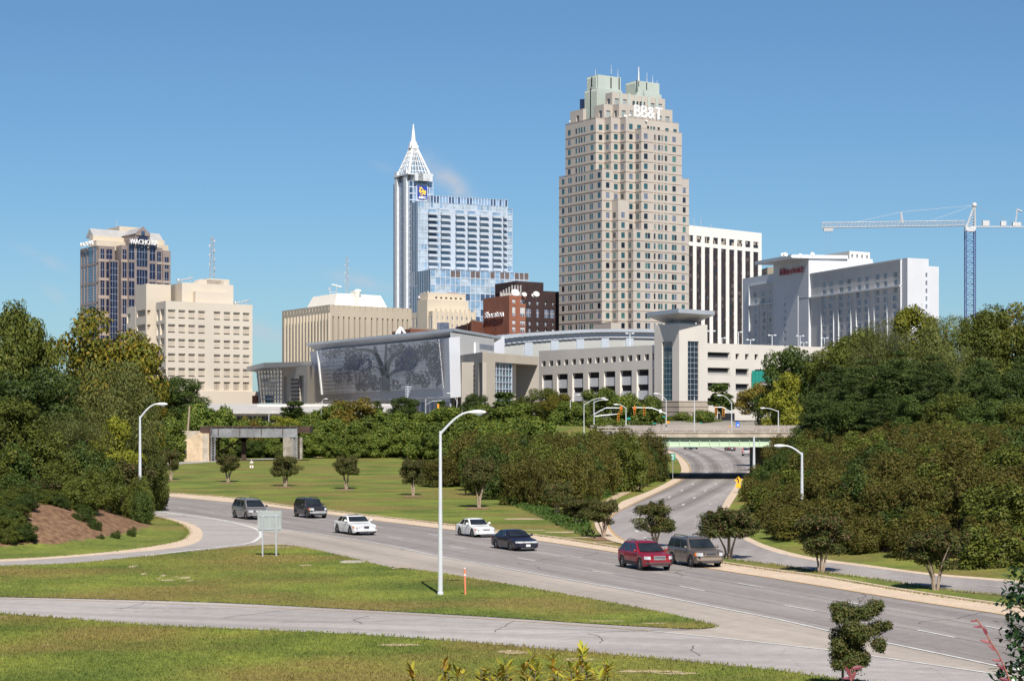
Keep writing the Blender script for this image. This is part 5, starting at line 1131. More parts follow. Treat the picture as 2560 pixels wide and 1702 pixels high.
# projecting bay carried by piers (upper rows), string course and piers
d = (Vector(LB) - Vector(LA)).normalized(); nn = Vector((d.y, -d.x))
tr = MB(); u0, u1 = u_at(LA, LB, x4(830)), u_at(LA, LB, x4(1520)); zc = (rw[1][0] + rw[2][1]) / 2
tr.obox(pt_on(LA, LB, u0, .0), (d.x * (u1 - u0), d.y * (u1 - u0)), (nn.x * 1.0, nn.y * 1.0), zc - .25, zc + .35)
tr.obox(pt_on(LA, LB, u0, .0), (d.x * (u1 - u0), d.y * (u1 - u0)), (nn.x * .5, nn.y * .5), rw[0][1] + 4.4, rw[0][1] + 4.9)
tr.obox(pt_on(LA, LB, u1 - .5, .0), (d.x * .5, d.y * .5), (nn.x * .5, nn.y * .5), 6, rw[0][1] + 4.9)
for x in (972, 1056, 1090, 1175, 1212, 1298, 1335, 1424):
 u = u_at(LA, LB, x4(x)); tr.obox(pt_on(LA, LB, u - .22, .0), (d.x * .45, d.y * .45), (nn.x * .45, nn.y * .45), 6, zc - .2)
# four triangular brackets that throw the slanting shadows
for x in (985, 1107, 1230, 1355): pass
# centre tower
ctA = pt_on(LA, LB, u_at(LA, LB, x4(668)), 3); ctB = pt_on(LA, LB, u_at(LA, LB, x4(826)), 3)
def lface(mbx, px0, px1, out, py_t, px_ref, opens, deep=30, zt=None, wm=0):
 u0, u1 = u_at(LA, LB, x4(px0)), u_at(LA, LB, x4(px1))
 Pa, Pb = pt_on(LA, LB, u0, out), pt_on(LA, LB, u1, out)
 z1 = zt or ZD(y4(py_t), pt_on(LA, LB, u_at(LA, LB, x4(px_ref)), out)[1])
 g = wall(mbx, Pa, Pb, 6, z1, opens(Pa, Pb), .08, wm)
 bk = pt_on(LA, LB, u1, out - deep); bk0 = pt_on(LA, LB, u0, out - deep); wall(mbx, Pb, bk, 6, z1, (), 0, wm); wall(mbx, bk0, Pa, 6, z1, (), 0, wm); mbx.face([(*Pa, z1), (*Pb, z1), (*bk, z1), (*bk0, z1)], wm); return g, Pa, Pb, z1
g, Pa, Pb, zct = lface(mb, 655, 897, 1.0, 400, 890, lambda a, b: [])          # upper sign tower set back
g, Pa2, Pb2, z_ = lface(mb, 666, 826, 1.2, 520, 826, lambda a, b: grid_open(a, b, [(x4(712), x4(729))], [(p + .4, q - .4) for p, q in RWM]), deep=12, zt=zct - 16); W_.add(g, W_.plain)
g, Pa3, Pb3, z_ = lface(mb, 430, 667, 0, 505, 635, lambda a, b: grid_open(a, b, [(x4(x - 11), x4(x + 11)) for x in (517, 575, 622)], RWM)); W_.add(g, hotw)
u0, u1 = u_at(LA, LB, x4(478)), u_at(LA, LB, x4(665)); tr.obox(pt_on(LA, LB, u0, 0), (d.x * (u1 - u0), d.y * (u1 - u0)), (nn.x * .7, nn.y * .7), zc - .2, zc + .3)
tr.obox(pt_on(LA, LB, u0, 0), (d.x * .5, d.y * .5), (nn.x * .6, nn.y * .6), 6, rw[0][1] + 3.6); tr.obox(pt_on(LA, LB, u0, 0), (d.x * (u1 - u0), d.y * (u1 - u0)), (nn.x * .5, nn.y * .5), rw[0][1] + 3.4, rw[0][1] + 3.9)
for x in (545, 600): u = u_at(LA, LB, x4(x)); tr.obox(pt_on(LA, LB, u - .2, .0), (d.x * .4, d.y * .4), (nn.x * .4, nn.y * .4), 6, zc - .2)
part('wall', mb, M['mwhite'], root)
# darker render inset between the frames
ig = MB()
def inset(px0, px1, z0, z1, opens):
 u0, u1 = u_at(LA, LB, x4(px0)), u_at(LA, LB, x4(px1)); Pa, Pb = pt_on(LA, LB, u0, .02), pt_on(LA, LB, u1, .02); wall(ig, Pa, Pb, z0, z1, opens(Pa, Pb), .015)
inset(832, 1516, 6.5, rw[0][1] + 4.4, lambda a, b: grid_open(a, b, cl, rw)); inset(481, 664, 6.5, rw[0][1] + 3.4, lambda a, b: grid_open(a, b, [(x4(x - 11), x4(x + 11)) for x in (517, 575, 622)], RWM))
part('render_panel', ig, M['mgrey'], root)
# right wall of the sign tower and canopy slab
ctl = MB(); q1 = G(*Z4(1185, 432), zct); Rr_ = fr.u
e0 = Pb; e1 = (Pb[0] + Rr_.x * 45, Pb[1] + Rr_.y * 45); wall(ctl, e0, e1, 20, zct - .5); ctl.face([(*e0, zct - .5), (*e1, zct - .5), (e1[0] - 20, e1[1] + 30, zct - .5), (*Pa, zct - .5)])
part('tower_wall', ctl, M['mwhite'], root)
can = MB(); nl = Vector(Pb) - Vector(Pa); nl.normalize(); n2 = Vector((nl.y, -nl.x))
oa = (Pa[0] - nl.x * 3 + n2.x * 8, Pa[1] - nl.y * 3 + n2.y * 8); L2 = (Vector(Pb) - Vector(Pa)).length + 4
can.obox(oa, (nl.x * L2, nl.y * L2), (-n2.x * 26, -n2.y * 26), zct - .1, zct + 1.4); part('canopy', can, M['mwhite'], root)
part('trim', tr, M['mwhite'], root); W_.flush()
Pa, Pb = pt_on(LA, LB, u_at(LA, LB, x4(600)), 1.2), pt_on(LA, LB, u_at(LA, LB, x4(900)), 1.2); u0, u1 = u_at(Pa, Pb, x4(694)), u_at(Pa, Pb, x4(850)); zs = ZD(y4(484), pt_on(Pa, Pb, (u0 + u1) / 2)[1])
sign_text('Marriott', pt_on(Pa, Pb, u0), pt_on(Pa, Pb, u1), zs - 1.5, zs + 1.7, M['redsign'], root, bold=.01, depth=.4, out=.6)
for (x, y, r_) in ((704, 378, 1.0), (722, 376, 1.1), (768, 388, .65), (826, 380, .85), (908, 372, .95)): dish(x4(x), y4(y), 930, r_, root=root)
# white building behind the hotel
for (pts, D, nm, lab) in ((((972, 378), (1162, 350), (1302, 360)), 1350, 'white_building', 'white flat roofed building with a row of openings, rising behind the pale hotel roof'), (((552, 478), (600, 462), (700, 455)), 1350, 'concrete_building', 'tan concrete building in the gap between the striped tower and the hotel')):
 f2 = Fr(Z4(*pts[1]), Z4(*pts[2]), Z4(*pts[0]), D); rt = mkroot(nm, lab, 'building', f2); mb = MB(); Wn = Wins(rt, [M['gl_room']])
 if 'white' in nm: oR = grid_open(f2.p(0), f2.p(f2.A), [(x4(x - 7), x4(x + 7)) for x in (1182, 1216, 1250, 1284)], rows_at(f2.p(0), f2.p(f2.A), x4(1182), [(y4(372), y4(395)), (y4(402), y4(420))])); oL = ()
 else: oR = (); oL = grid_open(f2.p(0, f2.B), f2.p(0), [(x4(558 + 9 * k), x4(564 + 9 * k)) for k in range(4)], rows_at(f2.p(0, f2.B), f2.p(0), x4(570), [(y4(478), y4(490)), (y4(500), y4(520))]))
 g1, g2 = block(mb, f2, 0, f2.A, 0, f2.B, 8, f2.zt, 0, oR, oL, .5); Wn.add(g1); Wn.add(g2)
 part('wall', mb, M['wconc'] if 'white' in nm else M['tan'], rt); Wn.flush()

# ---- tower crane
D = 980; X0, _ = XD(x4(1989), D)
root = thing('tower_crane', 'white tower crane with blue lattice mast and long jib, at the right', 'crane', (X0, D, 7))
zj = ZD(y4(186), D); s = F / D * 2.743
mm_ = MB(); hw = 31 / s
cs4 = [(-hw, -hw), (hw, -hw), (hw, hw), (-hw, hw)]; zb_ = 8; zt_ = ZD(y4(210), D)
for c in cs4: mm_.tube((X0 + c[0], D + c[1], zb_), (X0 + c[0], D + c[1], zt_), .24, n=4)
n = 34
for i in range(n):
 za, zc_ = zb_ + (zt_ - zb_) * i / n, zb_ + (zt_ - zb_) * (i + 1) / n
 for k in range(4):
  a, b = cs4[k], cs4[(k + 1) % 4]
  if i % 2: a, b = b, a
  mm_.tube((X0 + a[0], D + a[1], za), (X0 + b[0], D + b[1], zc_), .1, n=3); mm_.tube((X0 + a[0], D + a[1], za), (X0 + b[0], D + b[1], za), .08, n=3)
M['cblue'] = mat('blue_crane_paint', (.10, .13, .28), .5, .1, 1); M['cwhite'] = mat('white_crane_paint', (.50, .50, .51), .5, .05, 1)
part('mast', mm_, M['cblue'], root)
jb = MB(); xl = X0 - (1989 - 972) / s; ys0 = -1.1; h = 34 / s
n = 40; zt2 = zj + h; 
for (yy, zz, r_) in ((D - 1.1, zj, .28), (D + 1.1, zj, .28), (D, zt2, .3)): jb.tube((X0 - 2, yy, zz + .6), (xl, yy, zz - .3), r_ * .65, n=4)
for i in range(n):
 x0 = X0 - 2 + (xl - X0 + 2) * i / n; x1 = X0 - 2 + (xl - X0 + 2) * (i + 1) / n; dz = -.9 * i / n + .6
 for sgn in (-1, 1): jb.tube((x0, D + sgn * 1.1, zj + dz), ((x0 + x1) / 2, D, zt2 + dz), .08, n=3); jb.tube(((x0 + x1) / 2, D, zt2 + dz), (x1, D + sgn * 1.1, zj + dz), .11, n=3)
 jb.tube((x0, D - 1.1, zj + dz), (x1, D + 1.1, zj + dz), .07, n=3)
part('jib', jb, M['cwhite'], root)
cj = MB(); xr = X0 + 420 / s
cj.box(X0, xr, D - 1.2, D + 1.2, zj - .1, zj + .3); cj.box(X0 + 85 / s, X0 + 130 / s, D - 1, D + 1, zj + .5, zj + 2.8); cj.box(X0 + 210 / s, X0 + 245 / s, D - 1, D + 1, zj + .5, zj + 2.6)
cj.box(X0 + 290 / s, X0 + 345 / s, D - 1.2, D + 1.2, zj + .4, zj + 2.0); cj.tube((X0 + 310 / s, D, zj + 1), (X0 + 325 / s, D, zj + 8), .3, n=4); cj.tube((X0 + 325 / s, D, zj + 7.5), (X0 + 355 / s, D, zj + 6.8), .4, n=4)
part('counter_jib', cj, M['cwhite'], root)
af = MB(); za = ZD(y4(36), D)
for sgn in (-1, 1): af.tube((X0 - hw, D + sgn * 1, zj - 1), (X0 + 29 / s, D + sgn * .4, za), .32, .22, 4); af.tube((X0 + hw, D + sgn * 1, zj - 1), (X0 + 32 / s, D + sgn * .4, za), .4, .3, 4)
for i in range(8): f0, f1 = i / 8, (i + 1) / 8; af.tube((X0 - hw + (hw + 29 / s) * f0, D - 1 + .6 * f0, zj - 1 + (za - zj + 1) * f0), (X0 + hw + (32 / s - hw) * f1, D - 1 + .6 * f1, zj - 1 + (za - zj + 1) * f1), .18, n=3)
af.box(X0 - hw - .3, X0 + hw + .3, D - 1.6, D + 1.6, zt_ - .5, zj); af.ball((X0 + 30 / s, D, za), 1.2)
part('apex_frame', af, M['cwhite'], root)
st_ = MB(); xm = X0 - (1989 - 1520) / s; st_.tube((xm, D, zt2 - .3), (xm - 4 / s, D, ZD(y4(82), D)), .45, n=4); st_.tube((xm + 10 / s, D, zt2 - .3), (xm - 4 / s, D, ZD(y4(82), D)), .3, n=4); part('strut', st_, M['cwhite'], root)
tp = (X0 + 30 / s, D, za)
for q in ((xm - 4 / s, D, ZD(y4(82), D)), (X0 - (1989 - 1690) / s, D, zt2), (X0 + 290 / s, D, zj + 2)): cb_ = MB(); cb_.tube(tp, q, .07, n=3); part('cable', cb_, M['slate'], root)
cb_ = MB(); cb_.tube((xm - 4 / s, D, ZD(y4(82), D)), (X0 - (1989 - 1200) / s, D, zt2), .07, n=3)
part('cable', cb_, M['slate'], root)
for dx in (1005, 1028): cb_ = MB(); cb_.tube((X0 - (1989 - dx) / s, D, zj), (X0 - (1989 - dx) / s, D, ZD(y4(380), D)), .05, n=3); part('cable', cb_, M['slate'], root)
tl = MB(); xx = X0 - (1989 - 1016) / s; tl.box(xx - 2, xx + 2, D - 1, D + 1, zj - 1.8, zj - .6); part('trolley', tl, M['slate'], root)
root.rotation_euler = (0, 0, 0)

# ---- convention centre
root = thing('convention_centre', 'grey convention centre with a huge leaning tree picture wall and winged metal roof', 'building', (*XD(1130, 600), 7))
x5 = lambda x: Z5(x, 0)[0]; y5 = lambda y: Z5(0, y)[1]; x6 = lambda x: Z6(x, 0)[0]; y6 = lambda y: Z6(0, y)[1]
def P3(px, py, D): return Vector((*XD(px, D), ZD(py, D)))
Dr, Dl = 592.0, 738.0
def quad_slab(mb, c, th, mi=0):          # c: bl, br, tr, tl
 n = (c[1] - c[0]).cross(c[3] - c[0]).normalized() * -th
 mb.hexa([c[0], c[1], c[1] + n, c[0] + n, c[3], c[2], c[2] + n, c[3] + n], mi)
BL, BR, TR, TL = P3(*Z5(572, 1387), Dl), P3(*Z5(1725, 1345), Dr), P3(*Z5(1713, 832), Dr), P3(*Z5(527, 950), Dl)
t = MB(); quad_slab(t, [BL, BR, TR, TL], 3.0); part('leaning_wall', t, M['grey'], root)
nrm = (BR - BL).cross(TL - BL).normalized()
if nrm.y > 0: nrm = -nrm
iq = [P3(*Z5(637, 1316), Dl - 4) , P3(*Z5(1665, 1262), Dr + 3), P3(*Z5(1625, 845), Dr + 5), P3(*Z5(600, 938), Dl - 4)]
def onpl(px, py, off):                    # point of the leaning wall seen at a pixel, OFF metres proud
 dirv = Vector(((px - CX) / F, 1, -(py - YH) / F)); o = Vector((0, 0, H)); p0 = BL + nrm * off
 return o + dirv * ((p0 - o).dot(nrm) / dirv.dot(nrm))
M['shimmer'] = mat('grey_metal_tiles', (.62, .63, .66), .5, .06, .6, 0, scale2=2); M['shim_d'] = mat('dark_metal_tiles', (.20, .21, .235), .5, .2, 1.5, scale2=5); M['shim_b'] = mat('blue_tiles', (.09, .12, .21), .45, .3, 1)
cor = [onpl(*Z5(*p), .12) for p in ((637, 1316), (1665, 1262), (1625, 845), (600, 938))]
t = MB(); quad_slab(t, cor, .12)
for i in range(1, 15):
 f = i / 15; a = cor[0].lerp(cor[1], f); b = cor[3].lerp(cor[2], f); dd_ = (cor[1] - cor[0]).normalized() * .12; o_ = nrm * .05; t.face([a - dd_ + o_, a + dd_ + o_, b + dd_ + o_, b - dd_ + o_], 1)
for i in range(1, 12):
 f = i / 12; a = cor[0].lerp(cor[3], f); b = cor[1].lerp(cor[2], f); up = Vector((0, 0, .07)); o_ = nrm * .05; t.face([a - up + o_, b - up + o_, b + up + o_, a + up + o_], 1)
dl_ = (cor[1] - cor[0]).normalized(); t.tube(cor[0] + nrm * .3, cor[3] + nrm * .3, .3, n=4, mi=2)
pic = part('picture_panel', t, [M['shimmer'], M['slate'], M['white']], root)
# generic tree silhouette made of dark tiles
tp_ = MB(); rr = random.Random(5)
def q5p(x, y, off=.22): return onpl(*Z5(x, y), off)
def limb(pts, w0, w1, mi=0):
 n = len(pts); Lp = []; Rp = []
 for i, (x, y) in enumerate(pts):
  xa, ya = pts[max(i - 1, 0)]; xb_, yb_ = pts[min(i + 1, n - 1)]; dx, dy = xb_ - xa, yb_ - ya; l = math.hypot(dx, dy) or 1; w = w0 + (w1 - w0) * i / (n - 1)
  Lp.append((x - dy / l * w / 2, y + dx / l * w / 2)); Rp.append((x + dy / l * w / 2, y - dx / l * w / 2))
 for i in range(n - 1): tp_.face([q5p(*Lp[i]), q5p(*Lp[i + 1]), q5p(*Rp[i + 1]), q5p(*Rp[i])], mi)
limb([(1172, 1285), (1175, 1200), (1165, 1130), (1150, 1080)], 66, 60)
limb([(1160, 1150), (1130, 1060), (1100, 990), (1060, 950), (1000, 935), (930, 935), (880, 915)], 50, 14)
limb([(1180, 1120), (1190, 1050), (1230, 990), (1300, 960), (1380, 940)], 44, 14)
limb([(1180, 1170), (1230, 1130), (1300, 1110), (1380, 1100)], 36, 10)
limb([(1140, 1070), (1090, 960), (1075, 905)], 30, 16); limb([(1172, 1120), (1170, 1000), (1178, 890)], 20, 14)
limb([(1150, 1120), (1090, 1080), (1030, 1070)], 18, 6); limb([(900, 1100), (820, 1080), (760, 1110), (720, 1150)], 12, 4); limb([(1040, 1090), (960, 1110), (900, 1100)], 12, 8)
def cluster(cx, cy, rx, ry, n, mi=0):
 for _ in range(n):
  a = rr.uniform(0, 2 * math.pi); q = math.sqrt(rr.random()) * (1 if rr.random() < .85 else 1.35); x = cx + math.cos(a) * rx * q; y = cy + math.sin(a) * ry * q
  yt = 938 - (x - 600) * .0907; yb2 = 1308 - (x - 637) * .052
  if not (612 < x < 1652 and yt + 6 < y < yb2 - 6): continue
  s_ = rr.uniform(5, 11); th_ = rr.uniform(0, 3.1); c_, sn = math.cos(th_), math.sin(th_)
  tp_.face([q5p(x + (u * c_ - v * sn) * s_, y + (u * sn + v * c_) * s_, .23 + .02 * rr.random()) for u, v in ((-1.1, 0), (0, -.55), (1.0, .1), (.1, .6))], mi)
for c in ((700, 960, 70, 55, 90), (800, 940, 90, 40, 90), (900, 1000, 80, 60, 120), (1000, 1180, 90, 80, 190), (960, 1250, 50, 40, 70), (1280, 940, 90, 60, 130), (1330, 1050, 80, 70, 170), (1440, 960, 90, 70, 190), (1560, 950, 70, 100, 260), (1590, 1080, 55, 90, 180), (1500, 1190, 50, 70, 110), (1400, 1180, 60, 60, 110), (1240, 1240, 60, 50, 90), (860, 1160, 60, 40, 60), (770, 1160, 40, 60, 50), (880, 1060, 60, 50, 80), (1090, 1220, 70, 60, 110), (1620, 1190, 25, 50, 50)): cluster(*c)
for c in ((920, 1040, 60, 60, 120), (1000, 1050, 60, 70, 90), (1370, 1020, 70, 90, 240), (1300, 1080, 50, 50, 80), (1380, 960, 40, 40, 60)): cluster(*c, mi=1)
part('tree_picture', tp_, [M['shim_d'], M['shim_b']], root, kind=None)
# roof wing
zr_ = 9.7 + (YH - Z5(0, 752)[1]) * 600 / F
N_, L_, R_ = G(*Z5(1755, 752), zr_), G(*Z5(495, 878), zr_), G(*Z5(2158, 822), zr_); Bk = (L_[0] + R_[0] - N_[0], L_[1] + R_[1] - N_[1])
t = MB(); inn = lambda p, f: (p[0] + (Bk[0] + N_[0] - 2 * p[0]) * f * .5, p[1] + (Bk[1] + N_[1] - 2 * p[1]) * f * .5)
t.prism([N_, R_, Bk, L_], zr_ - .75, zr_); part('roof', t, M['fascia'], root)
t = MB(); lo = [Vector(N_), Vector(R_), Vector(Bk), Vector(L_)]; ce = sum(lo, Vector((0, 0))) / 4
t.prism([tuple(p.lerp(ce, .16)) for p in lo], zr_ - 3.6, zr_ - .72, top=[tuple(p.lerp(ce, .01)) for p in lo]); part('soffit', t, M['slate'], root)
# walls under the wing: dark glazed band behind the tree wall, white and grey panels on the sunlit side
def wq(name, pts, D0, D1, zb0, m, extra=None):
 pass
t = MB(); A = XD(x5(600), Dl + 3); B = XD(x5(1787), Dr + 14); wall(t, A, B, 12, zr_ - .8); part('glazed_band', t, M['gl_blue'], root)
t = MB(); A = XD(x5(1724), Dr + 4); B = XD(x5(2098), Dr + 62); wall(t, A, B, 8, zr_ - 1.2)
dd_ = (Vector(B) - Vector(A)).normalized(); nn = Vector((dd_.y, -dd_.x)); part('side_wall', t, M['wpanel'], root)
for x0, x1 in ((1726, 1788), (1928, 1962), (2036, 2098)): u0, u1 = u_at(A, B, x5(x0)), u_at(A, B, x5(x1)); t = MB(); t.obox(pt_on(A, B, u0, 0), (dd_.x * (u1 - u0), dd_.y * (u1 - u0)), (nn.x * .35, nn.y * .35), 8, ZD(y5(850 if x0 < 2000 else 925), 600)); part('white_pilaster', t, M['white'], root)
t = MB(); u0, u1 = u_at(A, B, x5(1964)), u_at(A, B, x5(2092)); t.obox(pt_on(A, B, u0, .02), (dd_.x * (u1 - u0), dd_.y * (u1 - u0)), (nn.x * .1, nn.y * .1), ZD(y5(925), 640), ZD(y5(890), 640)); part('window', t, M['gl_room'], root)
# window band under the tree wall
t = MB(); A, B = XD(x5(640), Dl + 1), XD(x5(1722), Dr + 1); d_ = (Vector(B) - Vector(A)).normalized(); Lw = (Vector(B) - Vector(A)).length; n_ = Vector((d_.y, -d_.x))
op = [(Lw * (k + .06) / 15, Lw * (k + .94) / 15, 8.0, 11.4) for k in range(15)]
g = wall(t, A, B, 5, 12.4, op, .5); part('base_wall', t, M['grey'], root)
Wn = Wins(root, [M['gl_room'], M['wmull'], M['gl_teal'], M['gl_teal2'], M['gl_dk']]); Wn.add(g, mull(2, 1, 1, .12))
# left beige block with slots
def facade_px(mb, A, B, py_t, px_ref, opens_px, z0=6, depth=.6, mi=0, kinds=None):
 D_ = pt_on(A, B, u_at(A, B, px_ref))[1]; z1 = ZD(py_t, D_); o = []
 for (x0, x1, y0, y1) in opens_px:
  u0, u1 = u_at(A, B, x0), u_at(A, B, x1); Dm = pt_on(A, B, (u0 + u1) / 2)[1]; o.append((u0, u1, ZD(y1, Dm), ZD(y0, Dm)) + ((kinds,) if kinds is not None else ()))
 return wall(mb, A, B, z0, z1, o, depth, mi), z1
def z5r(x0, x1, y0, y1): return (x5(x0), x5(x1), y5(y0), y5(y1))
def z6r(x0, x1, y0, y1): return (x6(x0), x6(x1), y6(y0), y6(y1))
t = MB(); A, N2, B = XD(x5(290), 700), XD(x5(505), 660), XD(x5(566), 690)
g, z1 = facade_px(t, A, N2, y5(1088), x5(290), [z5r(303, 348, 1162, 1400), z5r(430, 476, 1155, 1400)] + [z5r(370, 440, 1187 + 34 * k, 1191 + 34 * k) for k in range(1)], 6, .8)
t2 = MB()
for k in range(6):
 u0, u1 = u_at(A, N2, x5(370)), u_at(A, N2, x5(444)); dd_ = (Vector(N2) - Vector(A)).normalized(); zz_ = ZD(y5(1190 + 33 * k), 680); t2.obox(pt_on(A, N2, u0, .02), (dd_.x * (u1 - u0), dd_.y * (u1 - u0)), (dd_.y * .15, -dd_.x * .15), zz_ - .25, zz_ + .25)
wall(t, N2, B, 6, z1, (), .3, 1); wall(t, B, (B[0] - 3.8, B[1] + 30), 6, z1); t.face([(*A, z1), (*N2, z1), (*B, z1), (B[0] - 3.8, B[1] + 30, z1)])
for r in g: P = r['P']; u0, u1, v0, v1 = r['r']; t.face([P(u0, v0, .8), P(u1, v0, .8), P(u1, v1, .8), P(u0, v1, .8)])
part('stone_block', t, [M['shade_stone'], M['cream']], root); part('groove', t2, M['dbrick'], root)  # sunlit face cream, left face in the painted shade tone
# glass wing with oversailing roof at the far left
t = MB(); c = [P3(*Z5(105, 1388), 745), P3(*Z5(292, 1388), 702), P3(*Z5(292, 1070), 702), P3(*Z5(72, 1078), 748)]
t.face(c); 
for i in range(1, 9):
 a = c[0].lerp(c[3], i / 9); b = c[1].lerp(c[2], i / 9); t.tube(a + Vector((0, -.2, 0)), b + Vector((0, -.2, 0)), .2, n=4, mi=1)
for i in range(0, 9):
 a = c[0].lerp(c[1], i / 8); b = c[3].lerp(c[2], i / 8); t.tube(a + Vector((0, -.2, 0)), b + Vector((0, -.2, 0)), .12 if i else .2, n=4, mi=1)
c2 = [P3(*Z5(70, 1380), 790), c[0], c[3], P3(*Z5(66, 1085), 790)]
part('glass_wing', t, [M['gl_teal'], M['wmull']], root)
t = MB(); zz_ = ZD(y5(1052), 700); ps = [G(*Z5(135, 1048), zz_), G(*Z5(540, 1066), zz_), G(*Z5(540, 1040), zz_ + .01), G(*Z5(-5, 1052), zz_)]
ps = [XD(x5(-8), 760), XD(x5(130), 690), XD(x5(545), 670), XD(x5(560), 720), XD(x5(150), 800)]; t.prism(ps, zz_ - 1.4, zz_, top=[XD(x5(-14), 760), XD(x5(132), 688), XD(x5(547), 668), XD(x5(560), 720), XD(x5(150), 800)]); part('wing_roof', t, M['fascia'], root)
t = MB(); t.box(*sorted((XD(x5(38), 740)[0], XD(x5(80), 740)[0])), 739, 742, 8, ZD(y5(1325), 740)); part('brick_vent', t, M['brick'], root)
# entrance block with deep glazed portal
t = MB(); N3 = XD(x6(465), 560); A = XD(x6(165), 612); B = XD(x6(982), 612); z1 = ZD(y6(515), 560)
Lr = (Vector(B) - Vector(N3)).length; u0, u1 = u_at(N3, B, x6(583)), u_at(N3, B, x6(975))
zo1 = ZD(y6(622), pt_on(N3, B, (u0 + u1) / 2)[1]); wall(t, N3, B, 6, z1, [(u0, u1, 6.1, zo1)], 9, 1, 0)
g, _ = facade_px(t, A, N3, y6(515), x6(465), [z6r(228, 290, 622, 1000), z6r(430, 470, 614, 1040)], 6, 1.0)
for i, r in enumerate(g): P = r['P']; q0, q1, v0, v1 = r['r']; t.face([P(q0, v0, 1), P(q1, v0, 1), P(q1, v1, 1), P(q0, v1, 1)])
bk = (A[0] + B[0] - N3[0], A[1] + B[1] - N3[1]); wall(t, B, bk, 6, z1); t.face([(*A, z1), (*N3, z1), (*B, z1), (*bk, z1)])
dR = (Vector(B) - Vector(N3)).normalized(); nR = Vector((dR.y, -dR.x))
pb0, pb1 = pt_on(N3, B, u0, -9), pt_on(N3, B, u1, -9); t.face([(*pb0, 6), (*pb1, 6), (*pb1, zo1), (*pb0, zo1)], 0)
t.obox(pt_on(N3, B, u_at(N3, B, x6(820)), -3.5), (dR.x * (u_at(N3, B, x6(890)) - u_at(N3, B, x6(820))), dR.y * (u_at(N3, B, x6(890)) - u_at(N3, B, x6(820)))), (-nR.x * 5, -nR.y * 5), 6, zo1 - .05, 1)
part('entrance_block', t, [M['shade_stone'], M['cream']], root)  # right face cream, left face and portal depth in the painted shade tone
t2 = MB(); dA = (Vector(N3) - Vector(A)).normalized()
for k in range(7):
 q0, q1 = u_at(A, N3, x6(295)), u_at(A, N3, x6(395)); zz_ = ZD(y6(657 + 43 * k), 590); t2.obox(pt_on(A, N3, q0, .02), (dA.x * (q1 - q0), dA.y * (q1 - q0)), (dA.y * .15, -dA.x * .15), zz_ - .2, zz_ + .2)
q0, q1 = u_at(A, N3, x6(230)), u_at(A, N3, x6(288)); t2.obox(pt_on(A, N3, q0, -.9), (dA.x * (q1 - q0), dA.y * (q1 - q0)), (dA.y * .2, -dA.x * .2), ZD(y6(780), 600), ZD(y6(622), 600)); part('groove', t2, M['dbrick'], root)
t2 = MB(); t2.obox(pt_on(A, N3, q0 + .3, -.85), (dA.x * (q1 - q0 - .3), dA.y * (q1 - q0 - .3)), (dA.y * .2, -dA.x * .2), 6, ZD(y6(790), 600)); part('window', t2, M['gl_room'], root)
t2 = MB(); ug = u_at(N3, B, x6(752)); gp = lambda u, z, q=-.8: (*pt_on(N3, B, u, q), z)
ncol, nrow = 6, 9
for i in range(ncol):
 for j in range(nrow):
  a0_, a1_ = u0 + (ug - u0) * i / ncol, u0 + (ug - u0) * (i + 1) / ncol; v0_, v1_ = 6 + (zo1 - 6) * j / nrow, 6 + (zo1 - 6) * (j + 1) / nrow
  t2.face([gp(a0_, v0_), gp(a1_, v0_), gp(a1_, v1_), gp(a0_, v1_)], random.choice([0, 0, 2, 3, 3]))
for i in range(ncol + 1): a0_ = u0 + (ug - u0) * i / ncol; t2.tube(gp(a0_, 6, -.6), gp(a0_, zo1, -.6), .13 if 0 < i < ncol else .22, n=4, mi=1)
for j in range(nrow + 1): v_ = 6 + (zo1 - 6) * j / nrow; t2.tube(gp(u0, v_, -.6), gp(ug, v_, -.6), .13, n=4, mi=1)
part('glass_curtain', t2, [M['gl_teal'], M['wmull'], M['gl_teal2'], M['gl_dk']], root)
Wn.flush()
# curved hall with pilasters
t = MB(); wl_ = MB(); pil = MB()
top = [(640, 367), (760, 352), (900, 340), (1050, 330), (1200, 320), (1350, 311), (1500, 306), (1650, 304), (1850, 305), (2060, 310), (2200, 316)]
zc_ = 9.7 + (YH - y6(304)) * 760 / F
tx = np.linspace(640, 2200, 34); ty = np.interp(tx, [p[0] for p in top], [p[1] for p in top]); tD = np.interp(tx, [640, 2200], [728, 772]); pts = [Vector(XD(Z6(x, 0)[0], D_)) for x, D_ in zip(tx, tD)]; zl_ = [ZD(Z6(0, y)[1], D_) for y, D_ in zip(ty, tD)]
for i in range(len(pts) - 1):
 a, b = pts[i], pts[i + 1]; zc_ = (zl_[i] + zl_[i + 1]) / 2; dd_ = (b - a).normalized(); nn = Vector((dd_.y, -dd_.x))
 t.obox((a.x, a.y), ((b.x - a.x) * 1.002, (b.y - a.y) * 1.002), (nn.x * .9, nn.y * .9), zc_ - 1.0, zc_)
 a2, b2 = a - nn * 1.2, b - nn * 1.2; wall(wl_, tuple(a2), tuple(b2), 6, zc_ - .5)
 t.obox((a.x, a.y), ((b.x - a.x) * 1.002, (b.y - a.y) * 1.002), (-nn.x * 8, -nn.y * 8), zc_ - .9, zc_ - .1)
 zc_ = zc_; wl_.obox((a.x - nn.x * .5, a.y - nn.y * .5), ((b.x - a.x), (b.y - a.y)), (-nn.x * 1.0, -nn.y * 1.0), zc_ - 2.9, zc_ - .9, 1)
 for x in (905, 1145, 1380, 1610, 1835):
  if PXY(a.x, a.y, 0)[0] <= x6(x) < PXY(b.x, b.y, 0)[0]:
   u = u_at(tuple(a), tuple(b), x6(x)); pil = MB(); pil.obox(pt_on(tuple(a), tuple(b), u - 1.6, -1.2), (dd_.x * 3.2, dd_.y * 3.2), (nn.x * .5, nn.y * .5), 6, zc_ - 2.9); part('white_pilaster', pil, M['balc'], root)
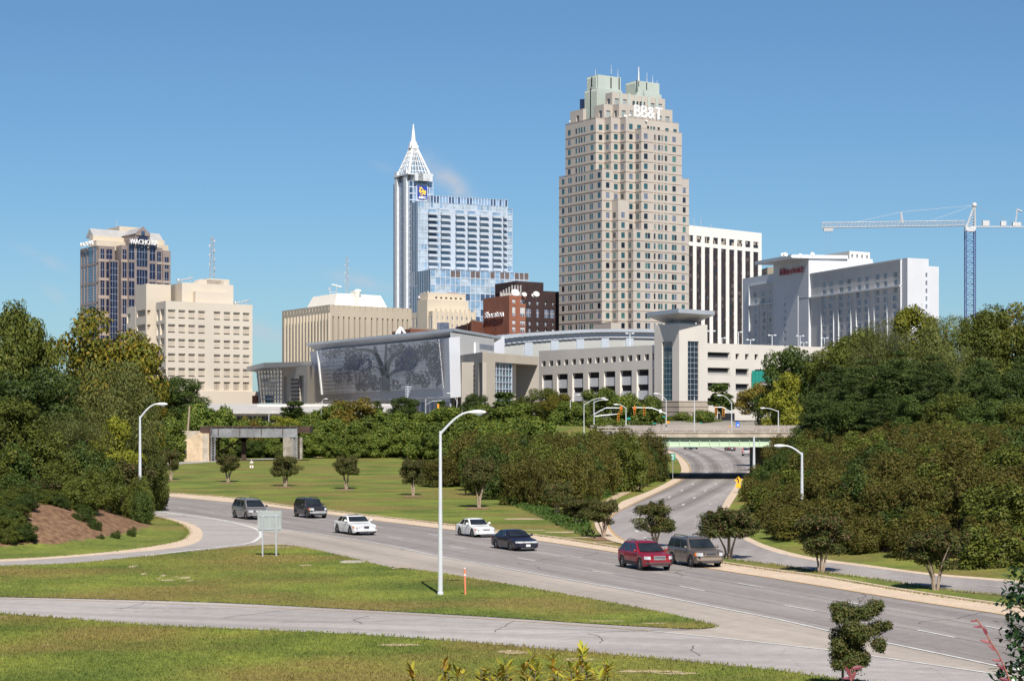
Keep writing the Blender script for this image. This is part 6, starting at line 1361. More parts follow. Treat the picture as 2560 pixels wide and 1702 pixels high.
part('curved_roof', t, M['fascia'], root); part('curved_wall', wl_, [mat('hall_panel', (.42, .42, .40), .7, .04, .1), M['grey']], root)
zc_ = zl_[0]; t = MB(); e = Vector(pts[0]); t.obox((e.x - 4, e.y - 2), (5, 0), (0, 8), zc_ - 6, zc_ - .3); part('roof_joint', t, M['grey'], root)
t = MB(); ap = P3(*Z5(1300, 742), 690)
for q in ((1262, 800), (1290, 800), (1338, 796)): t.tube(ap, P3(*Z5(*q), 690), .35, n=4)
part('roof_truss', t, M['white'], root)

# ---- parking garage with corner tower
fr = Fr(Z7(400, 200), Z7(605, 210), Z7(220, 211), 600)
fr.u = Vector((math.cos(R(47)), math.sin(R(47)))); fr.v = Vector((-math.cos(R(64)), math.sin(R(64))))
root = mkroot('parking_garage', 'pale concrete parking garage with glazed corner tower under a flared canopy', 'parking garage', fr)
mb = MB(); Wg = Wins(root, [M['gl_teal'], M['wmull'], M['gl_dk'], M['dark']]); x7 = lambda x: Z7(x, 0)[0]; y7 = lambda y: Z7(0, y)[1]
aT = fr.au(x7(605)); bT = fr.bv(x7(220)); zt = fr.zt; z760 = ZD(y7(760), 600)
oR = grid_open(fr.p(0), fr.p(aT), [(x7(463), x7(545))], rows_at(fr.p(0), fr.p(aT), x7(500), [(y7(328), y7(757))]))
oL = grid_open(fr.p(0, bT), fr.p(0), [(x7(275), x7(350))], rows_at(fr.p(0, bT), fr.p(0), x7(310), [(y7(330), y7(757))]))
g1, g2 = block(mb, fr, 0, aT, 0, bT, z760, zt, 0, oR, oL, .4)
Wg.add(g1, mull(3, 11, 1, .1, 2)); Wg.add(g2, mull(3, 11, 1, .1, 0))
base = MB(); block(base, fr, -.15, aT + .4, -.15, bT + .2, 5, z760)
for k in range(7):
 zz_ = z760 - .2 - k * 1.35
 for (A, B) in ((fr.p(-.17, -.17), fr.p(aT + .4, -.17)), (fr.p(-.17, bT + .2), fr.p(-.17, -.17))):
  d = Vector(B) - Vector(A); l_ = d.length; d.normalize(); base.obox(pt_on(A, B, 0, 0), (d.x * l_, d.y * l_), (d.y * .03, -d.x * .03), zz_ - .08, zz_, 1)
part('tower_base', base, [M['garbase'], M['dbrick']], root)
# canopy: inverted pyramid
cn = MB(); zc0 = zt + .2; cc = fr.p(aT / 2, bT / 2); zs0 = ZD(y7(128), 600)
hu = 1.0
tops = [G(*Z7(395, 104), zs0 + .6), G(*Z7(658, 122), zs0 + .6), None, G(*Z7(166, 133), zs0 + .6)]; tops[2] = (tops[1][0] + tops[3][0] - tops[0][0], tops[1][1] + tops[3][1] - tops[0][1])
ctr = Vector(((tops[0][0] + tops[2][0]) / 2, (tops[0][1] + tops[2][1]) / 2))
sh = Vector(cc) - ctr
tops = [tuple(Vector(p)) for p in tops]
cn.prism(tops, zs0, zs0 + 1.1)
part('canopy', cn, M['fascia'], root)
cn = MB(); cn.prism([tuple(Vector(p).lerp(ctr, .52)) for p in tops], zt + .7, zs0 - .02, top=[tuple(Vector(p).lerp(ctr, .01)) for p in tops]); part('canopy_underside', cn, M['slate'], root)
cn = MB(); cn.prism([tuple(Vector(p).lerp(ctr, .56)) for p in tops], zt - 1, zt + .75); part('canopy_stem', cn, M['grey'], root)
# left-facing deck wall
aD = .8; LAx = fr.bv(x6(985), aD); A, B = fr.p(aD, LAx), fr.p(aD, bT); 
zg = ZD(y6(451), pt_on(A, B, u_at(A, B, x6(2040)))[1])
op = []; SP = []
def addop(x0, x1, y0a, y0b, y1a, y1b, kind, x):        # interpolated rows between the two ends of the wall
 f = (x - 1000) / 1050; y0 = y0a + (y0b - y0a) * f; y1 = y1a + (y1b - y1a) * f; u0, u1 = u_at(A, B, x6(x0)), u_at(A, B, x6(x1)); Dm = pt_on(A, B, (u0 + u1) / 2)[1]; op.append((u0, u1, ZD(y6(y1), Dm), ZD(y6(y0), Dm), kind))
for i, x in enumerate((1029, 1097, 1166, 1236, 1307, 1379, 1451, 1525, 1600, 1673, 1748, 1824, 1900, 1978, 2046)): w = 18 + 3 * (x - 1029) / 1000; addop(x - w, x + w, 601, 530, 648, 585, 3, x)
for x0, x1 in ((1015, 1112), (1152, 1250), (1293, 1393), (1438, 1540), (1584, 1688), (1733, 1840), (1886, 1996), (2040, 2060)):
 xm_ = (x0 + x1) / 2
 addop(x0, x1, 728, 670, 1010, 1000, 3, xm_); o_ = op[-1]
 for (a0_, b0_, a1_, b1_) in ((778, 728, 858, 808), (900, 866, 975, 950)): addop(x0, x1, a0_, b0_, a1_, b1_, 3, xm_); q_ = op.pop(); SP.append((q_[0] + .0, q_[1] - .0, q_[2], q_[3]))
g = wall(mb, A, B, 5, zg, op, .9); Wg.add(g); sp_ = MB(); d = (Vector(B) - Vector(A)).normalized()  # near-black sheets, no glass: they paint the shade inside the open decks
for (a_, b_, c_, e_) in SP: sp_.obox(pt_on(A, B, a_ + .02, -.62), (d.x * (b_ - a_ - .04), d.y * (b_ - a_ - .04)), (d.y * .15, -d.x * .15), c_, e_)
part('spandrel_panel', sp_, M['mwhite'], root, kind=None)
Bq = fr.p(aD, bT)
mb.face([(*A, zg), (*B, zg), (*fr.p(60, bT), zg - .5), (*fr.p(60, LAx), zg - .5)])
# recessed infill below the openings
# right-facing deck wall
bR = .8; A2 = fr.p(aT, bR); aE = fr.au(x7(1560), bR); B2 = fr.p(aE, bR); zg2 = ZD(y7(341), pt_on(A2, B2, 0)[1]); op2 = []
def addR(x0, x1, y0, y1, kind=3):
 u0, u1 = u_at(A2, B2, x7(x0)), u_at(A2, B2, x7(x1)); Dm = pt_on(A2, B2, (u0 + u1) / 2)[1]; op2.append((u0, u1, ZD(y7(y1), Dm), ZD(y7(y0), Dm), kind))
for (x0, x1, y0, y1) in ((607, 770, 408, 448), (607, 770, 520, 558), (607, 770, 630, 668), (607, 770, 740, 790), (810, 908, 527, 572), (810, 908, 637, 682), (815, 905, 745, 790), (950, 1075, 533, 575), (950, 1075, 645, 690), (810, 838, 418, 458), (879, 907, 420, 460), (948, 975, 422, 462), (1016, 1043, 425, 465), (1084, 1112, 428, 468), (1152, 1180, 432, 472), (1220, 1246, 436, 474), (1120, 1250, 540, 580), (1120, 1250, 655, 695)): addR(x0, x1, y0, y1)
g = wall(mb, A2, B2, 5, zg2, op2, .8); Wg.add(g)  # same near-black sheets for the deck's inner shade
mb.face([(*A2, zg2), (*B2, zg2), (*fr.p(aE, 55), zg2), (*fr.p(aT, 55), zg2)]); wall(mb, B2, fr.p(aE, 55), 5, zg2)
part('wall', mb, M['gar'], root); Wg.flush()
rl = MB()
for (x0, x1, y0, y1) in ((607, 770, 447, 466), (607, 770, 557, 576), (607, 770, 667, 686), (810, 908, 571, 582), (810, 908, 681, 692)):
 u0, u1 = u_at(A2, B2, x7(x0)), u_at(A2, B2, x7(x1)); Dm = pt_on(A2, B2, (u0 + u1) / 2)[1]; za, zb_ = ZD(y7(y1), Dm), ZD(y7(y0), Dm); d = (Vector(B2) - Vector(A2)).normalized()
 for k in range(int((u1 - u0) / .9) + 1): p = pt_on(A2, B2, min(u0 + .9 * k, u1), .06); rl.tube((*p, za), (*p, zb_ + .3), .035, n=4)
 p0, p1 = pt_on(A2, B2, u0, .06), pt_on(A2, B2, u1, .06); rl.tube((*p0, zb_ + .3), (*p1, zb_ + .3), .04, n=4); rl.tube((*p0, (za + zb_) / 2), (*p1, (za + zb_) / 2), .03, n=4)
part('railing', rl, M['galv'], root)
t = MB(); M['net'] = mat('green_netting', (.01, .22, .17), .8, .15, 1.5)
for (x0, x1, y0, y1) in ((918, 1056, 542, 618), (918, 976, 618, 700)):
 u0, u1 = u_at(A2, B2, x7(x0)), u_at(A2, B2, x7(x1)); d = (Vector(B2) - Vector(A2)).normalized(); nn = Vector((d.y, -d.x)); n = 10; Dm = pt_on(A2, B2, (u0 + u1) / 2)[1]
 for k in range(n):
  ua, ub = u0 + (u1 - u0) * k / n, u0 + (u1 - u0) * (k + 1) / n; oa_, ob_ = .5 + .12 * (k % 2), .5 + .12 * ((k + 1) % 2)
  t.face([(*pt_on(A2, B2, ua, oa_), ZD(y7(y1), Dm)), (*pt_on(A2, B2, ub, ob_), ZD(y7(y1), Dm)), (*pt_on(A2, B2, ub, ob_), ZD(y7(y0), Dm)), (*pt_on(A2, B2, ua, oa_), ZD(y7(y0), Dm))])
part('green_netting', t, M['net'], root)
# street-level openings (dark) and canopy posts under the deck
t = MB()
for (x0, x1, y0, y1, D_) in ((1175, 1290, 1120, 1190, 0),): pass
for (px0, px1, py0, py1, D_, out) in ():
 u0, u1 = u_at(A, B, px0), u_at(A, B, px1); Dm = pt_on(A, B, u0)[1]; d = (Vector(B) - Vector(A)).normalized(); t.obox(pt_on(A, B, u0, .05), (d.x * (u1 - u0), d.y * (u1 - u0)), (d.y * .1, -d.x * .1), ZD(py1, Dm), ZD(py0, Dm))
for (x0, x1) in ((680, 800),):
 u0, u1 = u_at(A2, B2, x7(x0)), u_at(A2, B2, x7(x1)); Dm = pt_on(A2, B2, u0)[1]; d = (Vector(B2) - Vector(A2)).normalized(); t.obox(pt_on(A2, B2, u0, .05), (d.x * (u1 - u0), d.y * (u1 - u0)), (d.y * .1, -d.x * .1), 6.3, ZD(y7(850), Dm))
part('doorway', t, M['dark'], root)
# lamp poles standing on the deck roof
gx = 0
for (x, y0, y1, D_, cat_) in ((43, 272, 368, 505, 'roof, before the curved hall'), (632, 255, 345, 500, 'deck just right of the corner tower'), (710, 305, 345, 515, 'deck, short, by a striped tower pier'), (830, 262, 350, 520, 'deck, before the striped tower lower corner'), (918, 318, 355, 540, 'deck, at the left edge of the pale hotel'), (1075, 285, 362, 540, 'deck, under the left wing windows of the hotel'), (1278, 290, 372, 540, 'deck, beside the sign tower of the hotel'), (1305, 338, 374, 560, 'deck, short, just right of the taller deck lamp'), (1455, 305, 380, 560, 'deck, farthest right')):
 t = MB(); D_ *= 1.277; X, Y = XD(x7(x), D_); za, zb_ = ZD(y7(y1), Y), ZD(y7(y0), Y); t.tube((X, Y, zg2 - 1), (X, Y, zb_), .17, .12, 6); t.tube((X - .9, Y, zb_), (X + .9, Y, zb_), .07, n=4)
 for sgn in (-1, 1): t.box(X + sgn * .9 - .35, X + sgn * .9 + .35, Y - .3, Y + .3, zb_ - .1, zb_ + .22)
 solo('deck_lamp', t, M['pole'], 'twin headed lamp pole on the parking ' + cat_, 'lamp', 'lamp poles on the parking deck', loc=(X, Y, zg2))

# ---- long low bus station shed
root = thing('bus_station', 'long low building with a pale metal roof, behind the railway bridge', 'building', (*XD(760, 520), 6))
A, B = XD(470, 520), XD(1010, 500); za = ZD(y5(1462), 510); zb_ = ZD(y5(1392), 545)
t = MB(); t.face([(*A, za), (*B, za), (*XD(1010, 560), zb_), (*XD(470, 570), zb_)]); t.face([(*A, za - .6), (*A, za), (*XD(470, 570), zb_), (*XD(470, 570), zb_ - .6)]); t.obox(A, (B[0] - A[0], B[1] - A[1]), (0, .3), za - .45, za - .002)
t.face([(*B, za - .6), (*B, za), (*XD(1010, 560), zb_), (*XD(1010, 560), zb_ - .6)]); part('roof', t, mat('pale_roof_sheet', (.50, .47, .43), .7, .08, .1, scale2=1), root)
t = MB(); A3, B3 = XD(470, 524), XD(1010, 504); Lw = (Vector(B3) - Vector(A3)).length
g = wall(t, A3, B3, 4, za - .1, [(Lw * (k + .05) / 26, Lw * (k + .95) / 26, za - 3.4, za - 1.0) for k in range(26)] + [(Lw * (k + .1) / 26, Lw * (k + .9) / 26, za - 7.4, za - 4.6) for k in range(26)], .3)
part('wall', t, M['wpanel'], root); Wn = Wins(root, [M['gl_dk'], M['wmull'], M['gl_room']])
for r in g: Wn.add([dict(r, k=0 if r['r'][2] > za - 5 else 2)], mull(2, 1, 1, .1))
Wn.flush()
t = MB(); t.box(*sorted((XD(640, 545)[0], XD(1000, 545)[0])), 548, 556, 5, zb_ - .3); part('rear_wall', t, M['gar'], root)
# ------------------------------------------------------------------ bridges
# road overpass
root = thing('overpass', 'road overpass with concrete parapet, twin rail and pale green steel girders, crossing the curved road', 'bridge', (*XD(1750, 305), 0))
M['oldconc'] = mat('weathered_concrete', (.42, .36, .29), .9, .25, .45, scale2=2)
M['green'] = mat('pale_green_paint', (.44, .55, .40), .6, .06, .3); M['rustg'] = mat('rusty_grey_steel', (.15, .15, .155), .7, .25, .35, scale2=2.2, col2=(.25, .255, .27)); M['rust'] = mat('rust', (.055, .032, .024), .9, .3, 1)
Y0, Y1 = 302.0, 328.0; XA, XB = XD(1530, Y0)[0], XD(2045, Y0)[0]
zd = ZD(1081, Y0)
t = MB(); t.box(XA, XB, Y0, Y0 + .5, ZD(1093, Y0), ZD(1079, Y0)); t.box(XA, XB, Y0 - .12, Y0, ZD(1082, Y0), ZD(1078.5, Y0)); t.box(XA - 1, XB + 3, Y0 + .5, Y1, zd - .45, zd - .1); t.box(XA, XB, Y1, Y1 + .5, ZD(1093, Y0), ZD(1079, Y0)); part('deck', t, M['oldconc'], root); t = MB(); t.box(XA, XB, Y0 + .52, Y1 - .02, zd - .09, zd - .02); part('roadway', t, mat('dark_deck', (.07, .05, .045), .9, .2, .5), root)
zb0, zb1 = ZD(1116, Y0), ZD(1093.2, Y0)
for k, yy in enumerate((.62, 6.5, 12.5, 18.5, 25)):
 t = MB(); a, b = XD(1600, Y0)[0], XD(1925, Y0)[0]; t.box(a, b, Y0 + yy, Y0 + yy + .12, zb0, zb1); t.box(a, b, Y0 + yy - .3, Y0 + yy + .42, zb0 - .06, zb0 + .08)
 for i in range(14): x = a + (b - a) * i / 13; t.box(x - .04, x + .04, Y0 + yy - .2, Y0 + yy, zb0 + .08, zb1)
 part('girder', t, M['green'], root)
for k, yy in enumerate((Y0 + .2, Y1 + .3)):
 t = MB(); z0 = ZD(1080, Y0)
 for z_ in (ZD(1068.5, Y0), ZD(1075.5, Y0)): t.box(XA - 2, XB + 2, yy - .09, yy + .09, z_ - .09, z_ + .09)
 n = 19
 for i in range(n): x = XD(1541, Y0)[0] + (XD(1788 - 1753 + 1541, Y0)[0] - XD(1541, Y0)[0]) * i; t.box(x - .09, x + .09, yy - .12, yy + .12, z0, ZD(1067.5, Y0))
 part('railing', t, mat('aluminium_rail' + str(k), (.36, .31, .28), .6, .1, .5, .2), root)
for xa, xb_ in ((1585, 1605), (1925, 1950)):
 t = MB(); a, b = XD(xa, Y0)[0], XD(xb_, Y0)[0]; t.box(a, b, Y0 + .5, Y1 - .2, 0, zd - .5); part('abutment', t, M['oldconc'], root)
st = MB(); st.box(XA - 60, XB + 60, Y1 + .6, Y1 + 1.0, 6.2, 6.5)
# cross street level with the deck
cs_ = MB(); cs_.box(XB + 3, XB + 25, Y0 - .5, Y1 + 1, 6.0, 6.39)
solo('pavement', cs_, M['concrete'], kind='structure')

# railway bridge
Dn = 410.0; root = thing('railway_bridge', 'old riveted grey steel railway bridge on lattice posts, streaked with rust, at the left', 'bridge', (*XD(640, Dn), 0))
xr = lambda px, D=Dn: XD(px, D)[0]; zr_ = lambda py, D=Dn: ZD(py, D)
t = MB(); t.box(xr(527), xr(743), Dn, Dn + .25, zr_(1091), zr_(1066)); t.box(xr(525), xr(745), Dn - .25, Dn + .5, zr_(1068), zr_(1064.5), 1); t.box(xr(525), xr(745), Dn - .25, Dn + .5, zr_(1093), zr_(1090), 0)
for k in range(13): x = xr(528 + 17.9 * k); t.box(x - .06, x + .06, Dn - .2, Dn, zr_(1090), zr_(1068), 1 if k % 3 == 1 else 0)
part('girder', t, [M['rustg'], M['rust']], root)
t = MB(); t.box(xr(500), xr(770), Dn + .6, Dn + 5.5, zr_(1072), zr_(1066)); t.box(xr(500), xr(530), Dn, Dn + 6, zr_(1086), zr_(1067)); t.box(xr(742), xr(775), Dn + .3, Dn + 6, zr_(1082), zr_(1066)); part('track_deck', t, M['rust'], root)
t = MB(); t.box(xr(527), xr(743), Dn + 5.4, Dn + 5.7, zr_(1090), zr_(1068)); part('girder', t, M['rustg'], root)
for px in (533, 736):
 for dy in (0, 5.3):
  t = MB(); a = xr(px - 4.5); b = xr(px + 4.5)
  for xx in (a, b): t.box(xx - .1, xx + .1, Dn + dy - .2, Dn + dy + .3, 0, zr_(1090))
  for k in range(9):
   za, zc = .3 + k * .5, .3 + (k + 1) * .5; t.tube((a, Dn + dy, za), (b, Dn + dy, zc), .05, n=4); t.tube((b, Dn + dy, za), (a, Dn + dy, zc), .05, n=4)
  sgn = 1 if px < 600 else -1; t.face([(xr(px + sgn * 4), Dn + dy, zr_(1091)), (xr(px + sgn * 18), Dn + dy, zr_(1091)), (xr(px + sgn * 8), Dn + dy, zr_(1096)), (xr(px + sgn * 4), Dn + dy, zr_(1106))])
  t.face([(xr(px + sgn * 4), Dn + dy + .1, zr_(1106)), (xr(px + sgn * 8), Dn + dy + .1, zr_(1096)), (xr(px + sgn * 18), Dn + dy + .1, zr_(1091)), (xr(px + sgn * 4), Dn + dy + .1, zr_(1091))])
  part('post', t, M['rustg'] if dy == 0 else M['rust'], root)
t = MB(); xx = xr(604); t.box(xx - .4, xx + .4, Dn + 3, Dn + 3.8, 0, zr_(1092)); t.face([(xx - 1.2, Dn + 3, zr_(1092)), (xx - .4, Dn + 3, zr_(1104)), (xx + .4, Dn + 3, zr_(1104)), (xx + 1.2, Dn + 3, zr_(1092))]); t.tube((xx, Dn + 3.2, zr_(1095)), (xx - 4, Dn + 3.2, zr_(1128)), .15, n=4); t.tube((xr(545), Dn + 3.2, zr_(1096)), (xx - .4, Dn + 3.2, zr_(1135)), .12, n=4); part('pier', t, M['rust'], root)
# abutment walls
M['stain'] = mat('stained_tan_concrete', (.50, .38, .26), .9, .18, .5, scale2=2.5)
t = MB(); t.prism([(xr(505), Dn - 1), (xr(524), Dn - 1), (xr(524), Dn + 7), (xr(505), Dn + 7)], 0, zr_(1083)); t.add([(xr(440), Dn - 3, 0), (xr(505), Dn - 1, 0), (xr(505), Dn + .2, 0), (xr(440), Dn - 1.5, 0), (xr(440), Dn - 3, zr_(1112)), (xr(505), Dn - 1, zr_(1080)), (xr(505), Dn + .2, zr_(1080)), (xr(440), Dn - 1.5, zr_(1112))], [(0, 1, 5, 4), (1, 2, 6, 5), (2, 3, 7, 6), (3, 0, 4, 7), (4, 5, 6, 7)])
solo('retaining_wall', t, M['stain'], 'tan stained concrete wing wall sloping down left of the railway bridge', 'wall')
t = MB(); t.box(xr(508), xr(522), Dn - 1.1, Dn - 1.02, 0, zr_(1085)); 
t.box(xr(380), xr(505), Dn + 1.5, Dn + 2.2, 0, zr_(1077)); solo('retaining_wall', t, M['oldconc'], 'darker weathered concrete wall behind the sloping wing wall, under the leaning utility pole', 'wall')
t = MB(); t.box(xr(688), xr(738), Dn + 14, Dn + 15, 0, zr_(1096)); solo('retaining_wall', t, mat('rubble_stone', (.26, .23, .19), .9, .35, .8, scale2=3), 'grey rubble stone wall behind the railway bridge right post', 'wall')

# ------------------------------------------------------------------ street furniture
def lamp_post(px, pb, pt, ph, hx, arm, label, w=.2, group='tall street lamps', z=0.0, D=None, n=10, head=1.0, vis_base=True):
 """pole from (px,pb) up to pt; arm to head at (hx,ph)"""
 if D is None: D = G(px, pb, z)[1]
 X, Y = XD(px, D); zt = ZD(pt, D); hxw = XD(hx, D)[0]; zh = ZD(ph, D)
 root = thing('street_lamp', label, 'street lamp', (X, Y, z), group)
 t = MB(); t.path([(X, Y, z - .1), (X, Y, z + .15), (X, Y, z + .2), (X, Y, zt)], [w * 1.0, w * 1.0, w * .8, w * .42], n); part('pole', t, M['pole'], root)
 if arm:
  t = MB(); pts = []; 
  for k in range(9):
   f = k / 8; pts.append((X + (hxw - X) * f, Y, zt - .15 + (zh - zt + .15) * math.sin(f * math.pi / 2) ** (1.0)))
  t.path(pts, [w * .42 - w * .12 * k / 8 for k in range(9)], 6); part('arm', t, M['pole'], root)
  s_ = 1 if hxw > X else -1; t = MB(); L_ = .85 * head
  t.add(*loft_head((hxw, Y, zh), s_, L_)); hd = part('lamp_head', t, M['white'], root, smooth=True)
  t = MB(); t.ball((hxw + s_ * L_ * .55, Y, zh - .1 * head), .22 * head, .14 * head, .1 * head, 8, 5); part('lens', t, M['gl_pale'], hd)
 return root
def loft_head(c, s_, L):
 vs = []; fs = []; n = 8; prof = [(-.15, .05, .05), (0, .09, .07), (.25, .17, .12), (.6, .20, .13), (.9, .15, .09), (1.0, .05, .04)]
 for (x, wy, wz) in prof:
  for k in range(n):
   a = 2 * math.pi * k / n; vs.append((c[0] + s_ * x * L, c[1] + math.cos(a) * wy * L / .85, c[2] + math.sin(a) * wz * L / .85))
 for i in range(len(prof) - 1):
  for k in range(n): fs.append((i * n + k, i * n + (k + 1) % n, (i + 1) * n + (k + 1) % n, (i + 1) * n + k))
 fs += [tuple(range(n)), tuple(reversed(range((len(prof) - 1) * n, len(prof) * n)))]; return vs, fs
lamp_post(1101, 1488, 1077, 1030, 1176, True, 'tall white street lamp in the grass triangle, nearest of all the lamps', w=.165, head=.95)
Dl_ = 176; lamp_post(2005, 1330, 1131, 1114, 1962, True, 'tall white street lamp rising from the shrubs on the right bank', w=.2, D=Dl_, z=0)
lamp_post(1885, 1185, 1091, 1091, 1885, False, 'bare white pole without a lamp arm, right edge of the curved road by the overpass', w=.28, D=292, z=0)
lamp_post(350, 1250, 1040, 1010, 392, True, 'pale street lamp half hidden by the big trees on the left', w=.2, D=187.5, z=.5, head=1.05)
for o_ in [c for c in scene.objects if c.get('label', '').startswith('pale street lamp')]: pass
def zt_px(px, pb, D): return ZD(pb, D)
lp = [  # pole px, base py, top py, head py, head px, D, label
 (1460, 1062, 1009, 995, 1503, 345, 'street lamp behind the overpass, left one of the overlapping pair'),
 (1485, 1062, 1003, 999, 1509, 335, 'street lamp behind the overpass, right one of the overlapping pair, joined to a signal arm'),
 (1565, 1062, 1018, 1011, 1546, 326, 'shorter street lamp between the two signal arms on the overpass'),
 (1665.5, 1068, 998, 984, 1646, 325, 'street lamp with a signal arm in front of the garage corner tower'),
 (1736, 1078, 992, 992, 1736, 316, 'bare pole without an arm on the overpass, right of the corner tower'),
 (1829, 1078, 1005, 988, 1804, 320, 'street lamp on the overpass with a short signal arm, right of the bare pole'),
 (1946, 1078, 1026, 1020, 1913, 314, 'slim street lamp at the right end of the overpass, against dark shrubs'),
 (1426, 1030, 1000, 987, 1442, 420, 'small street lamp above the hedge, in front of the deck wall'),
 (1310, 1010, 996, 984, 1332, 450, 'small street lamp beside the glass portal, mostly hidden by the hedge'),
 (672, 1062, 1035, 1030, 680, 470, 'thin grey street lamp before the dark strip of the bus station'),
 (803, 1046, 1005, 997, 811, 470, 'thin grey street lamp before the leaning picture wall, left half'),
 (1142, 1022, 1000, 983, 1125, 470, 'thin grey street lamp before the entrance block')]
for (px, pb, pt, ph, hx, D_, lab) in lp:
 z_ = 6.34 if 302 < D_ < 328.1 else min(ZD(pb, D_), th(*XD(px, D_))); lamp_post(px, pb, pt, ph, hx, hx != px, lab, w=.13, group='street lamps of the cross street', z=z_, D=D_, n=6, head=.85)
# traffic signals
M['sig'] = mat('yellow_signal_housing', (.62, .28, .02), .5, .1, 2); M['lens_off'] = mat('signal_lens', (.20, .05, .02), .3, .1, 5); M['lens_red'] = mat('lit_red_lens', (.8, .05, .01), .3, .05, 5, emit=(1, .06, .01, 2.2))
def signal(px, py, D, lit, label, h=1.15):
 X, Y = XD(px, D); z_ = ZD(py, D); root = thing('traffic_light', label, 'traffic light', (X, Y, z_ - h / 2), 'traffic lights')
 t = MB(); t.box(X - .17, X + .17, Y - .02, Y + .22, z_ - h / 2, z_ + h / 2); t.box(X - .03, X + .03, Y + .07, Y + .13, z_ + h / 2, z_ + h / 2 + .3); part('housing', t, M['sig'], root)
 for k in range(3):
  c = (X, Y - .03, z_ + h * .31 - k * h * .31); t = MB(); t.tube((c[0], c[1], c[2]), (c[0], c[1] - .06, c[2]), .11, n=10); ln_ = part('lens', t, M['lens_red'] if (lit and k == 0) else M['lens_off'], root)
  t = MB(); n = 8; pts0 = [(c[0] + .15 * math.cos(a), c[1], c[2] + .15 * math.sin(a)) for a in np.linspace(0, math.pi, n)]
  for i in range(n - 1): a, b = pts0[i], pts0[i + 1]; t.face([a, b, (b[0], b[1] - .28, b[2]), (a[0], a[1] - .28, a[2])])
  part('visor', t, M['sig'], root)
zt = ZT
signal(1440 + 830 / 7.372, 960 + 485 / 7.372, 334, True, 'traffic light at the tip of the left signal arm, showing red')
signal(1440 + 780 / 7.372, 960 + 615 / 7.372, 333, False, 'traffic light hanging lowest on the left, under the guy of the left signal arm')
signal(1440 + 1080 / 7.372, 960 + 490 / 7.372, 324, True, 'traffic light showing red, outer one on the arm before the corner tower')
signal(1440 + 1257 / 7.372, 960 + 505 / 7.372, 324, False, 'unlit traffic light, second from the tip on the arm before the corner tower')
signal(1740 + 262 / 5.228, 960 + 355 / 5.228, 319, False, 'outer traffic light on the short arm right of the bare pole')
signal(1740 + 360 / 5.228, 960 + 370 / 5.228, 319, False, 'inner traffic light on the short arm right of the bare pole')
def sigarm(pts, D, label):
 t = MB(); P = [Vector((*XD(px, D), ZD(py, D))) for px, py in pts]; t.path(P, [.09] * (len(P) - 1) + [.05], 6); solo('signal_arm', t, M['pole'], label, 'signal arm', 'traffic signal arms', loc=tuple(P[0]))
T7 = lambda x, y: (1440 + x / 7.372, 960 + y / 7.372); T5 = lambda x, y: (1740 + x / 5.228, 960 + y / 5.228)
sigarm([T7(335, 555), T7(430, 500), T7(550, 440), T7(850, 438)], 334.6, 'long bent signal arm reaching right from the overlapping pair of lamps')
sigarm([T7(335, 595), T7(500, 575), T7(800, 548)], 333.4, 'thin lower signal arm, slightly rising, under the long bent arm')
sigarm([T7(1665, 548), T7(1560, 500), T7(1400, 440), T7(1040, 432)], 324.6, 'long signal arm reaching left in front of the corner tower')
sigarm([T5(465, 385), T5(375, 315), T5(340, 302), T5(245, 302)], 319.6, 'short signal arm with two traffic lights, right end of the overpass')
M['sgreen'] = mat('green_sign', (.01, .25, .19), .5, .08, 2); M['stext'] = mat('sign_lettering', (.75, .8, .78), .5, .03, 2)
def plate(name, pts, D, m, label, cat, th_=.05, kids=None):
 t = MB(); P = [Vector((*XD(px, D), ZD(py, D))) for px, py in pts]; n = Vector((0, th_, 0)); t.hexa([P[0], P[1], P[1] + n, P[0] + n, P[3], P[2], P[2] + n, P[3] + n]); return solo(name, t, m, label, cat, loc=tuple(P[0]))
plate('street_sign', [T7(930, 655), T7(1010, 655), T7(1005, 615), T7(935, 612)], 331, M['sgreen'], 'green street name sign under the left traffic lights', 'sign')
plate('street_sign', [T7(1592, 612), T7(1650, 612), T7(1650, 590), T7(1592, 590)], 324, M['sgreen'], 'small green street sign on the lamp before the corner tower', 'sign')
plate('street_sign', [T7(1410, 735), T7(1470, 730), T7(1470, 708), T7(1410, 712)], 323, M['sgreen'], 'small low green street sign left of the lamp before the corner tower', 'sign')
plate('street_sign', [T7(2280, 722), T7(2325, 722), T7(2325, 702), T7(2280, 702)], 322, M['sgreen'], 'small dark street sign right of the bare pole', 'sign')
plate('control_box', [T7(1538, 528), T7(1578, 528), T7(1578, 465), T7(1538, 465)], 324.3, M['white'], 'small white box hung on the long signal arm', 'signal box', .2)
plate('pedestrian_signal', [T7(1672, 725), T7(1725, 725), T7(1725, 678), T7(1672, 678)], 324.2, M['sig'], 'yellow pedestrian signal on the lamp before the corner tower', 'signal', .2)
plate('pedestrian_signal', [T5(428, 568), T5(455, 568), T5(455, 540), T5(428, 540)], 319, M['sig'], 'yellow pedestrian signal just above the right part of the overpass rail', 'signal', .2)
rt = thing('banner', 'blue banner with white mark standing behind the overpass rail', 'banner', (*XD(1844, 323), 6.4))
P = lambda x, y, D: Vector((*XD(T5(x, y)[0], D), ZD(T5(x, y)[1], D)))
t = MB(); t.hexa([P(517, 565, 323), P(573, 565, 323), P(573, 565, 323.1), P(517, 565, 323.1), P(522, 488, 323), P(568, 495, 323), P(568, 495, 323.1), P(522, 488, 323.1)]); part('cloth', t, mat('blue_cloth', (.02, .15, .62), .7, .1, 2), rt)
t = MB(); t.face([P(530, 540, 322.95), P(560, 545, 322.95), P(562, 530, 322.95), P(545, 520, 322.95)]); part('emblem', t, M['white'], rt)
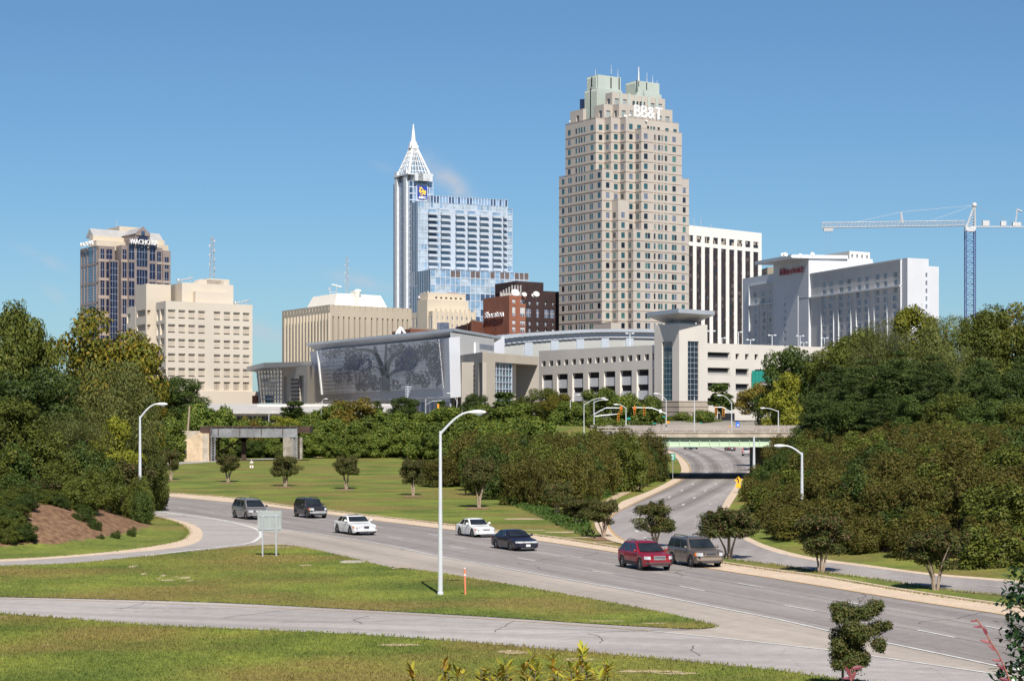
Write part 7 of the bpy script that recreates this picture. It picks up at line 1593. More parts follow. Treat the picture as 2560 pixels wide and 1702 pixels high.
# back of a large road sign on two posts
D_ = 150.0; D_ = G(655, 1392)[1]
rt = thing('road_sign', 'grey back of a large road sign on two posts in the grass triangle', 'road sign', (*XD(674, D_), .05))
zz = lambda py: ZD(py, D_); xx = lambda px: XD(px, D_)[0]
t = MB(); t.box(xx(644), xx(704), D_ - .02, D_ + .01, zz(1328), zz(1276)); part('sign_panel', t, mat('bare_aluminium', (.36, .39, .38), .5, .1, 1.5, .3), rt)
for px in (657, 691): t = MB(); t.box(xx(px) - .05, xx(px) + .05, D_ - .14, D_ - .04, 0, zz(1290)); part('post', t, M['galv'], rt)
t = MB()
for py in (1289, 1322): t.box(xx(647), xx(702), D_ - .05, D_ - .021, zz(py) - .04, zz(py) + .04)
for px in (647.5, 674, 699): t.box(xx(px) - .025, xx(px) + .025, D_ - .045, D_ - .022, zz(1322), zz(1289))
part('stiffener', t, M['galv'], rt)
# small signs and posts
rt = thing('marker_post', 'short orange marker post with a pale top, in the grass right of the nearest lamp', 'marker post', (*G(1163, 1488), .05)); D_ = G(1163, 1488)[1]
t = MB(); t.tube((XD(1163.5, D_)[0], D_, 0), (XD(1161.5, D_)[0], D_, ZD(1421, D_)), .05, n=8); part('post', t, mat('faded_orange', (.72, .22, .12), .7, .1, 3), rt); t = MB(); t.tube((XD(1161.4, D_)[0], D_, ZD(1421, D_)), (XD(1161.2, D_)[0], D_, ZD(1418.5, D_)), .055, n=8); t.tube((XD(1162.1, D_)[0], D_, ZD(1438, D_)), (XD(1162, D_)[0], D_, ZD(1434, D_)), .053, n=8); part('cap', t, M['white'], rt)
D_ = 300; X, Y = XD(1682, 300); X = XD(1682, D_)[0]
rt = thing('distance_sign', 'small green road sign with white lettering on the verge, left of the curved road', 'road sign', (X, Y, 0)); zz = lambda py: ZD(py, D_); xx = lambda px: XD(px, D_)[0]
t = MB(); t.box(xx(1676), xx(1688.5), D_, D_ + .05, zz(1150), zz(1133.5)); pn = part('sign_panel', t, M['sgreen'], rt)
t = MB()
for k in range(3): t.box(xx(1678), xx(1686 - k), D_ - .012, D_ - .004, zz(1138 + 4.5 * k) - .05, zz(1138 + 4.5 * k) + .06)
part('sign_letters', t, M['stext'], pn); t = MB(); t.tube((X, D_ + .08, 0), (X, D_ + .08, zz(1150)), .04, n=5); part('post', t, M['galv'], rt)
D_ = G(1848, 1232)[1]; X = XD(1843, D_)[0]
rt = thing('warning_sign', 'yellow warning sign above an arrow plate at the right kerb of the curved road', 'road sign', (X, D_, 0)); zz = lambda py: ZD(py, D_); xx = lambda px: XD(px, D_)[0]
M['syel'] = mat('yellow_sign_sheet', (.80, .42, .02), .5, .06, 2)
t = MB(); cx_, cz_ = xx(1846), zz(1200); r_ = .44; t.add([(cx_ - r_, D_, cz_), (cx_, D_, cz_ - r_), (cx_ + r_, D_, cz_), (cx_, D_, cz_ + r_), (cx_ - r_, D_ + .04, cz_), (cx_, D_ + .04, cz_ - r_), (cx_ + r_, D_ + .04, cz_), (cx_, D_ + .04, cz_ + r_)], [(0, 1, 2, 3), (7, 6, 5, 4), (0, 3, 7, 4), (1, 0, 4, 5), (2, 1, 5, 6), (3, 2, 6, 7)]); pn = part('sign_panel', t, M['syel'], rt)
t = MB(); t.box(cx_ - .06, cx_ + .06, D_ - .015, D_ - .005, cz_ - .3, cz_ + .1); t.face([(cx_ - .25, D_ - .01, cz_ + .05), (cx_ + .02, D_ - .01, cz_ + .05), (cx_ - .1, D_ - .01, cz_ + .35)]); part('arrow_symbol', t, M['black'], pn)
t = MB(); t.box(xx(1840), xx(1852), D_, D_ + .04, zz(1219), zz(1208)); part('sign_panel', t, M['syel'], rt); t = MB(); t.tube((cx_, D_ + .07, 0), (cx_, D_ + .07, cz_ + .4), .035, n=5); part('post', t, M['galv'], rt)
for (px, pb, lab) in ((629, 1165, 'tiny red and white warning sign on the far lawn, right of the railway bridge'),):
 D_ = G(px, 1172)[1]; X, Y = XD(px, D_); rt = thing('warning_sign', lab, 'road sign', (X, Y, 0)); zz = lambda py: ZD(py, D_)
 t = MB(); t.face([(X - .3, Y, zz(1157)), (X + .3, Y, zz(1157)), (X, Y, zz(1149))]); t.face([(X + .3, Y + .03, zz(1157)), (X - .3, Y + .03, zz(1157)), (X, Y + .03, zz(1149))]); t.box(X - .28, X + .28, Y, Y + .03, zz(1169), zz(1163)); part('sign_panel', t, M['white'], rt); t = MB(); t.box(X - .1, X + .1, Y - .01, Y, zz(1168), zz(1164)); t.tube((X, Y - .01, zz(1153)), (X, Y - .02, zz(1153)), .1, n=6); part('symbol', t, mat('red_paint', (.6, .04, .03), .5, .1, 3), rt); t = MB(); t.tube((X, Y + .05, 0), (X, Y + .05, zz(1150)), .03, n=4); part('post', t, M['galv'], rt)
# utility poles
for (xb, yb_, xt, yt, D_, lab, w) in ((469, 1076, 474, 1014, 415, 'leaning pale wooden utility pole above the concrete wall by the railway bridge', .17), (1018, 1010, 1020, 964, 545, 'weathered utility pole with short cross arms, in front of the picture wall', .16)):
 X, Y = XD(xb, D_); X2 = XD(xt, D_)[0]; rt = thing('utility_pole', lab, 'utility pole', (X, Y, 6)); t = MB(); t.tube((X, Y, 0 if D_ > 500 else 5), (X2, Y, ZD(yt, D_)), w * 1.2, w * .8, 7); part('pole', t, M['palebark'] if D_ < 500 else M['galv'], rt)
 if D_ > 500:
  for k in range(5): t = MB(); z_ = ZD(yt + 3 + 6 * k, D_); t.box(X2 - .7, X2 + .9 - .2 * k, Y - .1, Y + .1, z_ - .1, z_ + .12); part('cross_arm', t, M['galv'], rt)
t = MB(); X, Y = XD(1064, 480); t.tube((X, Y, 6), (X, Y, ZD(997, 480)), .14, n=6); X2 = XD(1105, 480)[0]; t.path([(X, Y, ZD(1012, 480)), (XD(1080, 480)[0], Y, ZD(1003, 480)), (X2, Y, ZD(1001, 480))], .08, 5)
rt = thing('signal_arm', 'grey curved signal arm with a yellow light, above the hedge before the entrance block', 'signal arm', (X, Y, 6)); part('pole', t, M['galv'], rt); t = MB(); t.box(XD(1093, 480)[0], XD(1098, 480)[0], 479.8, 480, ZD(1022, 480), ZD(1009, 480)); part('housing', t, M['sig'], rt)
# debris in the grass
for (px, py, ln_, an, lab) in ((1005, 1424, 1.1, .3, 'pale flat branch lying by the pavement edge, left of the nearest lamp'), (880, 1407, 1.3, .0, 'pale stone slab in the grass by the tan shoulder')):
 x, y = G(px, py); t = MB()
 if 'slab' in lab: t.prism([(x - .7, y - .5), (x + .3, y - .7), (x + .8, y), (x + .4, y + .6), (x - .5, y + .5)], .04, .14)
 else: t.path([(x - .6, y - .2, .1), (x, y, .16), (x + .7, y + .3, .1)], [.03, .05, .02], 5); t.path([(x, y, .15), (x + .3, y - .3, .12)], .02, 4)
 solo('stone_slab' if 'slab' in lab else 'fallen_branch', t, M['concrete'] if 'slab' in lab else M['palebark'], lab, 'slab' if 'slab' in lab else 'branch', loc=(x, y, .05))
# ------------------------------------------------------------------ vehicles
def paint(name, c, metal=.3, coat=.8): return mat(name, c, .38, .03, 2, metal, .5, coat=coat, coords='obj')
M['cglass'] = glass('car_window', (.018, .022, .026), .05, .9, .3, 1.5); M['chrome'] = mat('chrome', (.42, .42, .42), .35, .1, 5, .35, coords='obj'); M['hlamp'] = mat('headlight', (.48, .49, .50), .12, .08, 6, 0, 1.0, coat=1, coords='obj'); M['amber'] = mat('amber_lens', (.75, .2, .04), .2, .1, 5, coords='obj'); M['tail'] = mat('tail_light', (.5, .01, .01), .2, .1, 5, coords='obj'); M['plate'] = mat('number_plate', (.6, .6, .6), .5, .1, 8, coords='obj')
M['trim'] = mat('dark_trim', (.03, .03, .033), .6, .1, 5, coords='obj')
def interp(pts, x):
 for (a, b) in zip(pts, pts[1:]):
  if a[0] <= x <= b[0]: f = (x - a[0]) / (b[0] - a[0] + 1e-9); f2 = f * f * (3 - 2 * f) * .35 + f * .65; return a[1] + (b[1] - a[1]) * f2
 return pts[-1][1] if x > pts[-1][0] else pts[0][1]
def car(name, label, cat, s, loc, rz, col, lowcol=None, rack=False, lights=True, rear=False, group='cars on the road', windows=None):
 """s: L, W, top profile of lower body [(x, z)...] rear to front, cabin [xw_base, xw_top, xr_top, xr_base, zroof], wheels [xr, xf, r]"""
 root = thing(name, label, cat, (loc[0], loc[1], .014), group, rz)
 L, W = s['L'], s['W']; hw = W / 2; xr, xf, wr = s['wheels']; zb = s.get('zb', .24); prof = s['prof']
 xs_ = sorted(set([round(v, 3) for v in np.linspace(-L / 2, L / 2, 33)] + [xr - wr * 1.12, xr + wr * 1.12, xf - wr * 1.12, xf + wr * 1.12]))
 ar = wr * 1.14
 def bottom(x):
  for c in (xr, xf):
   if abs(x - c) < ar: return max(zb, wr + math.sqrt(max(0, ar * ar - (x - c) ** 2)))
  e = min(abs(x + L / 2), abs(x - L / 2)); return zb + .1 * max(0, 1 - e / .25)
 def halfw(x, f):          # f: 0 bottom .. 1 belt
  e = abs(x) / (L / 2); r = max(0, 1 - max(0, (e - .80) / .20) ** 2.4 * .26)
  return hw * r * (1 - .05 * (1 - f) ** 2 - .10 * max(0, f - .55) ** 1.6 * 2.2)
 ring = []; fr_ = [0, .12, .3, .5, .68, .84, .94, 1.0]
 for x in xs_:
  zt = interp(prof, x); b = bottom(x); b = min(b, zt - .12); row = []
  for f in fr_: row.append((x, halfw(x, f), b + (zt - .03 - b) * f))
  for g in (.86, .5, 0): row.append((x, halfw(x, 1) * g, zt + .0 + .035 * (1 - g * g)))
  ring.append(row)
 vs = []; fs = []; n = len(ring[0]); NB = 2 * n - 1
 for row in ring:
  full = row + [(p[0], -p[1], p[2]) for p in row[-2::-1]]; vs += full
 m = len(ring)
 for i in range(m - 1):
  for k in range(NB - 1): fs.append((i * NB + k, (i + 1) * NB + k, (i + 1) * NB + k + 1, i * NB + k + 1))
 fs.append(tuple(range(NB))[::-1]); fs.append(tuple(range((m - 1) * NB, m * NB)))
 body = MB(); body.add([(v[0], v[1], v[2]) for v in vs], [f[::-1] for f in fs], 0)
 # cabin
 x1, x2, x3, x4, zr = s['cab']; zw = interp(prof, (x1 + x4) / 2) ; wb = halfw(0, 1) * .985; wt = wb * s.get('tumble', .80)
 zc = lambda x: interp(prof, x)
 def cabpt(x, t, z): w_ = wb + (wt - wb) * (z - zw) / (zr - zw); return (x, t * w_, z)
 top_n = 7; cv = []; ts = [-1, -.8, -.4, 0, .4, .8, 1]
 rows = [(x4, zw - .02, 1), (x3 + (x4 - x3) * .12, zr - .07, 1), (x3, zr - .015, .97), ((x2 + x3) / 2, zr + .02, .97), (x2, zr - .01, .97), (x2 + (x1 - x2) * .12, zr - .07, 1), (x1, zw - .02, 1)]
 for (x, z, sh) in rows: cv += [(x - (.10 if x == x1 else 0) * abs(t) ** 2 + (.06 if x == x4 else 0) * abs(t) ** 2, cabpt(x, t, min(z, zr))[1] * sh, z - .05 * abs(t) ** 3 if z > zr - .1 else z) for t in ts]
 cf = [(i * top_n + k, i * top_n + k + 1, (i + 1) * top_n + k + 1, (i + 1) * top_n + k) for i in range(len(rows) - 1) for k in range(top_n - 1)]
 body.add(cv, cf, 0)
 for sd_ in (0, top_n - 1): body.add([cv[i * top_n + sd_] for i in range(len(rows))], [tuple(range(len(rows))) if sd_ else tuple(reversed(range(len(rows))))], 0)
 part('body', body, [col, M['trim']], root, local=True, smooth=False)
 bo = root.children[0]
 for p in bo.data.polygons: p.use_smooth = len(p.vertices) == 4
 # under-tray and wheel wells
 t = MB(); t.box(-L / 2 + .3, L / 2 - .3, -hw + .16, hw - .16, zb - .03, zb + .35); t.box(-L / 2 + .9, L / 2 - .9, -hw + .12, hw - .12, zb + .3, zw - .1); part('underbody', t, M['trim'], root, local=True)
 # glass: windscreen, rear window, side windows
 def wpane(nm, pts, par=root, m_=None): t = MB(); t.face(pts); t.face([tuple(np.array(p) + np.array(pts[0]) * 0) for p in pts][::-1]); return part(nm, t, m_ or M['cglass'], par, local=True)
 def front_plane(xa, xb, nm, sgn):
  f0, f1 = .10, .84; z0, z1 = zw + (zr - zw) * f0, zw + (zr - zw) * f1; xa_, xb_ = xa + (xb - xa) * f0, xa + (xb - xa) * f1; o = .035 * sgn; pts = []
  for (x, z) in ((xa_, z0), (xb_, z1)):
   w_ = cabpt(x, 1, z)[1] * .90
   pts.append([(x + o - sgn * .10 * abs(t_) ** 2 * (1 - (z - zw) / (zr - zw)), t_ * w_, z + .012) for t_ in (-1, -.5, 0, .5, 1)])
  t = MB()
  for k in range(4): q = [pts[0][k], pts[0][k + 1], pts[1][k + 1], pts[1][k]]; t.face(q if sgn > 0 else q[::-1])
  part(nm, t, M['cglass'], root, local=True)
 front_plane(x1, x2, 'windscreen', 1); front_plane(x4, x3, 'rear_window', -1)
 z0, z1 = zw + (zr - zw) * .08, zw + (zr - zw) * .80
 fx = lambda xa, xb, z: xa + (xb - xa) * (z - zw) / (zr - zw)
 for sgn in (-1, 1):
  cuts = s['side']                                       # list of (f0, f1) along the cabin length
  for (a, b) in cuts:
   def lim(f, z): lo = fx(x4, x3, z) + .10; hi = fx(x1, x2, z) - .14; return lo + (hi - lo) * f
   p = [(lim(a, z0), z0), (lim(b, z0), z0), (lim(b, z1), z1), (lim(a, z1), z1)]; q = [(x, sgn * (cabpt(x, 1, z)[1] + .012), z) for x, z in p]
   t = MB(); t.face(q[::-1] if sgn > 0 else q); part('side_window', t, M['cglass'], root, local=True)
 # door seams, sills, bumper trims
 t = MB()
 for sgn in (-1, 1):
  for x in s.get('seams', ()):
   for k in range(5):
    f0, f1 = .12 + .17 * k, .12 + .17 * (k + 1); zt = interp(prof, x); b = max(zb, bottom(x)); za, zc_ = b + (zt - b) * f0, b + (zt - b) * f1; ya, yb2 = sgn * (halfw(x, f0) + .006), sgn * (halfw(x, f1) + .006)
    q = [(x - .012, ya, za), (x + .012, ya, za), (x + .012, yb2, zc_), (x - .012, yb2, zc_)]; t.face(q if sgn < 0 else q[::-1])
 if t.v: part('door_seam', t, M['trim'], root, local=True)
 if lowcol:
  for sgn in (-1, 1):
   t = MB()
   xs2 = [x for x in xs_ if xr + ar < x < xf - ar]; 
   for a, b in zip(xs2, xs2[1:]): q = [(a, sgn * (halfw(a, .0) + .014), zb), (b, sgn * (halfw(b, 0) + .014), zb), (b, sgn * (halfw(b, .3) + .012), zb + .22), (a, sgn * (halfw(a, .3) + .012), zb + .22)]; t.face(q if sgn < 0 else q[::-1])
   part('sill', t, lowcol, root, local=True)
 zf = interp(prof, L / 2); fw = halfw(L / 2, .5)
 def fpatch(nm, y0, y1, za, zc_, m_, end=1, out=.02, n=4, par=root):
  t = MB(); ys_ = np.linspace(y0, y1, n + 1)
  def X(y): # front surface x at lateral y
   e = min(1, abs(y) / fw) if fw else 0
   lo_, hi_ = .80 * L / 2, L / 2
   for _ in range(22):
    mid = (lo_ + hi_) / 2
    if halfw(mid, .5) > abs(y): lo_ = mid
    else: hi_ = mid
   return lo_
  P0 = [(end * (X(y) + out), y, za) for y in ys_]; P1 = [(end * (X(y) + out - .03), y, zc_) for y in ys_]; B0 = [(p[0] - end * .12, p[1], p[2]) for p in P0]; B1 = [(p[0] - end * .12, p[1], p[2]) for p in P1]
  for k in range(n):
   for q in ([P0[k], P0[k + 1], P1[k + 1], P1[k]], [P1[k], P1[k + 1], B1[k + 1], B1[k]], [P0[k + 1], P0[k], B0[k], B0[k + 1]]): t.face(q if end > 0 else q[::-1])
  for k in (0, n): q = [P0[k], P1[k], B1[k], B0[k]]; t.face(q if (k == 0) == (end > 0) else q[::-1])
  return part(nm, t, m_, par, local=True)
 hz = s.get('hz', (zf - .24, zf - .08)); hy = s.get('hy', (.62, .97)); W2 = hw * .97
 for sgn in (-1, 1):
  a, b = sorted((sgn * W2 * hy[0], sgn * W2 * hy[1])); hl = fpatch('headlight', a, b, hz[0], hz[1], M['hlamp'])
  if s.get('amber'): a, b = sorted((sgn * W2 * .94, sgn * W2 * 1.0)); fpatch('indicator', a, b, hz[0], hz[1], M['amber'], out=.03, par=hl)
  a, b = sorted((sgn * W2 * .62, sgn * W2 * .97)); fpatch('tail_light', a, b, hz[0] + .04, hz[1] + .16 + s.get('tall_tail', 0), M['tail'], end=-1)
 gz = s.get('grille', (hz[0], hz[1])); gy = s.get('gy', .34)
 g_ = fpatch('grille', -W2 * gy, W2 * gy, gz[0], gz[1], s.get('gm', M['trim']), out=.03)
 if s.get('bars'):
  for k in range(s['bars']): z_ = gz[0] + (gz[1] - gz[0]) * (k + .5) / s['bars']; fpatch('grille_bar', -W2 * gy * .95, W2 * gy * .95, z_ - .012, z_ + .012, M['chrome'] if s.get('gm') is None else M['trim'], out=.045, par=g_)
 bz = s.get('bumper', (.42, .52)); fpatch('bumper', -W2 * .93, W2 * .93, bz[0], bz[1], s.get('bm', col), out=.05, n=8); fpatch('bumper', -W2 * .93, W2 * .93, bz[0], bz[1] + .08, s.get('bm', col), end=-1, out=.05, n=8)
 fpatch('air_intake', -W2 * .6, W2 * .6, bz[0] - .16, bz[0] - .05, M['trim'], out=.025, n=6)
 fpatch('licence_plate', -.16, .16, bz[0] + .0, bz[0] + .15, M['plate'], out=.07, n=1) if s.get('plate', 1) and not s.get('noplate') else None
 fpatch('licence_plate', -.16, .16, bz[0] + .2, bz[0] + .35, M['plate'], end=-1, out=.04, n=1)
 # mirrors, handles, wheels
 for sgn in (-1, 1):
  t = MB(); mx = x1 - .35; t.ball((mx, sgn * (wb + .13), zw + .12), .07, .12, .09, 8, 5); t.tube((mx, sgn * (wb - .04), zw + .06), (mx, sgn * (wb + .08), zw + .1), .03, n=5); part('mirror', t, s.get('mm', col), root, local=True, smooth=True)
  for x in (xr, xf):
   t = MB(); yo = sgn * (hw - .02); yi = sgn * (hw - .24); nw = 20; v = []
   for (r_, y_) in ((wr * .62, yi), (wr * .95, yi), (wr, yi + sgn * .03), (wr, yo - sgn * .03), (wr * .95, yo), (wr * .66, yo)):
    v += [(x + r_ * math.cos(2 * math.pi * k / nw), y_, wr + r_ * math.sin(2 * math.pi * k / nw)) for k in range(nw)]
   t.add(v, [(i * nw + k, i * nw + (k + 1) % nw, (i + 1) * nw + (k + 1) % nw, (i + 1) * nw + k) if sgn < 0 else (i * nw + (k + 1) % nw, i * nw + k, (i + 1) * nw + k, (i + 1) * nw + (k + 1) % nw) for i in range(5) for k in range(nw)])
   wh = part('wheel', t, M['rubber'], root, local=True, smooth=True)
   t = MB(); yr_ = yo - sgn * .035; 
   for k in range(5):
    a = 2 * math.pi * k / 5 + .3; da = .20; q = [(x + wr * .1 * math.cos(a - 1.2), yr_, wr + wr * .1 * math.sin(a - 1.2)), (x + wr * .60 * math.cos(a - da), yr_, wr + wr * .60 * math.sin(a - da)), (x + wr * .60 * math.cos(a + da), yr_, wr + wr * .60 * math.sin(a + da)), (x + wr * .1 * math.cos(a + 1.2), yr_, wr + wr * .1 * math.sin(a + 1.2))]; t.face(q if sgn < 0 else q[::-1])
   for (r0, r1) in ((wr * .56, wr * .68), (0.01, wr * .16)):
    for k in range(nw): a, b = 2 * math.pi * k / nw, 2 * math.pi * (k + 1) / nw; q = [(x + r0 * math.cos(a), yr_ - sgn * .0 + sgn * .012, wr + r0 * math.sin(a)), (x + r1 * math.cos(a), yr_ + sgn * .012, wr + r1 * math.sin(a)), (x + r1 * math.cos(b), yr_ + sgn * .012, wr + r1 * math.sin(b)), (x + r0 * math.cos(b), yr_ + sgn * .012, wr + r0 * math.sin(b))]; t.face(q if sgn < 0 else q[::-1])
   part('rim', t, M['rim'], wh, local=True)
   t = MB(); t.tube((x, yr_ - sgn * .08, wr), (x, yr_ - sgn * .05, wr), wr * .62, n=14); part('brake_disc', t, M['trim'], wh, local=True)
 if rack:
  for sgn in (-1, 1):
   t = MB(); y = sgn * wt * .86; t.path([(x3 + .15, y, zr - .02), (x3 + .3, y, zr + .07), ((x2 + x3) / 2, y, zr + .09), (x2 - .25, y, zr + .07), (x2 - .1, y, zr - .02)], .025, 6); part('roof_rail', t, s.get('rm', M['trim']), root, local=True)
 if s.get('sunroof'): t = MB(); xm = (x2 + x3) / 2; t.box(xm - .3, xm + .35, -.38, .38, zr + .0, zr + .035); part('sunroof', t, M['cglass'], root, local=True)
 return root
def headg(px, py, px2, py2):                      # heading of a lane from two image points (travel direction from first to second)
 a, b = Vector(G(px, py)), Vector(G(px2, py2)); return math.atan2(b.y - a.y, b.x - a.x)
SUV = dict(L=4.7, W=1.93, wheels=(-1.45, 1.40, .37), zb=.28, prof=[(-2.35, .92), (-2.2, 1.02), (.6, 1.05), (1.2, 1.06), (2.0, .98), (2.25, .90), (2.35, .78)], cab=(1.32, .22, -1.5, -2.2, 1.68), tumble=.75, side=((.02, .22), (.26, .58), (.62, .94)), seams=(.95, .02, -.95), hz=(.70, .88), grille=(.66, .90), gy=.40, bars=3, gm=M['chrome'], bumper=(.44, .52), bm=M['trim'], noplate=True)
SUV2 = dict(SUV, L=4.78, W=1.97, prof=[(-2.39, 1.0), (-2.3, 1.06), (.6, 1.08), (1.25, 1.08), (2.05, 1.02), (2.28, .95), (2.39, .80)], cab=(1.28, .42, -2.0, -2.3, 1.76), tumble=.8, side=((.0, .25), (.28, .60), (.64, .95)), grille=(.74, .92), gy=.38, gm=M['chrome'], bars=4, hz=(.72, .92), hy=(.56, .94), amber=True, bumper=(.46, .62), bm=None)
VAN = dict(SUV, L=5.08, W=1.96, prof=[(-2.54, .95), (-2.42, 1.05), (.9, 1.02), (1.5, 1.0), (2.2, .88), (2.45, .78), (2.54, .66)], cab=(1.75, .65, -2.05, -2.42, 1.76), side=((.02, .28), (.31, .60), (.63, .93)), wheels=(-1.5, 1.53, .34), seams=(1.3, .25, -.8), hz=(.64, .84), grille=(.64, .80), gy=.28, bars=2, gm=None, bumper=(.38, .48), bm=None, noplate=False)
SED = dict(L=5.3, W=1.98, wheels=(-1.5, 1.49, .34), zb=.2, prof=[(-2.65, .75), (-2.55, .93), (-1.7, .97), (0, .95), (.9, .93), (1.8, .86), (2.4, .76), (2.65, .62)], cab=(1.15, .25, -1.1, -1.85, 1.42), side=((.06, .44), (.49, .96)), seams=(1.0, .0, -.95), hz=(.56, .70), grille=(.52, .72), gy=.22, bars=4, gm=M['chrome'], bumper=(.34, .48), hy=(.50, .86), amber=True, sunroof=True, tumble=.78)
SED2 = dict(SED, L=4.78, W=1.80, wheels=(-1.32, 1.32, .32), prof=[(-2.39, .70), (-2.28, .88), (-1.6, .93), (0, .90), (.9, .88), (1.7, .80), (2.2, .68), (2.39, .55)], cab=(1.1, .2, -.95, -1.75, 1.36), seams=(.9, -.05, -.9), hz=(.56, .68), hy=(.42, .95), grille=(.57, .67), gy=.40, bars=0, gm=M['hlamp'], amber=False, sunroof=False, bumper=(.32, .46))
COU = dict(SED2, L=4.4, W=1.70, wheels=(-1.2, 1.25, .31), prof=[(-2.2, .68), (-2.1, .86), (-1.5, .90), (0, .87), (.8, .86), (1.6, .78), (2.0, .68), (2.2, .55)], cab=(.95, .15, -.8, -1.6, 1.36), side=((.08, .44), (.50, .96)), seams=(.75, -.55), hz=(.56, .66), hy=(.45, .92), amber=True, grille=(.55, .62), gy=.32, gm=M['trim'], bumper=(.28, .50))
h1 = lambda px, py: headg(px - 120, py - 20, px, py)
def lane(px, pts=None):
 pts = pts or near_line
 for a, b in zip(pts, pts[1:]):
  if a[0] <= px <= b[0]: return headg(a[0], a[1], b[0], b[1])
car('parked_suv', 'x', 'car', SUV, (0, 0), 0, M['white']) if False else None
C = lambda px, py: G(px, py)
r0 = lane(1450); r1 = lane(500); 
M['p_red'] = paint('dark_red_paint', (.30, .008, .022), .25); M['p_tan'] = paint('tan_brown_paint', (.20, .16, .13), .5); M['p_sil'] = paint('silver_grey_paint', (.30, .285, .28), .5); M['p_dk'] = paint('dark_grey_brown_paint', (.045, .04, .05), .4); M['p_wh'] = paint('white_car_paint', (.74, .74, .72), 0); M['p_nv'] = paint('dark_plum_paint', (.018, .014, .028), .3); M['p_tl'] = paint('tan_lower_paint', (.30, .235, .18), .4)
SUV2['bm'] = M['p_tl']; VAN['bm'] = M['p_sil']; SUV['mm'] = None
hw_mid = lambda px: (lane(px, far_asph) + lane(px)) / 2
car('red_suv', 'dark red suv with chrome grille, overlapping the tan suv on the highway', 'car', dict(SUV, mm=M['p_red']), C(1612, 1421), hw_mid(1600) , M['p_red'], M['trim'], rack=True)
car('tan_suv', 'tan brown suv with roof rails, right behind the red one', 'car', dict(SUV2, mm=M['p_tan']), C(1738, 1413), hw_mid(1700), M['p_tan'], M['p_tl'], rack=True)
car('minivan', 'silver grey minivan partly hidden by the back of the big road sign', 'minivan', dict(VAN, mm=M['trim']), C(625, 1296), hw_mid(620), M['p_sil'], rack=True)
PF = dict(SUV2, L=4.6, W=1.80, bumper=(.46, .64), bm=M['chrome'], amber=True, gm=M['trim'], grille=(.76, .92), prof=[(-2.3, .98), (-2.2, 1.04), (.5, 1.06), (1.0, 1.06), (1.95, 1.0), (2.2, .95), (2.3, .8)], cab=(1.0, .45, -1.95, -2.2, 1.70), mm=M['p_dk'])
car('dark_suv', 'dark brown grey suv with a bright bumper, far lane behind the minivan', 'car', PF, C(776, 1293), hw_mid(770), M['p_dk'], M['p_dk'], rack=True)
car('white_sedan', 'long white sedan with chrome grille and sunroof, near lane', 'car', dict(SED, mm=M['p_wh'], bm=M['p_wh']), C(887, 1334), hw_mid(880), M['p_wh'])
car('white_coupe', 'small white two door coupe in the far lane', 'car', dict(COU, mm=M['p_wh'], bm=M['p_wh']), C(1188, 1340), hw_mid(1180), M['p_wh'])
car('dark_sedan', 'dark plum sedan with a wide bright light bar, just right of the white coupe', 'car', dict(SED2, mm=M['p_nv'], bm=M['p_nv']), C(1286, 1373), hw_mid(1280), M['p_nv'])
# traffic beyond the overpass, seen from behind
hh = R(88)
car('silver_suv', 'silver suv driving away beyond the overpass, beside the bare pole', 'car', dict(SUV2, tall_tail=.35, mm=M['p_sil'], bm=M['p_sil'], L=4.5), C(1868, 1139), R(80), paint('light_silver_paint', (.45, .45, .46), .3), rack=True, group='cars beyond the overpass')
car('grey_sedan', 'dark grey sedan driving away beyond the overpass, middle of the road', 'car', dict(SED2, mm=M['p_dk'], bm=M['p_dk'], L=4.6), C(1825, 1127), R(97), paint('dark_silver_paint', (.12, .12, .125), .4), group='cars beyond the overpass')
car('blue_pickup', 'blue car half cut off by the overpass girder, leftmost beyond the bridge', 'car', dict(SUV2, mm=M['trim'], bm=M['trim']), C(1727, 1122.5), R(110), paint('bright_blue_paint', (.03, .22, .42), .2), group='cars beyond the overpass')
car('grey_car', 'grey car half cut off by the overpass girder, right of the blue one', 'car', dict(SED, mm=M['p_sil'], bm=M['p_sil']), C(1763, 1118.5), R(105), M['p_sil'], group='cars beyond the overpass')
# ------------------------------------------------------------------ vegetation
def leafmat(name, cols, rough=.6, trans=.22, spec=.25):
 n = len(cols); return mat(name, cols[0], rough, .35, .5, 0, spec, detail=3, island=[(i / (n - 1), c) for i, c in enumerate(cols)], trans=trans)
LM = dict(
 maple=leafmat('turning_maple_leaves', [(.05, .07, .010), (.15, .16, .018), (.25, .22, .024), (.36, .20, .024)]),
 oak=leafmat('olive_oak_leaves', [(.05, .072, .012), (.12, .14, .022), (.21, .21, .03)]),
 willow=leafmat('soft_olive_leaves', [(.07, .09, .022), (.15, .165, .042), (.25, .25, .065)]),
 dark=leafmat('dark_green_leaves', [(.026, .050, .010), (.065, .10, .018), (.14, .175, .032)]),
 pine=leafmat('pine_needles', [(.03, .052, .012), (.065, .098, .022), (.12, .15, .036)], .7, .12),
 yellow=leafmat('yellowing_leaves', [(.11, .13, .014), (.21, .22, .02), (.30, .27, .028)]),
 hedge=leafmat('mid_green_leaves', [(.04, .072, .012), (.10, .15, .024), (.17, .21, .03), (.24, .23, .03)]),
 brush=leafmat('brownish_shrub_leaves', [(.055, .064, .014), (.11, .112, .020), (.17, .155, .026), (.18, .10, .032)]),
 crape=leafmat('myrtle_leaves', [(.036, .056, .014), (.08, .105, .022), (.135, .14, .034), (.18, .10, .05)]),
 seed=leafmat('rusty_seed_heads', [(.10, .05, .03), (.20, .09, .06), (.28, .14, .10)]),
 orange=leafmat('rusty_leaves', [(.10, .095, .018), (.18, .15, .022), (.27, .16, .026)]))
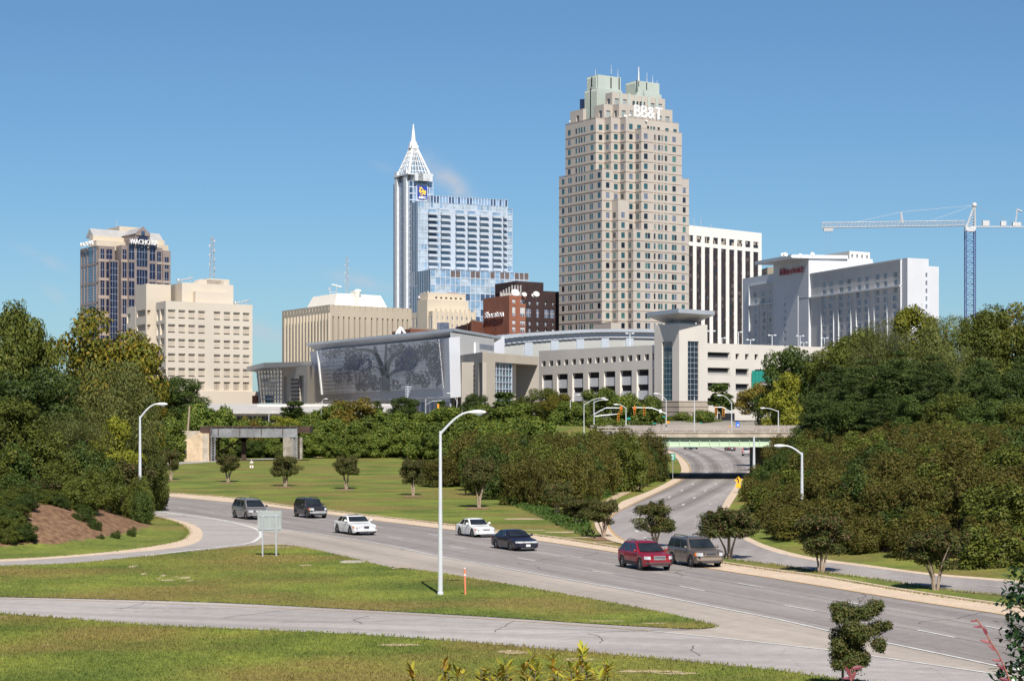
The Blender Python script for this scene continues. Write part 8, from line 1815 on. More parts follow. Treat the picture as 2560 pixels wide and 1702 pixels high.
def leaf_cloud(P, N, S, rng, asp=.55, curl=.25):
 """P positions, N normals, S sizes -> rhombic leaf clumps as two-triangle folded quads"""
 n = len(P); r = rng.normal(size=(n, 3)); a = np.cross(N, r); a /= np.linalg.norm(a, axis=1, keepdims=True) + 1e-9; b = np.cross(N, a); S = S[:, None]
 v = np.stack([P + a * S, P + b * S * asp + N * S * curl, P - a * S * .9, P - b * S * asp + N * S * curl * .6], 1).reshape(-1, 3)
 f = np.arange(4 * n).reshape(n, 4); return v, f
def mesh_np(name, v, f, m):
 me = bpy.data.meshes.new(name); n = len(f); k = f.shape[1]
 me.vertices.add(len(v)); me.vertices.foreach_set('co', v.astype(np.float32).ravel()); me.loops.add(n * k); me.loops.foreach_set('vertex_index', f.astype(np.int32).ravel())
 me.polygons.add(n); me.polygons.foreach_set('loop_start', np.arange(0, n * k, k, dtype=np.int32)); me.polygons.foreach_set('loop_total', np.full(n, k, dtype=np.int32)); me.materials.append(m); me.update(calc_edges=True); return me
def crown_np(lumps, n, size, rng, up=.4, rough=.55, inner=.16, asp=.55, fuzz=.09):
 L = np.array(lumps, float); C_, R_ = L[:, :3], L[:, 3:6] if L.shape[1] >= 6 else np.repeat(L[:, 3:4], 3, 1)
 w = (R_[:, 0] * R_[:, 2]); w /= w.sum(); idx = rng.choice(len(L), n, p=w)
 d = rng.normal(size=(n, 3)); d /= np.linalg.norm(d, axis=1, keepdims=True)
 q = np.where(rng.random(n) < inner, rng.uniform(.3, .95, n), rng.normal(1.0, fuzz, n))
 q = q * (1 + .16 * np.sin(d[:, 0] * 7 + idx) * np.cos(d[:, 1] * 6 + idx * 2) + .10 * np.sin(d[:, 2] * 11 + idx))
 P = C_[idx] + d * R_[idx] * q[:, None]
 N = d + np.array([0, 0, up]) + rng.normal(size=(n, 3)) * rough; N /= np.linalg.norm(N, axis=1, keepdims=True)
 S = size * rng.uniform(.6, 1.35, n); return leaf_cloud(P, N, S, rng, asp)
PROTO = {}
def make_proto(kind, name, m, lumps, n, size, seed, trunk, bark, up=.4, asp=.55, rough=.55, fuzz=.10):
 rng = np.random.default_rng(seed); v, f = crown_np(lumps, n, size, rng, up, rough, asp=asp, fuzz=fuzz)
 r = bpy.data.objects.new(name, None); scene.collection.objects.link(r); r.empty_display_size = .5; LOC[r.name] = Vector((0, 0, 0))
 o = bpy.data.objects.new('crown', mesh_np('crown', v, f, m)); link(o, r)
 t = MB()
 for pts, rad in trunk: t.path(pts, rad, 6)
 part('trunk', t, bark, r, local=True)
 h = float(np.percentile(v[:, 2], 99.7)); w = float(np.percentile(v[:, 0], 99.2) - np.percentile(v[:, 0], .8)); PROTO.setdefault(kind, []).append(dict(o=r, h=h, w=w, used=False)); return r
def blob_lumps(rr, n, w, h, zb, fill=.62, rmin=.16, rmax=.28, cone=0., flat=(.62, .9)):
 out = [(0, 0, zb + (h - zb) * .48, w * .27, w * .27, (h - zb) * .33)]
 for k in range(n):
  t = rr.random(); a = rr.uniform(0, 2 * math.pi); z = zb + (h - zb) * (.10 + .82 * t); e = math.sqrt(max(.05, 1 - (2 * t - 1) ** 2)) * (1 - cone * t) if cone < .9 else (1.05 - t)
  q = w / 2 * e * fill * rr.uniform(.7, 1.15); r_ = w * rr.uniform(rmin, rmax) * (1 - cone * t * .6); out.append((math.cos(a) * q, math.sin(a) * q, z, r_, r_, r_ * rr.uniform(*flat)))
 return out
def simple_trunk(rr, h, w, r0, lean=0., lim=5, zb=.3):
 top = (lean, 0, h * .7); T = [([(0, 0, -.3), (lean * .2, 0, h * .25), (lean * .6, 0, h * .5), top], [r0, r0 * .75, r0 * .5, r0 * .15])]
 for k in range(lim): a = 2 * math.pi * k / lim + rr.random(); z = h * rr.uniform(.25, .5); T.append(([(lean * .3, 0, z), (math.cos(a) * w * .16, math.sin(a) * w * .16, z + h * .14), (math.cos(a) * w * .32, math.sin(a) * w * .32, z + h * .26)], [r0 * .45, r0 * .3, r0 * .08]))
 return T
rr = random.Random(3)
for v_ in range(2):
 L = blob_lumps(rr, 46, 10, 11, .6, .86, .07, .15); make_proto('maple', 'maple_tree', LM['maple'], L, 34000, .145, 10 + v_, simple_trunk(rr, 11, 10, .3), M['bark'])
 L = blob_lumps(rr, 38, 9, 11, .4, .82, .09, .17); make_proto('oak', 'oak_tree', LM['oak'], L, 32000, .135, 20 + v_, simple_trunk(rr, 11, 9, .3), M['bark'])
 L = blob_lumps(rr, 40, 9, 9, .2, .82, .09, .17); make_proto('willow', 'willow_tree', LM['willow'], L, 34000, .11, 30 + v_, simple_trunk(rr, 9, 9, .25), M['bark'], asp=.3)
 L = blob_lumps(rr, 34, 8, 9, .3, .84, .09, .16); make_proto('dark', 'leafy_tree', LM['dark'], L, 28000, .13, 40 + v_, simple_trunk(rr, 9, 8, .22), M['bark'])
 L = blob_lumps(rr, 34, 6, 13, .8, .9, .08, .16, .7); make_proto('pine', 'pine_tree', LM['pine'], L, 26000, .18, 50 + v_, simple_trunk(rr, 13, 6, .25), M['bark'], asp=.18, rough=1.1)
 L = blob_lumps(rr, 28, 7, 9, .3, .85, .09, .16); make_proto('yellow', 'yellowing_tree', LM['yellow'], L, 20000, .14, 60 + v_, simple_trunk(rr, 9, 7, .2), M['bark'])
for v_ in range(3):
 L = blob_lumps(rr, 22, 6, 5.2, -.1, .8, .10, .19); make_proto('hedge', 'leafy_bush', LM['hedge'], L, 16000, .17, 70 + v_, simple_trunk(rr, 5, 6, .12), M['bark'])
 L = blob_lumps(rr, 26, 5, 4.4, -.2, .9, .06, .13, .25, (1.1, 2.0)); make_proto('brush', 'shrub', LM['brush'], L, 15000, .095, 80 + v_, simple_trunk(rr, 4, 5, .08), M['bark'], asp=.4)
L = blob_lumps(rr, 24, 5, 4.4, -.2, .88, .07, .14, .2, (.9, 1.6)); make_proto('dbrush', 'shrub', LM['dark'], L, 14000, .10, 88, simple_trunk(rr, 4, 5, .08), M['bark'], asp=.45)
L = blob_lumps(rr, 24, 5, 4.4, -.2, .88, .07, .14, .2, (.9, 1.6)); make_proto('obrush', 'shrub', LM['oak'], L, 14000, .10, 89, simple_trunk(rr, 4, 5, .08), M['bark'], asp=.45)
L = blob_lumps(rr, 22, 5, 6, .2, .82, .10, .19); make_proto('orange', 'rusty_tree', LM['orange'], L, 12000, .12, 90, simple_trunk(rr, 6, 5, .12), M['bark'])
L = blob_lumps(rr, 16, 2.6, 6, .8, .9, .13, .22, .3); make_proto('slender', 'young_tree', LM['dark'], L, 3000, .16, 91, simple_trunk(rr, 6, 2.6, .08), M['bark'])
L = blob_lumps(rr, 16, 5, 5, 1.8, .85, .10, .19); make_proto('street', 'street_tree', LM['hedge'], L, 11000, .12, 92, simple_trunk(rr, 5, 5, .10), M['palebark'])
# crape myrtles: vase of pale stems, rounded crown with rusty tips
for v_ in range(4):
 T = []; L = []; ns = 4 + v_ % 3
 for k in range(ns):
  a = 2 * math.pi * k / ns + rr.uniform(-.4, .4); e = rr.uniform(.35, .75); T.append(([(math.cos(a) * .08, math.sin(a) * .08, -.1), (math.cos(a) * .16, math.sin(a) * .16, .7), (math.cos(a) * e * .6, math.sin(a) * e * .6, 1.5), (math.cos(a) * e * 1.3, math.sin(a) * e * 1.3, 2.5)], [.06, .05, .035, .012]))
 for k in range(30): a = rr.uniform(0, 6.28); t = rr.random(); q = math.sqrt(rr.random()) * (1.0 - .55 * abs(t - .45)) * 1.15; L.append((math.cos(a) * q, math.sin(a) * q, 1.35 + 1.75 * t, rr.uniform(.26, .44), rr.uniform(.26, .44), rr.uniform(.24, .36)))
 for k in range(9): a = rr.uniform(0, 6.28); L.append((math.cos(a) * rr.uniform(.2, 1.2), math.sin(a) * rr.uniform(.2, 1.2), rr.uniform(2.6, 3.4), .12, .12, .34))
 make_proto('crape', 'crape_myrtle', LM['crape'], L, 13000, .07, 100 + v_, T, M['palebark'], up=.4, asp=.45, fuzz=.15)
 rs_ = np.random.default_rng(150 + v_); v, f = crown_np([q for q in L if q[2] > 2.1 or q[3] < .2], 900, .055, rs_, up=.8, fuzz=.22, inner=.02); o = bpy.data.objects.new('seed_heads', mesh_np('seed_heads', v, f, LM['seed'])); link(o, PROTO['crape'][-1]['o'])
rp = random.Random(17)
def place(kind, px, top, w, D, label, cat='tree', group=None, z=None, var=None, rz=None):
 P = PROTO[kind]; p = P[(var if var is not None else rp.randrange(len(P))) % len(P)]
 x, y = XD(px, D); z0 = th(x, y) - .05 if z is None else z; h = ZD(top, D) - z0; wm = w / F * D; h0 = h; lim_ = 1.05 if kind in ('pine', 'oak', 'willow', 'maple', 'yellow') else .8; h = max(h, wm * lim_); z0 -= h - h0; s = (wm / p['w'], wm / p['w'], h / p['h'])
 if p['used']: o = copy_tree(p['o'])
 else: o = p['o']; p['used'] = True
 o.location = (x, y, z0); o.rotation_euler = (0, 0, rp.uniform(0, 6.28) if rz is None else rz); o.scale = s; tag(o, label, cat, group)
 if group is None and 'group' in o.keys(): del o['group']
 return o
# left hill
for a in (('maple', 250, 783, 290, 238, 'big maple with yellow and rusty leaves in front of the brown gabled tower'), ('oak', 62, 765, 180, 232, 'tallest olive green tree at the far left'), ('oak', -40, 800, 190, 214, 'olive green tree cut off by the left edge, upper one'),
          ('willow', 262, 905, 250, 206, 'soft olive tree with fine leaves below the big maple'), ('dark', 95, 925, 210, 196, 'dark green tree left of the soft olive one'), ('oak', 10, 1000, 190, 186, 'olive tree at the left edge, middle height'), ('willow', 170, 1035, 200, 190, 'soft green tree low on the left hill, middle'), ('yellow', 282, 1045, 122, 196, 'yellow green tree low at the right side of the left wood'), ('oak', 352, 985, 90, 236, 'olive tree behind the half hidden lamp')): place(*a[:5], a[5])
for px, top, w, D in ((100, 1085, 150, 182), (225, 1105, 120, 184), (10, 1110, 150, 178), (312, 1125, 70, 196), (385, 1150, 70, 212), (-40, 1090, 130, 176), (160, 1150, 100, 176), (260, 1165, 90, 178), (45, 1185, 110, 172), (205, 1195, 90, 171), (10, 1236, 150, 169), (62, 1250, 110, 168), (-20, 1268, 130, 163), (112, 1258, 80, 169), (40, 1290, 80, 161), (345, 1192, 64, 184), (352, 1215, 60, 183), (340, 1200, 60, 184), (-10, 1220, 90, 168)):
 place(rp.choice(['dbrush', 'obrush', 'obrush']), px, top, w, D, 'olive green bush at the foot of the wood on the left hill', 'bush', 'bushes at the foot of the left wood')
for px, top, w, D in ((210, 1270, 60, 166.5), (235, 1295, 40, 165), (140, 1305, 30, 163.5), (95, 1310, 24, 163), (180, 1335, 22, 161.5), (250, 1335, 26, 162), (290, 1325, 24, 163.5), (60, 1345, 18, 160.5), (330, 1316, 22, 167)):
 place('dbrush', px, top, w, D, 'small green plant growing on the bare mulch slope at the left', 'plant', 'small plants on the mulch slope')
for px, D in [(p_, d_) for d_ in (154, 158, 162, 166, 170) for p_ in range(-30, 70, 22)] + [(p_, d_) for d_ in (170, 174, 178) for p_ in range(80, 240, 24)]:
 px += rp.uniform(-8, 8); x, y = XD(px, D + rp.uniform(-1.5, 1.5)); z_ = th(x, y) - .1; P_ = PROTO[rp.choice(['dbrush', 'obrush'])][0]; k_ = rp.uniform(1.0, 1.7); o = copy_tree(P_['o'], (x, y, z_), rp.uniform(0, 6), (k_ * 1.2 / P_['w'], k_ * 1.2 / P_['w'], k_ * .8 / P_['h'])); tag(o, 'low green undergrowth plant spreading over the left bank', 'plant', 'undergrowth plants on the left bank')
place('crape', 105, 1198, 105, G(104, 1335)[1] + 2, 'dark crape myrtle with pale stems on the mulch slope, leftmost', var=0); place('crape', 318, 1150, 130, G(301, 1302)[1], 'dark crape myrtle right of the left wood, overhanging the lane', var=1)
# around the railway bridge
for a in (('dark', 440, 943, 130, 452, 'small dark green tree in front of the windowless beige building'), ('orange', 398, 985, 90, 450, 'rusty brown tree under the left street lamp head'), ('slender', 735, 1002, 62, 470, 'slim dark tree in front of the bus station roof'), ('orange', 622, 1042, 60, 440, 'thin greyish brown tree above the railway bridge left end'), ('yellow', 700, 1040, 90, 446, 'pale green bush above the middle of the railway bridge')): place(*a[:5], a[5])
for px, top, w, D, z in ((500, 1012, 110, 432, None), (550, 1020, 90, 436, None), (455, 1030, 90, 424, None), (590, 1038, 70, 440, None), (655, 1048, 80, 444, None), (425, 1050, 90, 408, 0), (390, 1075, 80, 400, 0), (600, 1098, 70, 436, 0), (650, 1100, 80, 438, 0), (690, 1096, 50, 436, 0), (555, 1100, 60, 432, 0), (700, 1106, 60, 446, 0)):
 place(rp.choice(['hedge', 'dark', 'hedge']), px, top, w, D, 'green bush growing around the old railway bridge', 'bush', 'bushes around the railway bridge', z=z)
# hedge
rows_ = [(768, 1035, 470), (815, 1018, 472), (850, 1012, 468), (940, 1028, 470), (985, 1032, 468), (1050, 1032, 466), (1100, 1020, 462), (1150, 1018, 458), (1205, 1012, 452), (1255, 1020, 448), (1300, 1008, 445), (1420, 1004, 432), (1450, 1020, 420), (1500, 1040, 400), (1545, 1050, 385)]
for px, top, D in rows_: place('hedge', px, top, rp.uniform(84, 105), D, 'tall green bush in the back of the long hedge', 'bush', 'bushes of the long hedge')
for k in range(15):
 px = 742 + 44 * k; D = 444 if px < 1000 else 444 - (px - 1000) * .27; place('hedge', px, 1050 + rp.uniform(-10, 9), rp.uniform(80, 100), D + rp.uniform(-3, 3), 'bright green bush in the front of the long hedge along the lawn', 'bush', 'bushes of the long hedge', z=0 if px < 1010 else None)
for k in range(13): px = 735 + 52 * k; place('hedge', px, 1088 + rp.uniform(-6, 6), 70, (438 if px < 1000 else 438 - (px - 1000) * .27) - 3, 'bright green bush in the front of the long hedge along the lawn', 'bush', 'bushes of the long hedge', z=0 if px < 1100 else None)
for a in (('orange', 885, 995, 120, 466, 'yellow brown bush sticking out of the hedge before the picture wall'), ('dark', 1012, 993, 75, 474, 'dark open tree above the hedge under the right part of the picture wall'), ('slender', 945, 1002, 30, 480, 'thin small tree above the hedge before the picture wall'), ('dark', 1190, 985, 62, 500, 'dark young tree before the beige entrance block'), ('slender', 1262, 980, 70, 500, 'dark slim tree before the glass portal'), ('slender', 1105, 1000, 30, 500, 'yellowish thin tree at the left corner of the entrance block'),
          ('oak', 1350, 972, 105, 450, 'olive tree rising above the hedge, left of the street lamp pair'), ('maple', 1400, 985, 90, 440, 'brownish green tree directly left of the street lamp pair'), ('street', 1500, 970, 95, 425, 'green street tree behind the left signal arm'), ('street', 1560, 984, 90, 420, 'green street tree behind the two red signals'), ('street', 1615, 990, 85, 415, 'green street tree just left of the corner tower base'), ('street', 1740, 1026, 110, 596, 'low spreading tree before the corner tower, around the bare pole'), ('slender', 1802, 958, 62, 597, 'conical young tree before the sunlit deck openings'), ('street', 1680, 1040, 60, 597, 'small tree beside the lamp with the signal arm'),
          ('obrush', 1520, 1060, 110, 318, 'olive bush behind the left end of the overpass rail')): place(*a[:5], a[5], 'tree' if 'bush' not in a[5] else 'bush')
# brown shrub mass left of the curved road
for D, xa, xb_ in ((222, 1300, 1410), (236, 1255, 1470), (250, 1215, 1505), (264, 1190, 1555), (278, 1180, 1600), (292, 1180, 1630)):
 n = int((xb_ - xa) / 46) + 1
 for k in range(n):
  px = xa + (xb_ - xa) * k / max(1, n - 1) + rp.uniform(-9, 9); place(rp.choice(['brush', 'brush', 'brush', 'obrush', 'dbrush']), px, {222: 1140, 236: 1118, 250: 1102, 264: 1094, 278: 1088, 292: 1080}[D] + rp.uniform(-8, 10), rp.uniform(78, 105), D + rp.uniform(-4, 4), 'brownish green shrub in the thicket left of the curved road', 'shrub', 'shrubs of the thicket left of the curved road')
for k in range(5): place('dbrush', 1590 + 13 * k, 1108 + 3 * k, 50, 284 + 3 * k, 'green shrub at the right tip of the thicket, by the overpass abutment', 'shrub', 'green shrubs by the abutment')
for a in (('brush', 1095, 1140, 90, 276, 'rounded brownish shrub alone on the lawn, left end of the thicket'), ('obrush', 1140, 1135, 95, 282, 'greyish green shrub between the lone rounded shrub and the thicket')): place(*a[:5], a[5], 'shrub')
# right bank
cnt = 0
for D in list(np.arange(129, 166, 3.0)) + list(np.arange(166, 300, 6.5)):
 xR = XD(2620, D)[0]; xs2 = np.arange(XD(1850, D)[0], xR, 3.9)
 for x in xs2:
  x += rp.uniform(-1.3, 1.3); y = D + rp.uniform(-2.5, 2.5); d = float(sdf(np.array([x]), np.array([y]), LOW)[0])
  if d < 1.4 or d > 62: continue
  if d < 5 and rp.random() < .2: continue
  px = CX + F * x / y; z0 = th(x, y); hgt = rp.uniform(2.4, 4.4) if d > 6 else rp.uniform(1.6, 2.6); knd = rp.choice(['brush', 'brush', 'brush', 'brush', 'obrush', 'dbrush'])
  place(knd, px, YH - F * (z0 + hgt - H) / y, rp.uniform(3.4, 5.2) / y * F, y, dict(brush='brownish green shrub in the dense thicket covering the right bank', obrush='olive green shrub in the dense thicket covering the right bank', dbrush='dark green shrub in the dense thicket covering the right bank')[knd], 'shrub', dict(brush='brownish shrubs on the right bank', obrush='olive shrubs on the right bank', dbrush='dark shrubs on the right bank')[knd]); cnt += 1
right = [('dark', 1985, 872, 165, 365, 'round dark green tree before the right end of the parking deck'), ('yellow', 1965, 935, 110, 338, 'bright yellow green tree right of the green netting'), ('orange', 1895, 958, 100, 590, 'bare olive brown tree just under the green netting'), ('oak', 2078, 862, 120, 335, 'olive tree between the round dark tree and the tall wood'),
         ('oak', 2135, 826, 160, 330, 'olive tree of the right wood under the middle of the pale hotel'), ('willow', 2205, 806, 150, 318, 'grey green tree of the right wood, left of the highest yellow one'), ('yellow', 2286, 770, 150, 325, 'yellow olive tree top before the white end of the pale hotel'), ('willow', 2375, 795, 190, 310, 'grey olive tree top between the pale hotel and the crane mast'), ('oak', 2462, 770, 160, 300, 'olive tree top right under the crane mast'), ('maple', 2525, 766, 190, 305, 'highest brown tinted tree top at the right edge'), ('oak', 2610, 790, 170, 300, 'olive tree cut off by the right edge'),
         ('pine', 2085, 915, 120, 300, 'dark pine at the left of the right wood'), ('pine', 2160, 900, 130, 292, 'dark pine, second from the left in the right wood'), ('pine', 2245, 880, 140, 288, 'dark pine in the middle of the right wood'), ('pine', 2330, 890, 130, 284, 'dark pine right of the middle of the right wood'), ('willow', 2400, 870, 150, 290, 'grey green tree between the dark pines and the right edge'), ('pine', 2450, 900, 120, 280, 'dark pine, second from the right edge'), ('dark', 2520, 930, 130, 272, 'bright leafy green tree low at the right edge'), ('pine', 2575, 870, 120, 285, 'dark pine at the right edge'),
         ('pine', 2050, 985, 110, 288, 'small dark pine above the right end of the overpass'), ('dark', 2120, 1000, 120, 270, 'dark leafy tree below the left pines'), ('pine', 2205, 985, 120, 266, 'low dark pine below the middle pines'), ('dark', 2290, 990, 130, 260, 'dark leafy tree below the middle pines'), ('oak', 2375, 985, 130, 258, 'olive tree in the lower row of the right wood'), ('dark', 2465, 1000, 130, 250, 'dark leafy tree in the lower row, near the right edge'), ('oak', 2550, 1010, 130, 246, 'olive tree in the lower row, cut off by the right edge')]
for a in right: place(*a[:5], a[5])
for px, top, w, D in ((1925, 1048, 60, 352), (1920, 1040, 60, 372), (1950, 1036, 90, 352), (2000, 1030, 100, 350), (2045, 1020, 90, 345), (1985, 1055, 70, 336), (2080, 1050, 100, 290), (2150, 1058, 100, 272), (2230, 1055, 100, 262), (2320, 1060, 100, 250), (2410, 1062, 100, 240), (2500, 1065, 110, 235), (1942, 1104, 66, 290), (1960, 1088, 80, 291), (1945, 1125, 70, 276), (1990, 1080, 80, 288), (2030, 1072, 90, 285), (1975, 1110, 70, 270)):
 place(rp.choice(['obrush', 'brush', 'dbrush']), px, top, w, D, 'olive shrub filling in between the right wood and the overpass', 'shrub', 'shrubs between the right wood and the overpass')
# young crape myrtles on the verges
cm = [(427.7, 1198.6, 1120, 50, 'small crape myrtle on the far lawn, leftmost of the row'), (570, 1204, 1134, 62, 'small crape myrtle on the far lawn, second from left, before the railway bridge'), (713.6, 1214.6, 1135, 76, 'small crape myrtle on the far lawn, third from left'), (865.7, 1221.7, 1137, 62, 'upright crape myrtle on the far lawn, fourth from left'), (1033, 1237.8, 1143, 54, 'narrow crape myrtle on the lawn just left of the rounded shrub'), (1197, 1268, 1140, 76, 'crape myrtle with a mulch ring, right of the nearest lamp'),
      (1362.6, 1267, 1198, 66, 'small crape myrtle half hidden in the thicket edge'), (1393, 1288, 1205, 70, 'crape myrtle on the green slope, third from the median tip'), (1443, 1314, 1245, 84, 'crape myrtle on the green slope, second from the median tip'), (1509, 1343, 1248, 84, 'crape myrtle at the median tip, left of the road fork'), (1638, 1366, 1253, 108, 'round crape myrtle right behind the red suv'), (1821.6, 1396, 1268, 128, 'wide crape myrtle right of the tan suv'), (2053, 1430, 1280, 126, 'rusty crape myrtle with a single trunk on the median'), (2339, 1474, 1320, 156, 'broad rusty crape myrtle with two trunks, right end of the median')]
mu = 0
for i, (px, pb, top, w, lab) in enumerate(cm):
 D = G(px, pb)[1]; place('crape', px, top, w, D, lab, group='crape myrtles along the road', z=.02, var=i, rz=i * 1.3)
 if i < 6 or i == 9: patch(px - 3, pb + 3, 2.6, 5.5, .025, M['mulch'], name='mulch_ring', seed=i)
# ground cover on the slope beside the thicket
gq = [G(*p) for p in ((1430, 1268), (1500, 1232), (1580, 1198), (1625, 1190), (1600, 1206), (1545, 1232), (1490, 1258), (1455, 1285))]; sheet('bare_patch', smooth_px([(1478, 1278), (1520, 1247), (1570, 1222), (1625, 1200), (1612, 1214), (1560, 1238), (1510, 1268), (1480, 1292), (1478, 1278)], 3), .03, M['soil'])
gp = [G(*p) for p in ((1225, 1225), (1330, 1262), (1420, 1290), (1470, 1300), (1478, 1325), (1490, 1348), (1440, 1335), (1370, 1303), (1290, 1268), (1205, 1232))]; rgc = np.random.default_rng(8); X = rgc.uniform(-12, 20, 160000); Y = rgc.uniform(160, 325, 160000); k = (sdf(X, Y, gp) < 0) | (sdf(X, Y, gq) < 0); X, Y = X[k], Y[k]; m = len(X); N = np.array([0, -.2, 1.0]) + rgc.normal(size=(m, 3)) * .6; N /= np.linalg.norm(N, axis=1, keepdims=True)
v, f = leaf_cloud(np.stack([X, Y, .05 + rgc.random(m) * .35 * (1 + .6 * np.sin(X * 1.7) * np.cos(Y * .9))], 1), N, rgc.uniform(.07, .14, m), rgc); o = bpy.data.objects.new('ground_cover', mesh_np('ground_cover', v, f, leafmat('creeper_leaves', [(.03, .07, .012), (.07, .13, .02), (.12, .17, .03)]))); link(o); tag(o, 'low green creeper on the slope beside the thicket', kind='stuff')
# nearest crape myrtle: irregular tiers on a thin trunk
T = [([(0, 0, -.3), (.02, 0, 1.2), (.05, 0, 2.2), (.1, 0, 3.0)], [.05, .045, .035, .015]), ([(.02, 0, 1.3), (.5, 0, 1.9), (1.0, 0, 2.3)], [.03, .02, .01]), ([(.05, 0, 2.0), (-.4, 0, 2.7), (-.5, 0, 3.0)], [.025, .02, .01]), ([(.08, 0, 2.2), (.5, 0, 2.9), (.75, 0, 3.2)], [.025, .02, .01])]
D = 77.0; x0, _ = XD(2106, D); k_ = D / F
def zp(x, y): px, py = 1800 + x / 3.004, 1180 + y / 3.004; return ((px - 2106) * k_, ZD(py, D))
L = []
for (x, y, r_) in ((930, 1040, 70), (1010, 1060, 60), (880, 1080, 50), (1090, 1050, 60), (1150, 1020, 60), (1190, 990, 35), (850, 1010, 35), (980, 1170, 70), (1040, 1200, 75), (930, 1240, 75), (1000, 1290, 85), (880, 1300, 60), (1150, 1190, 50), (1210, 1170, 50), (1260, 1150, 35), (1180, 1280, 50), (1210, 1330, 28), (900, 1390, 70), (990, 1410, 80), (1060, 1380, 60), (870, 1430, 45), (960, 1440, 50), (1080, 1420, 40)):
 a, b = zp(x, y); r_ = r_ / 3.004 * k_ * .98; L.append((a, random.uniform(-.5, .5), b, r_, r_ * 1.1, r_ * .9))
zb_ = .0; make_proto('near', 'crape_myrtle', LM['crape'], L, 26000, .046, 130, T, M['bark'], up=.35, asp=.42, fuzz=.2); p = PROTO['near'][0]['o']; p.location = (x0, D, 0); tag(p, 'nearest crape myrtle, ragged tiers on a thin dark trunk, lower right', 'tree', 'crape myrtles along the road')
# ------------------------------------------------------------------ close plants by the camera
M['ylf'] = leafmat('yellow_green_leaves', [(.20, .24, .03), (.42, .40, .04), (.62, .46, .05), (.5, .18, .05)], .5, .3)
M['rlf'] = leafmat('purple_red_leaves', [(.16, .03, .05), (.26, .06, .08), (.34, .12, .12)], .45, .25); M['glf'] = leafmat('glossy_leaves', [(.012, .03, .012), (.025, .06, .02), (.06, .13, .03)], .28, .12, .6)
def blade(mb, base, d, L_, w, up=Vector((0, 0, 1))):
 d = d.normalized(); s = d.cross(up); s = s.normalized() if s.length > .01 else Vector((1, 0, 0)); n = s.cross(d); P = []
 for f, ww, dr in ((0, .05, 0), (.25, .8, .02), (.55, 1, 0), (.82, .6, -.06), (1, .03, -.14)): P.append((base + d * L_ * f + n * L_ * dr, s * w * ww * .5, n * w * .12 * ww))
 b = len(mb.v)
 for c, sv, nv in P: mb.v += [tuple(c + sv + nv), tuple(c), tuple(c - sv + nv)]
 for i in range(4):
  for k in (0, 1): mb.f.append((b + i * 3 + k, b + i * 3 + k + 1, b + i * 3 + 3 + k + 1, b + i * 3 + 3 + k)); mb.m.append(0)
rq = random.Random(9)
def whorled(name, label, D, tips, ll, m, cat='plant', stem=.006, nl=(5, 9), basex=None, pull=.55):
 z0 = th(*XD(tips[0][0], D)) - .1; bx = XD(basex if basex else sum(t[0] for t in tips) / len(tips), D)[0]; root = thing(name, label, cat, (bx, D, z0)); st = MB(); lf = MB()
 for (px, py) in tips:
  py -= 9; x, y = XD(px, D); y += rq.uniform(-.35, .35); z = ZD(py, D); tip = Vector((x, y, z)); b0 = Vector((bx + (x - bx) * pull, D, z0)); mid = b0.lerp(tip, .6) + Vector((rq.uniform(-.03, .03), 0, 0)); st.path([b0, mid, tip], [stem * 1.6, stem, stem * .5], 5)
  for k in range(rq.randint(*nl)):
   a = rq.uniform(0, 6.28); e = rq.uniform(-.2, 1.1); base = tip - (tip - mid).normalized() * rq.uniform(0, ll * 1.2); blade(lf, base, Vector((math.cos(a) * math.cos(e), math.sin(a) * math.cos(e) * .7, math.sin(e))), ll * rq.uniform(.6, 1.1), ll * .26)
 part('stem', st, M['bark'], root); part('leaves', lf, m, root); return root
z7 = lambda x, y: (900 + x / 2.621, 1340 + y / 2.621)
whorled('leafy_shrub', 'yellow green shrub tops with long narrow leaves at the bottom edge, left group', 13.0, [z7(*p) for p in ((545, 875), (575, 865), (640, 905), (670, 930), (795, 880), (815, 935), (850, 915), (905, 890), (935, 870), (960, 900), (890, 940), (985, 925), (1095, 905), (1130, 840), (1150, 885), (1075, 935), (1165, 920), (325, 945))], .085, M['ylf'], nl=(12, 18))
whorled('leafy_shrub', 'taller yellow green shrub tops with long narrow leaves at the bottom edge, right group', 12.4, [z7(*p) for p in ((1285, 850), (1270, 835), (1470, 775), (1455, 800), (1475, 850), (1415, 890), (1430, 915), (1380, 880), (1640, 875), (1610, 865), (1595, 940), (1560, 945), (1350, 945))], .085, M['ylf'], nl=(12, 18))
z6_ = lambda x, y: (2400 + x / 5.19, 1400 + y / 5.19)
def redtwig(label, D, stem, leaves, m):
 pts = [Vector((*XD(px, D), ZD(py, D))) for px, py in stem]; z0 = th(pts[0].x, D) - .1; root = thing('red_twig', label, 'plant', (pts[0].x, D, z0)); st = MB(); st.path([Vector((pts[0].x + .1, D, z0))] + pts, [.006] * 2 + [.004] * (len(pts) - 1), 5); part('stem', st, mat('red_stem' + str(len(pts)), (.30, .10, .07), .6, .1, 5), root); lf = MB()
 for (px, py, dx, dy, ln_) in leaves: blade(lf, Vector((*XD(px, D), ZD(py, D))), Vector((dx, rq.uniform(-.35, .1), -dy)), ln_ / F * D, ln_ * .34 / F * D, Vector((0, -.8, .6)))
 part('leaves', lf, m, root)
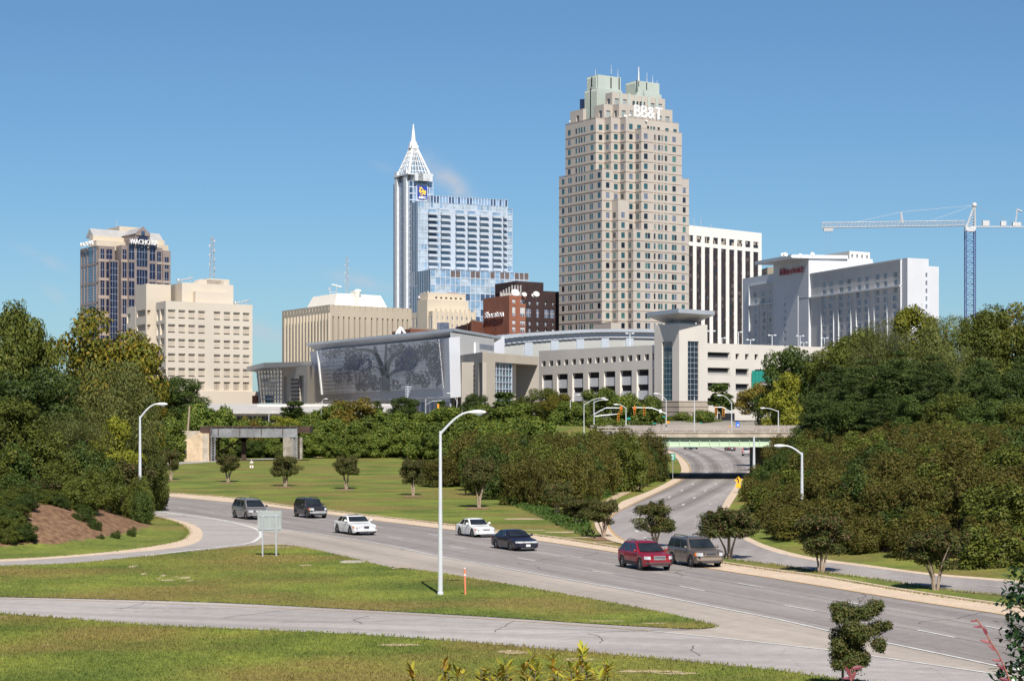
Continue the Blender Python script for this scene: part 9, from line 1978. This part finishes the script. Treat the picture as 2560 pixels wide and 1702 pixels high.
redtwig('thin red twig with purple leaves in front of the highway, lower right', 11.5, [z6_(*p) for p in ((660, 1600), (600, 1440), (520, 1260), (480, 1180), (400, 1060), (350, 970), (290, 870), (235, 785), (205, 765))],
  [(*z6_(235, 785), -1, .02, 20), (*z6_(290, 868), -1, -.12, 24), (*z6_(355, 975), -.6, -1.3, 26), (*z6_(415, 1080), -1, -.35, 32), (*z6_(480, 1185), -1, -.8, 30), (*z6_(545, 1310), -1, -.2, 26), (*z6_(590, 1430), -1, -.8, 30), (*z6_(655, 1570), -1, -.35, 30), (*z6_(290, 870), .5, .9, 22)], M['rlf'])
redtwig('short pink red sprig right of the nearest crape myrtle trunk, bottom edge', 11.0, [(2128, 1720), (2127, 1690), (2126, 1672)], [(2127, 1690, -.6, -1.1, 30), (2126, 1672, 1, -.25, 34), (2127, 1695, -1, -.1, 22), (2128, 1702, .5, -1.2, 30), (2127, 1700, -.3, -1.4, 26)], M['rlf'])
# glossy tree at the right edge
D = 15.0; rng = np.random.default_rng(77); root = thing('glossy_tree', 'dark glossy leaved tree close to the camera, cut off by the right edge', 'tree', (XD(2640, D)[0], D, th(*XD(2640, D)) - .1))
tr = MB(); bx = XD(2650, D)[0]; z0 = LOC[root.name].z; tr.path([(bx, D, z0), (bx + .02, D, z0 + 1.2), (bx - .02, D, 9.3)], [.06, .05, .02], 7); lf = MB()
for (px, py, r_) in ((2545, 1462, 38), (2575, 1440, 30), (2525, 1495, 26), (2550, 1520, 30), (2590, 1490, 40), (2565, 1480, 30), (2528, 1560, 22), (2550, 1580, 32), (2520, 1600, 20), (2580, 1590, 36), (2548, 1618, 22), (2600, 1560, 40), (2520, 1680, 24), (2548, 1660, 26), (2505, 1705, 26), (2545, 1700, 34), (2590, 1680, 40), (2600, 1640, 30)):
 c = Vector((*XD(px, D), ZD(py, D))); tr.path([(bx, D, c.z - .2), c], [.012, .004], 4)
 for k in range(int(r_ * 1.5)):
  d = Vector(rng.normal(size=3)).normalized(); p = c + d * (r_ / F * D) * rq.uniform(.3, 1.0) + Vector((0, rq.uniform(-.15, .15), 0)); blade(lf, p, (d + Vector(rng.normal(size=3)) * .6), .05 * rq.uniform(.7, 1.2), .030)
part('trunk', tr, M['bark'], root); part('leaves', lf, M['glf'], root)
# ------------------------------------------------------------------ grass blades on the nearer lawns and rough edges
def inside(px_poly):
 poly = [G(*p) for p in px_poly]
 return lambda X, Y: sdf(X, Y, poly) < 0
rg = np.random.default_rng(5); Vs = []; 
def scatter(n, test, xr_, yr_, z, h, w):
 X = rg.uniform(*xr_, n); Y = rg.uniform(*yr_, n); k = test(X, Y); X, Y = X[k], Y[k]; m = len(X); Z = TH(X, Y) + z; a = rg.uniform(0, 6.28, m); H_ = h * rg.uniform(.5, 1.3, m); W_2 = w * rg.uniform(.7, 1.3, m); lx, ly = rg.normal(0, .35, m) * H_, rg.normal(0, .35, m) * H_
 Vs.append(np.stack([np.stack([X - np.cos(a) * W_2, Y - np.sin(a) * W_2, Z], 1), np.stack([X + np.cos(a) * W_2, Y + np.sin(a) * W_2, Z], 1), np.stack([X + lx, Y + ly, Z + H_], 1)], 1).reshape(-1, 3))
near_poly = ramp_near + [(3000, 2100), (-300, 2100)]
scatter(190000, inside(near_poly), (-24, 22), (70, 107), 0, .085, .02)
isl = tri_left + tri_top[1:] + tri_bot[1:]; isl_t = inside(isl); scatter(130000, isl_t, (-34, 14), (98, 160), .05, .07, .022)
ed = [(np.array(smooth_px(ramp_near)), .10), (np.array(smooth_px(tri_bot)), .08), (np.array(smooth_px(tri_top)), .08), (np.array(FGr), .12), (np.array(smooth_px(tri_left)), .08), (np.array(LO), .10), (np.array(smooth_px(r2_asph_l2)), .12)]
for pl, hh_ in ed:                                  # ragged tufts along the pavement edges
 for i in range(len(pl) - 1):
  a, b_ = pl[i], pl[i + 1]; L_ = float(np.hypot(*(b_ - a)));
  if a[1] > 320 or abs(a[0]) > 120: continue
  n = int(L_ * 26); f = rg.random(n)[:, None]; P = a + (b_ - a) * f + rg.normal(0, .13, (n, 2)); X, Y = P[:, 0], P[:, 1]; m = n; Z = np.full(m, .03); an = rg.uniform(0, 6.28, m); H_ = hh_ * rg.uniform(.5, 1.4, m)
  Vs.append(np.stack([np.stack([X - np.cos(an) * .03, Y - np.sin(an) * .03, Z], 1), np.stack([X + np.cos(an) * .03, Y + np.sin(an) * .03, Z], 1), np.stack([X + rg.normal(0, .04, m), Y + rg.normal(0, .04, m), Z + H_], 1)], 1).reshape(-1, 3))
V = np.concatenate(Vs); gm_ = M['grass']
o = bpy.data.objects.new('grass', mesh_np('grass', V, np.arange(len(V)).reshape(-1, 3), gm_)); link(o); o['kind'] = 'stuff'; o['label'] = 'short green grass blades on the near lawns'
# unused prototypes
for L_ in PROTO.values():
 for p in L_:
  if not p['used'] and p['o'].get('label') is None:
   for c in list(p['o'].children): bpy.data.objects.remove(c)
   bpy.data.objects.remove(p['o'])
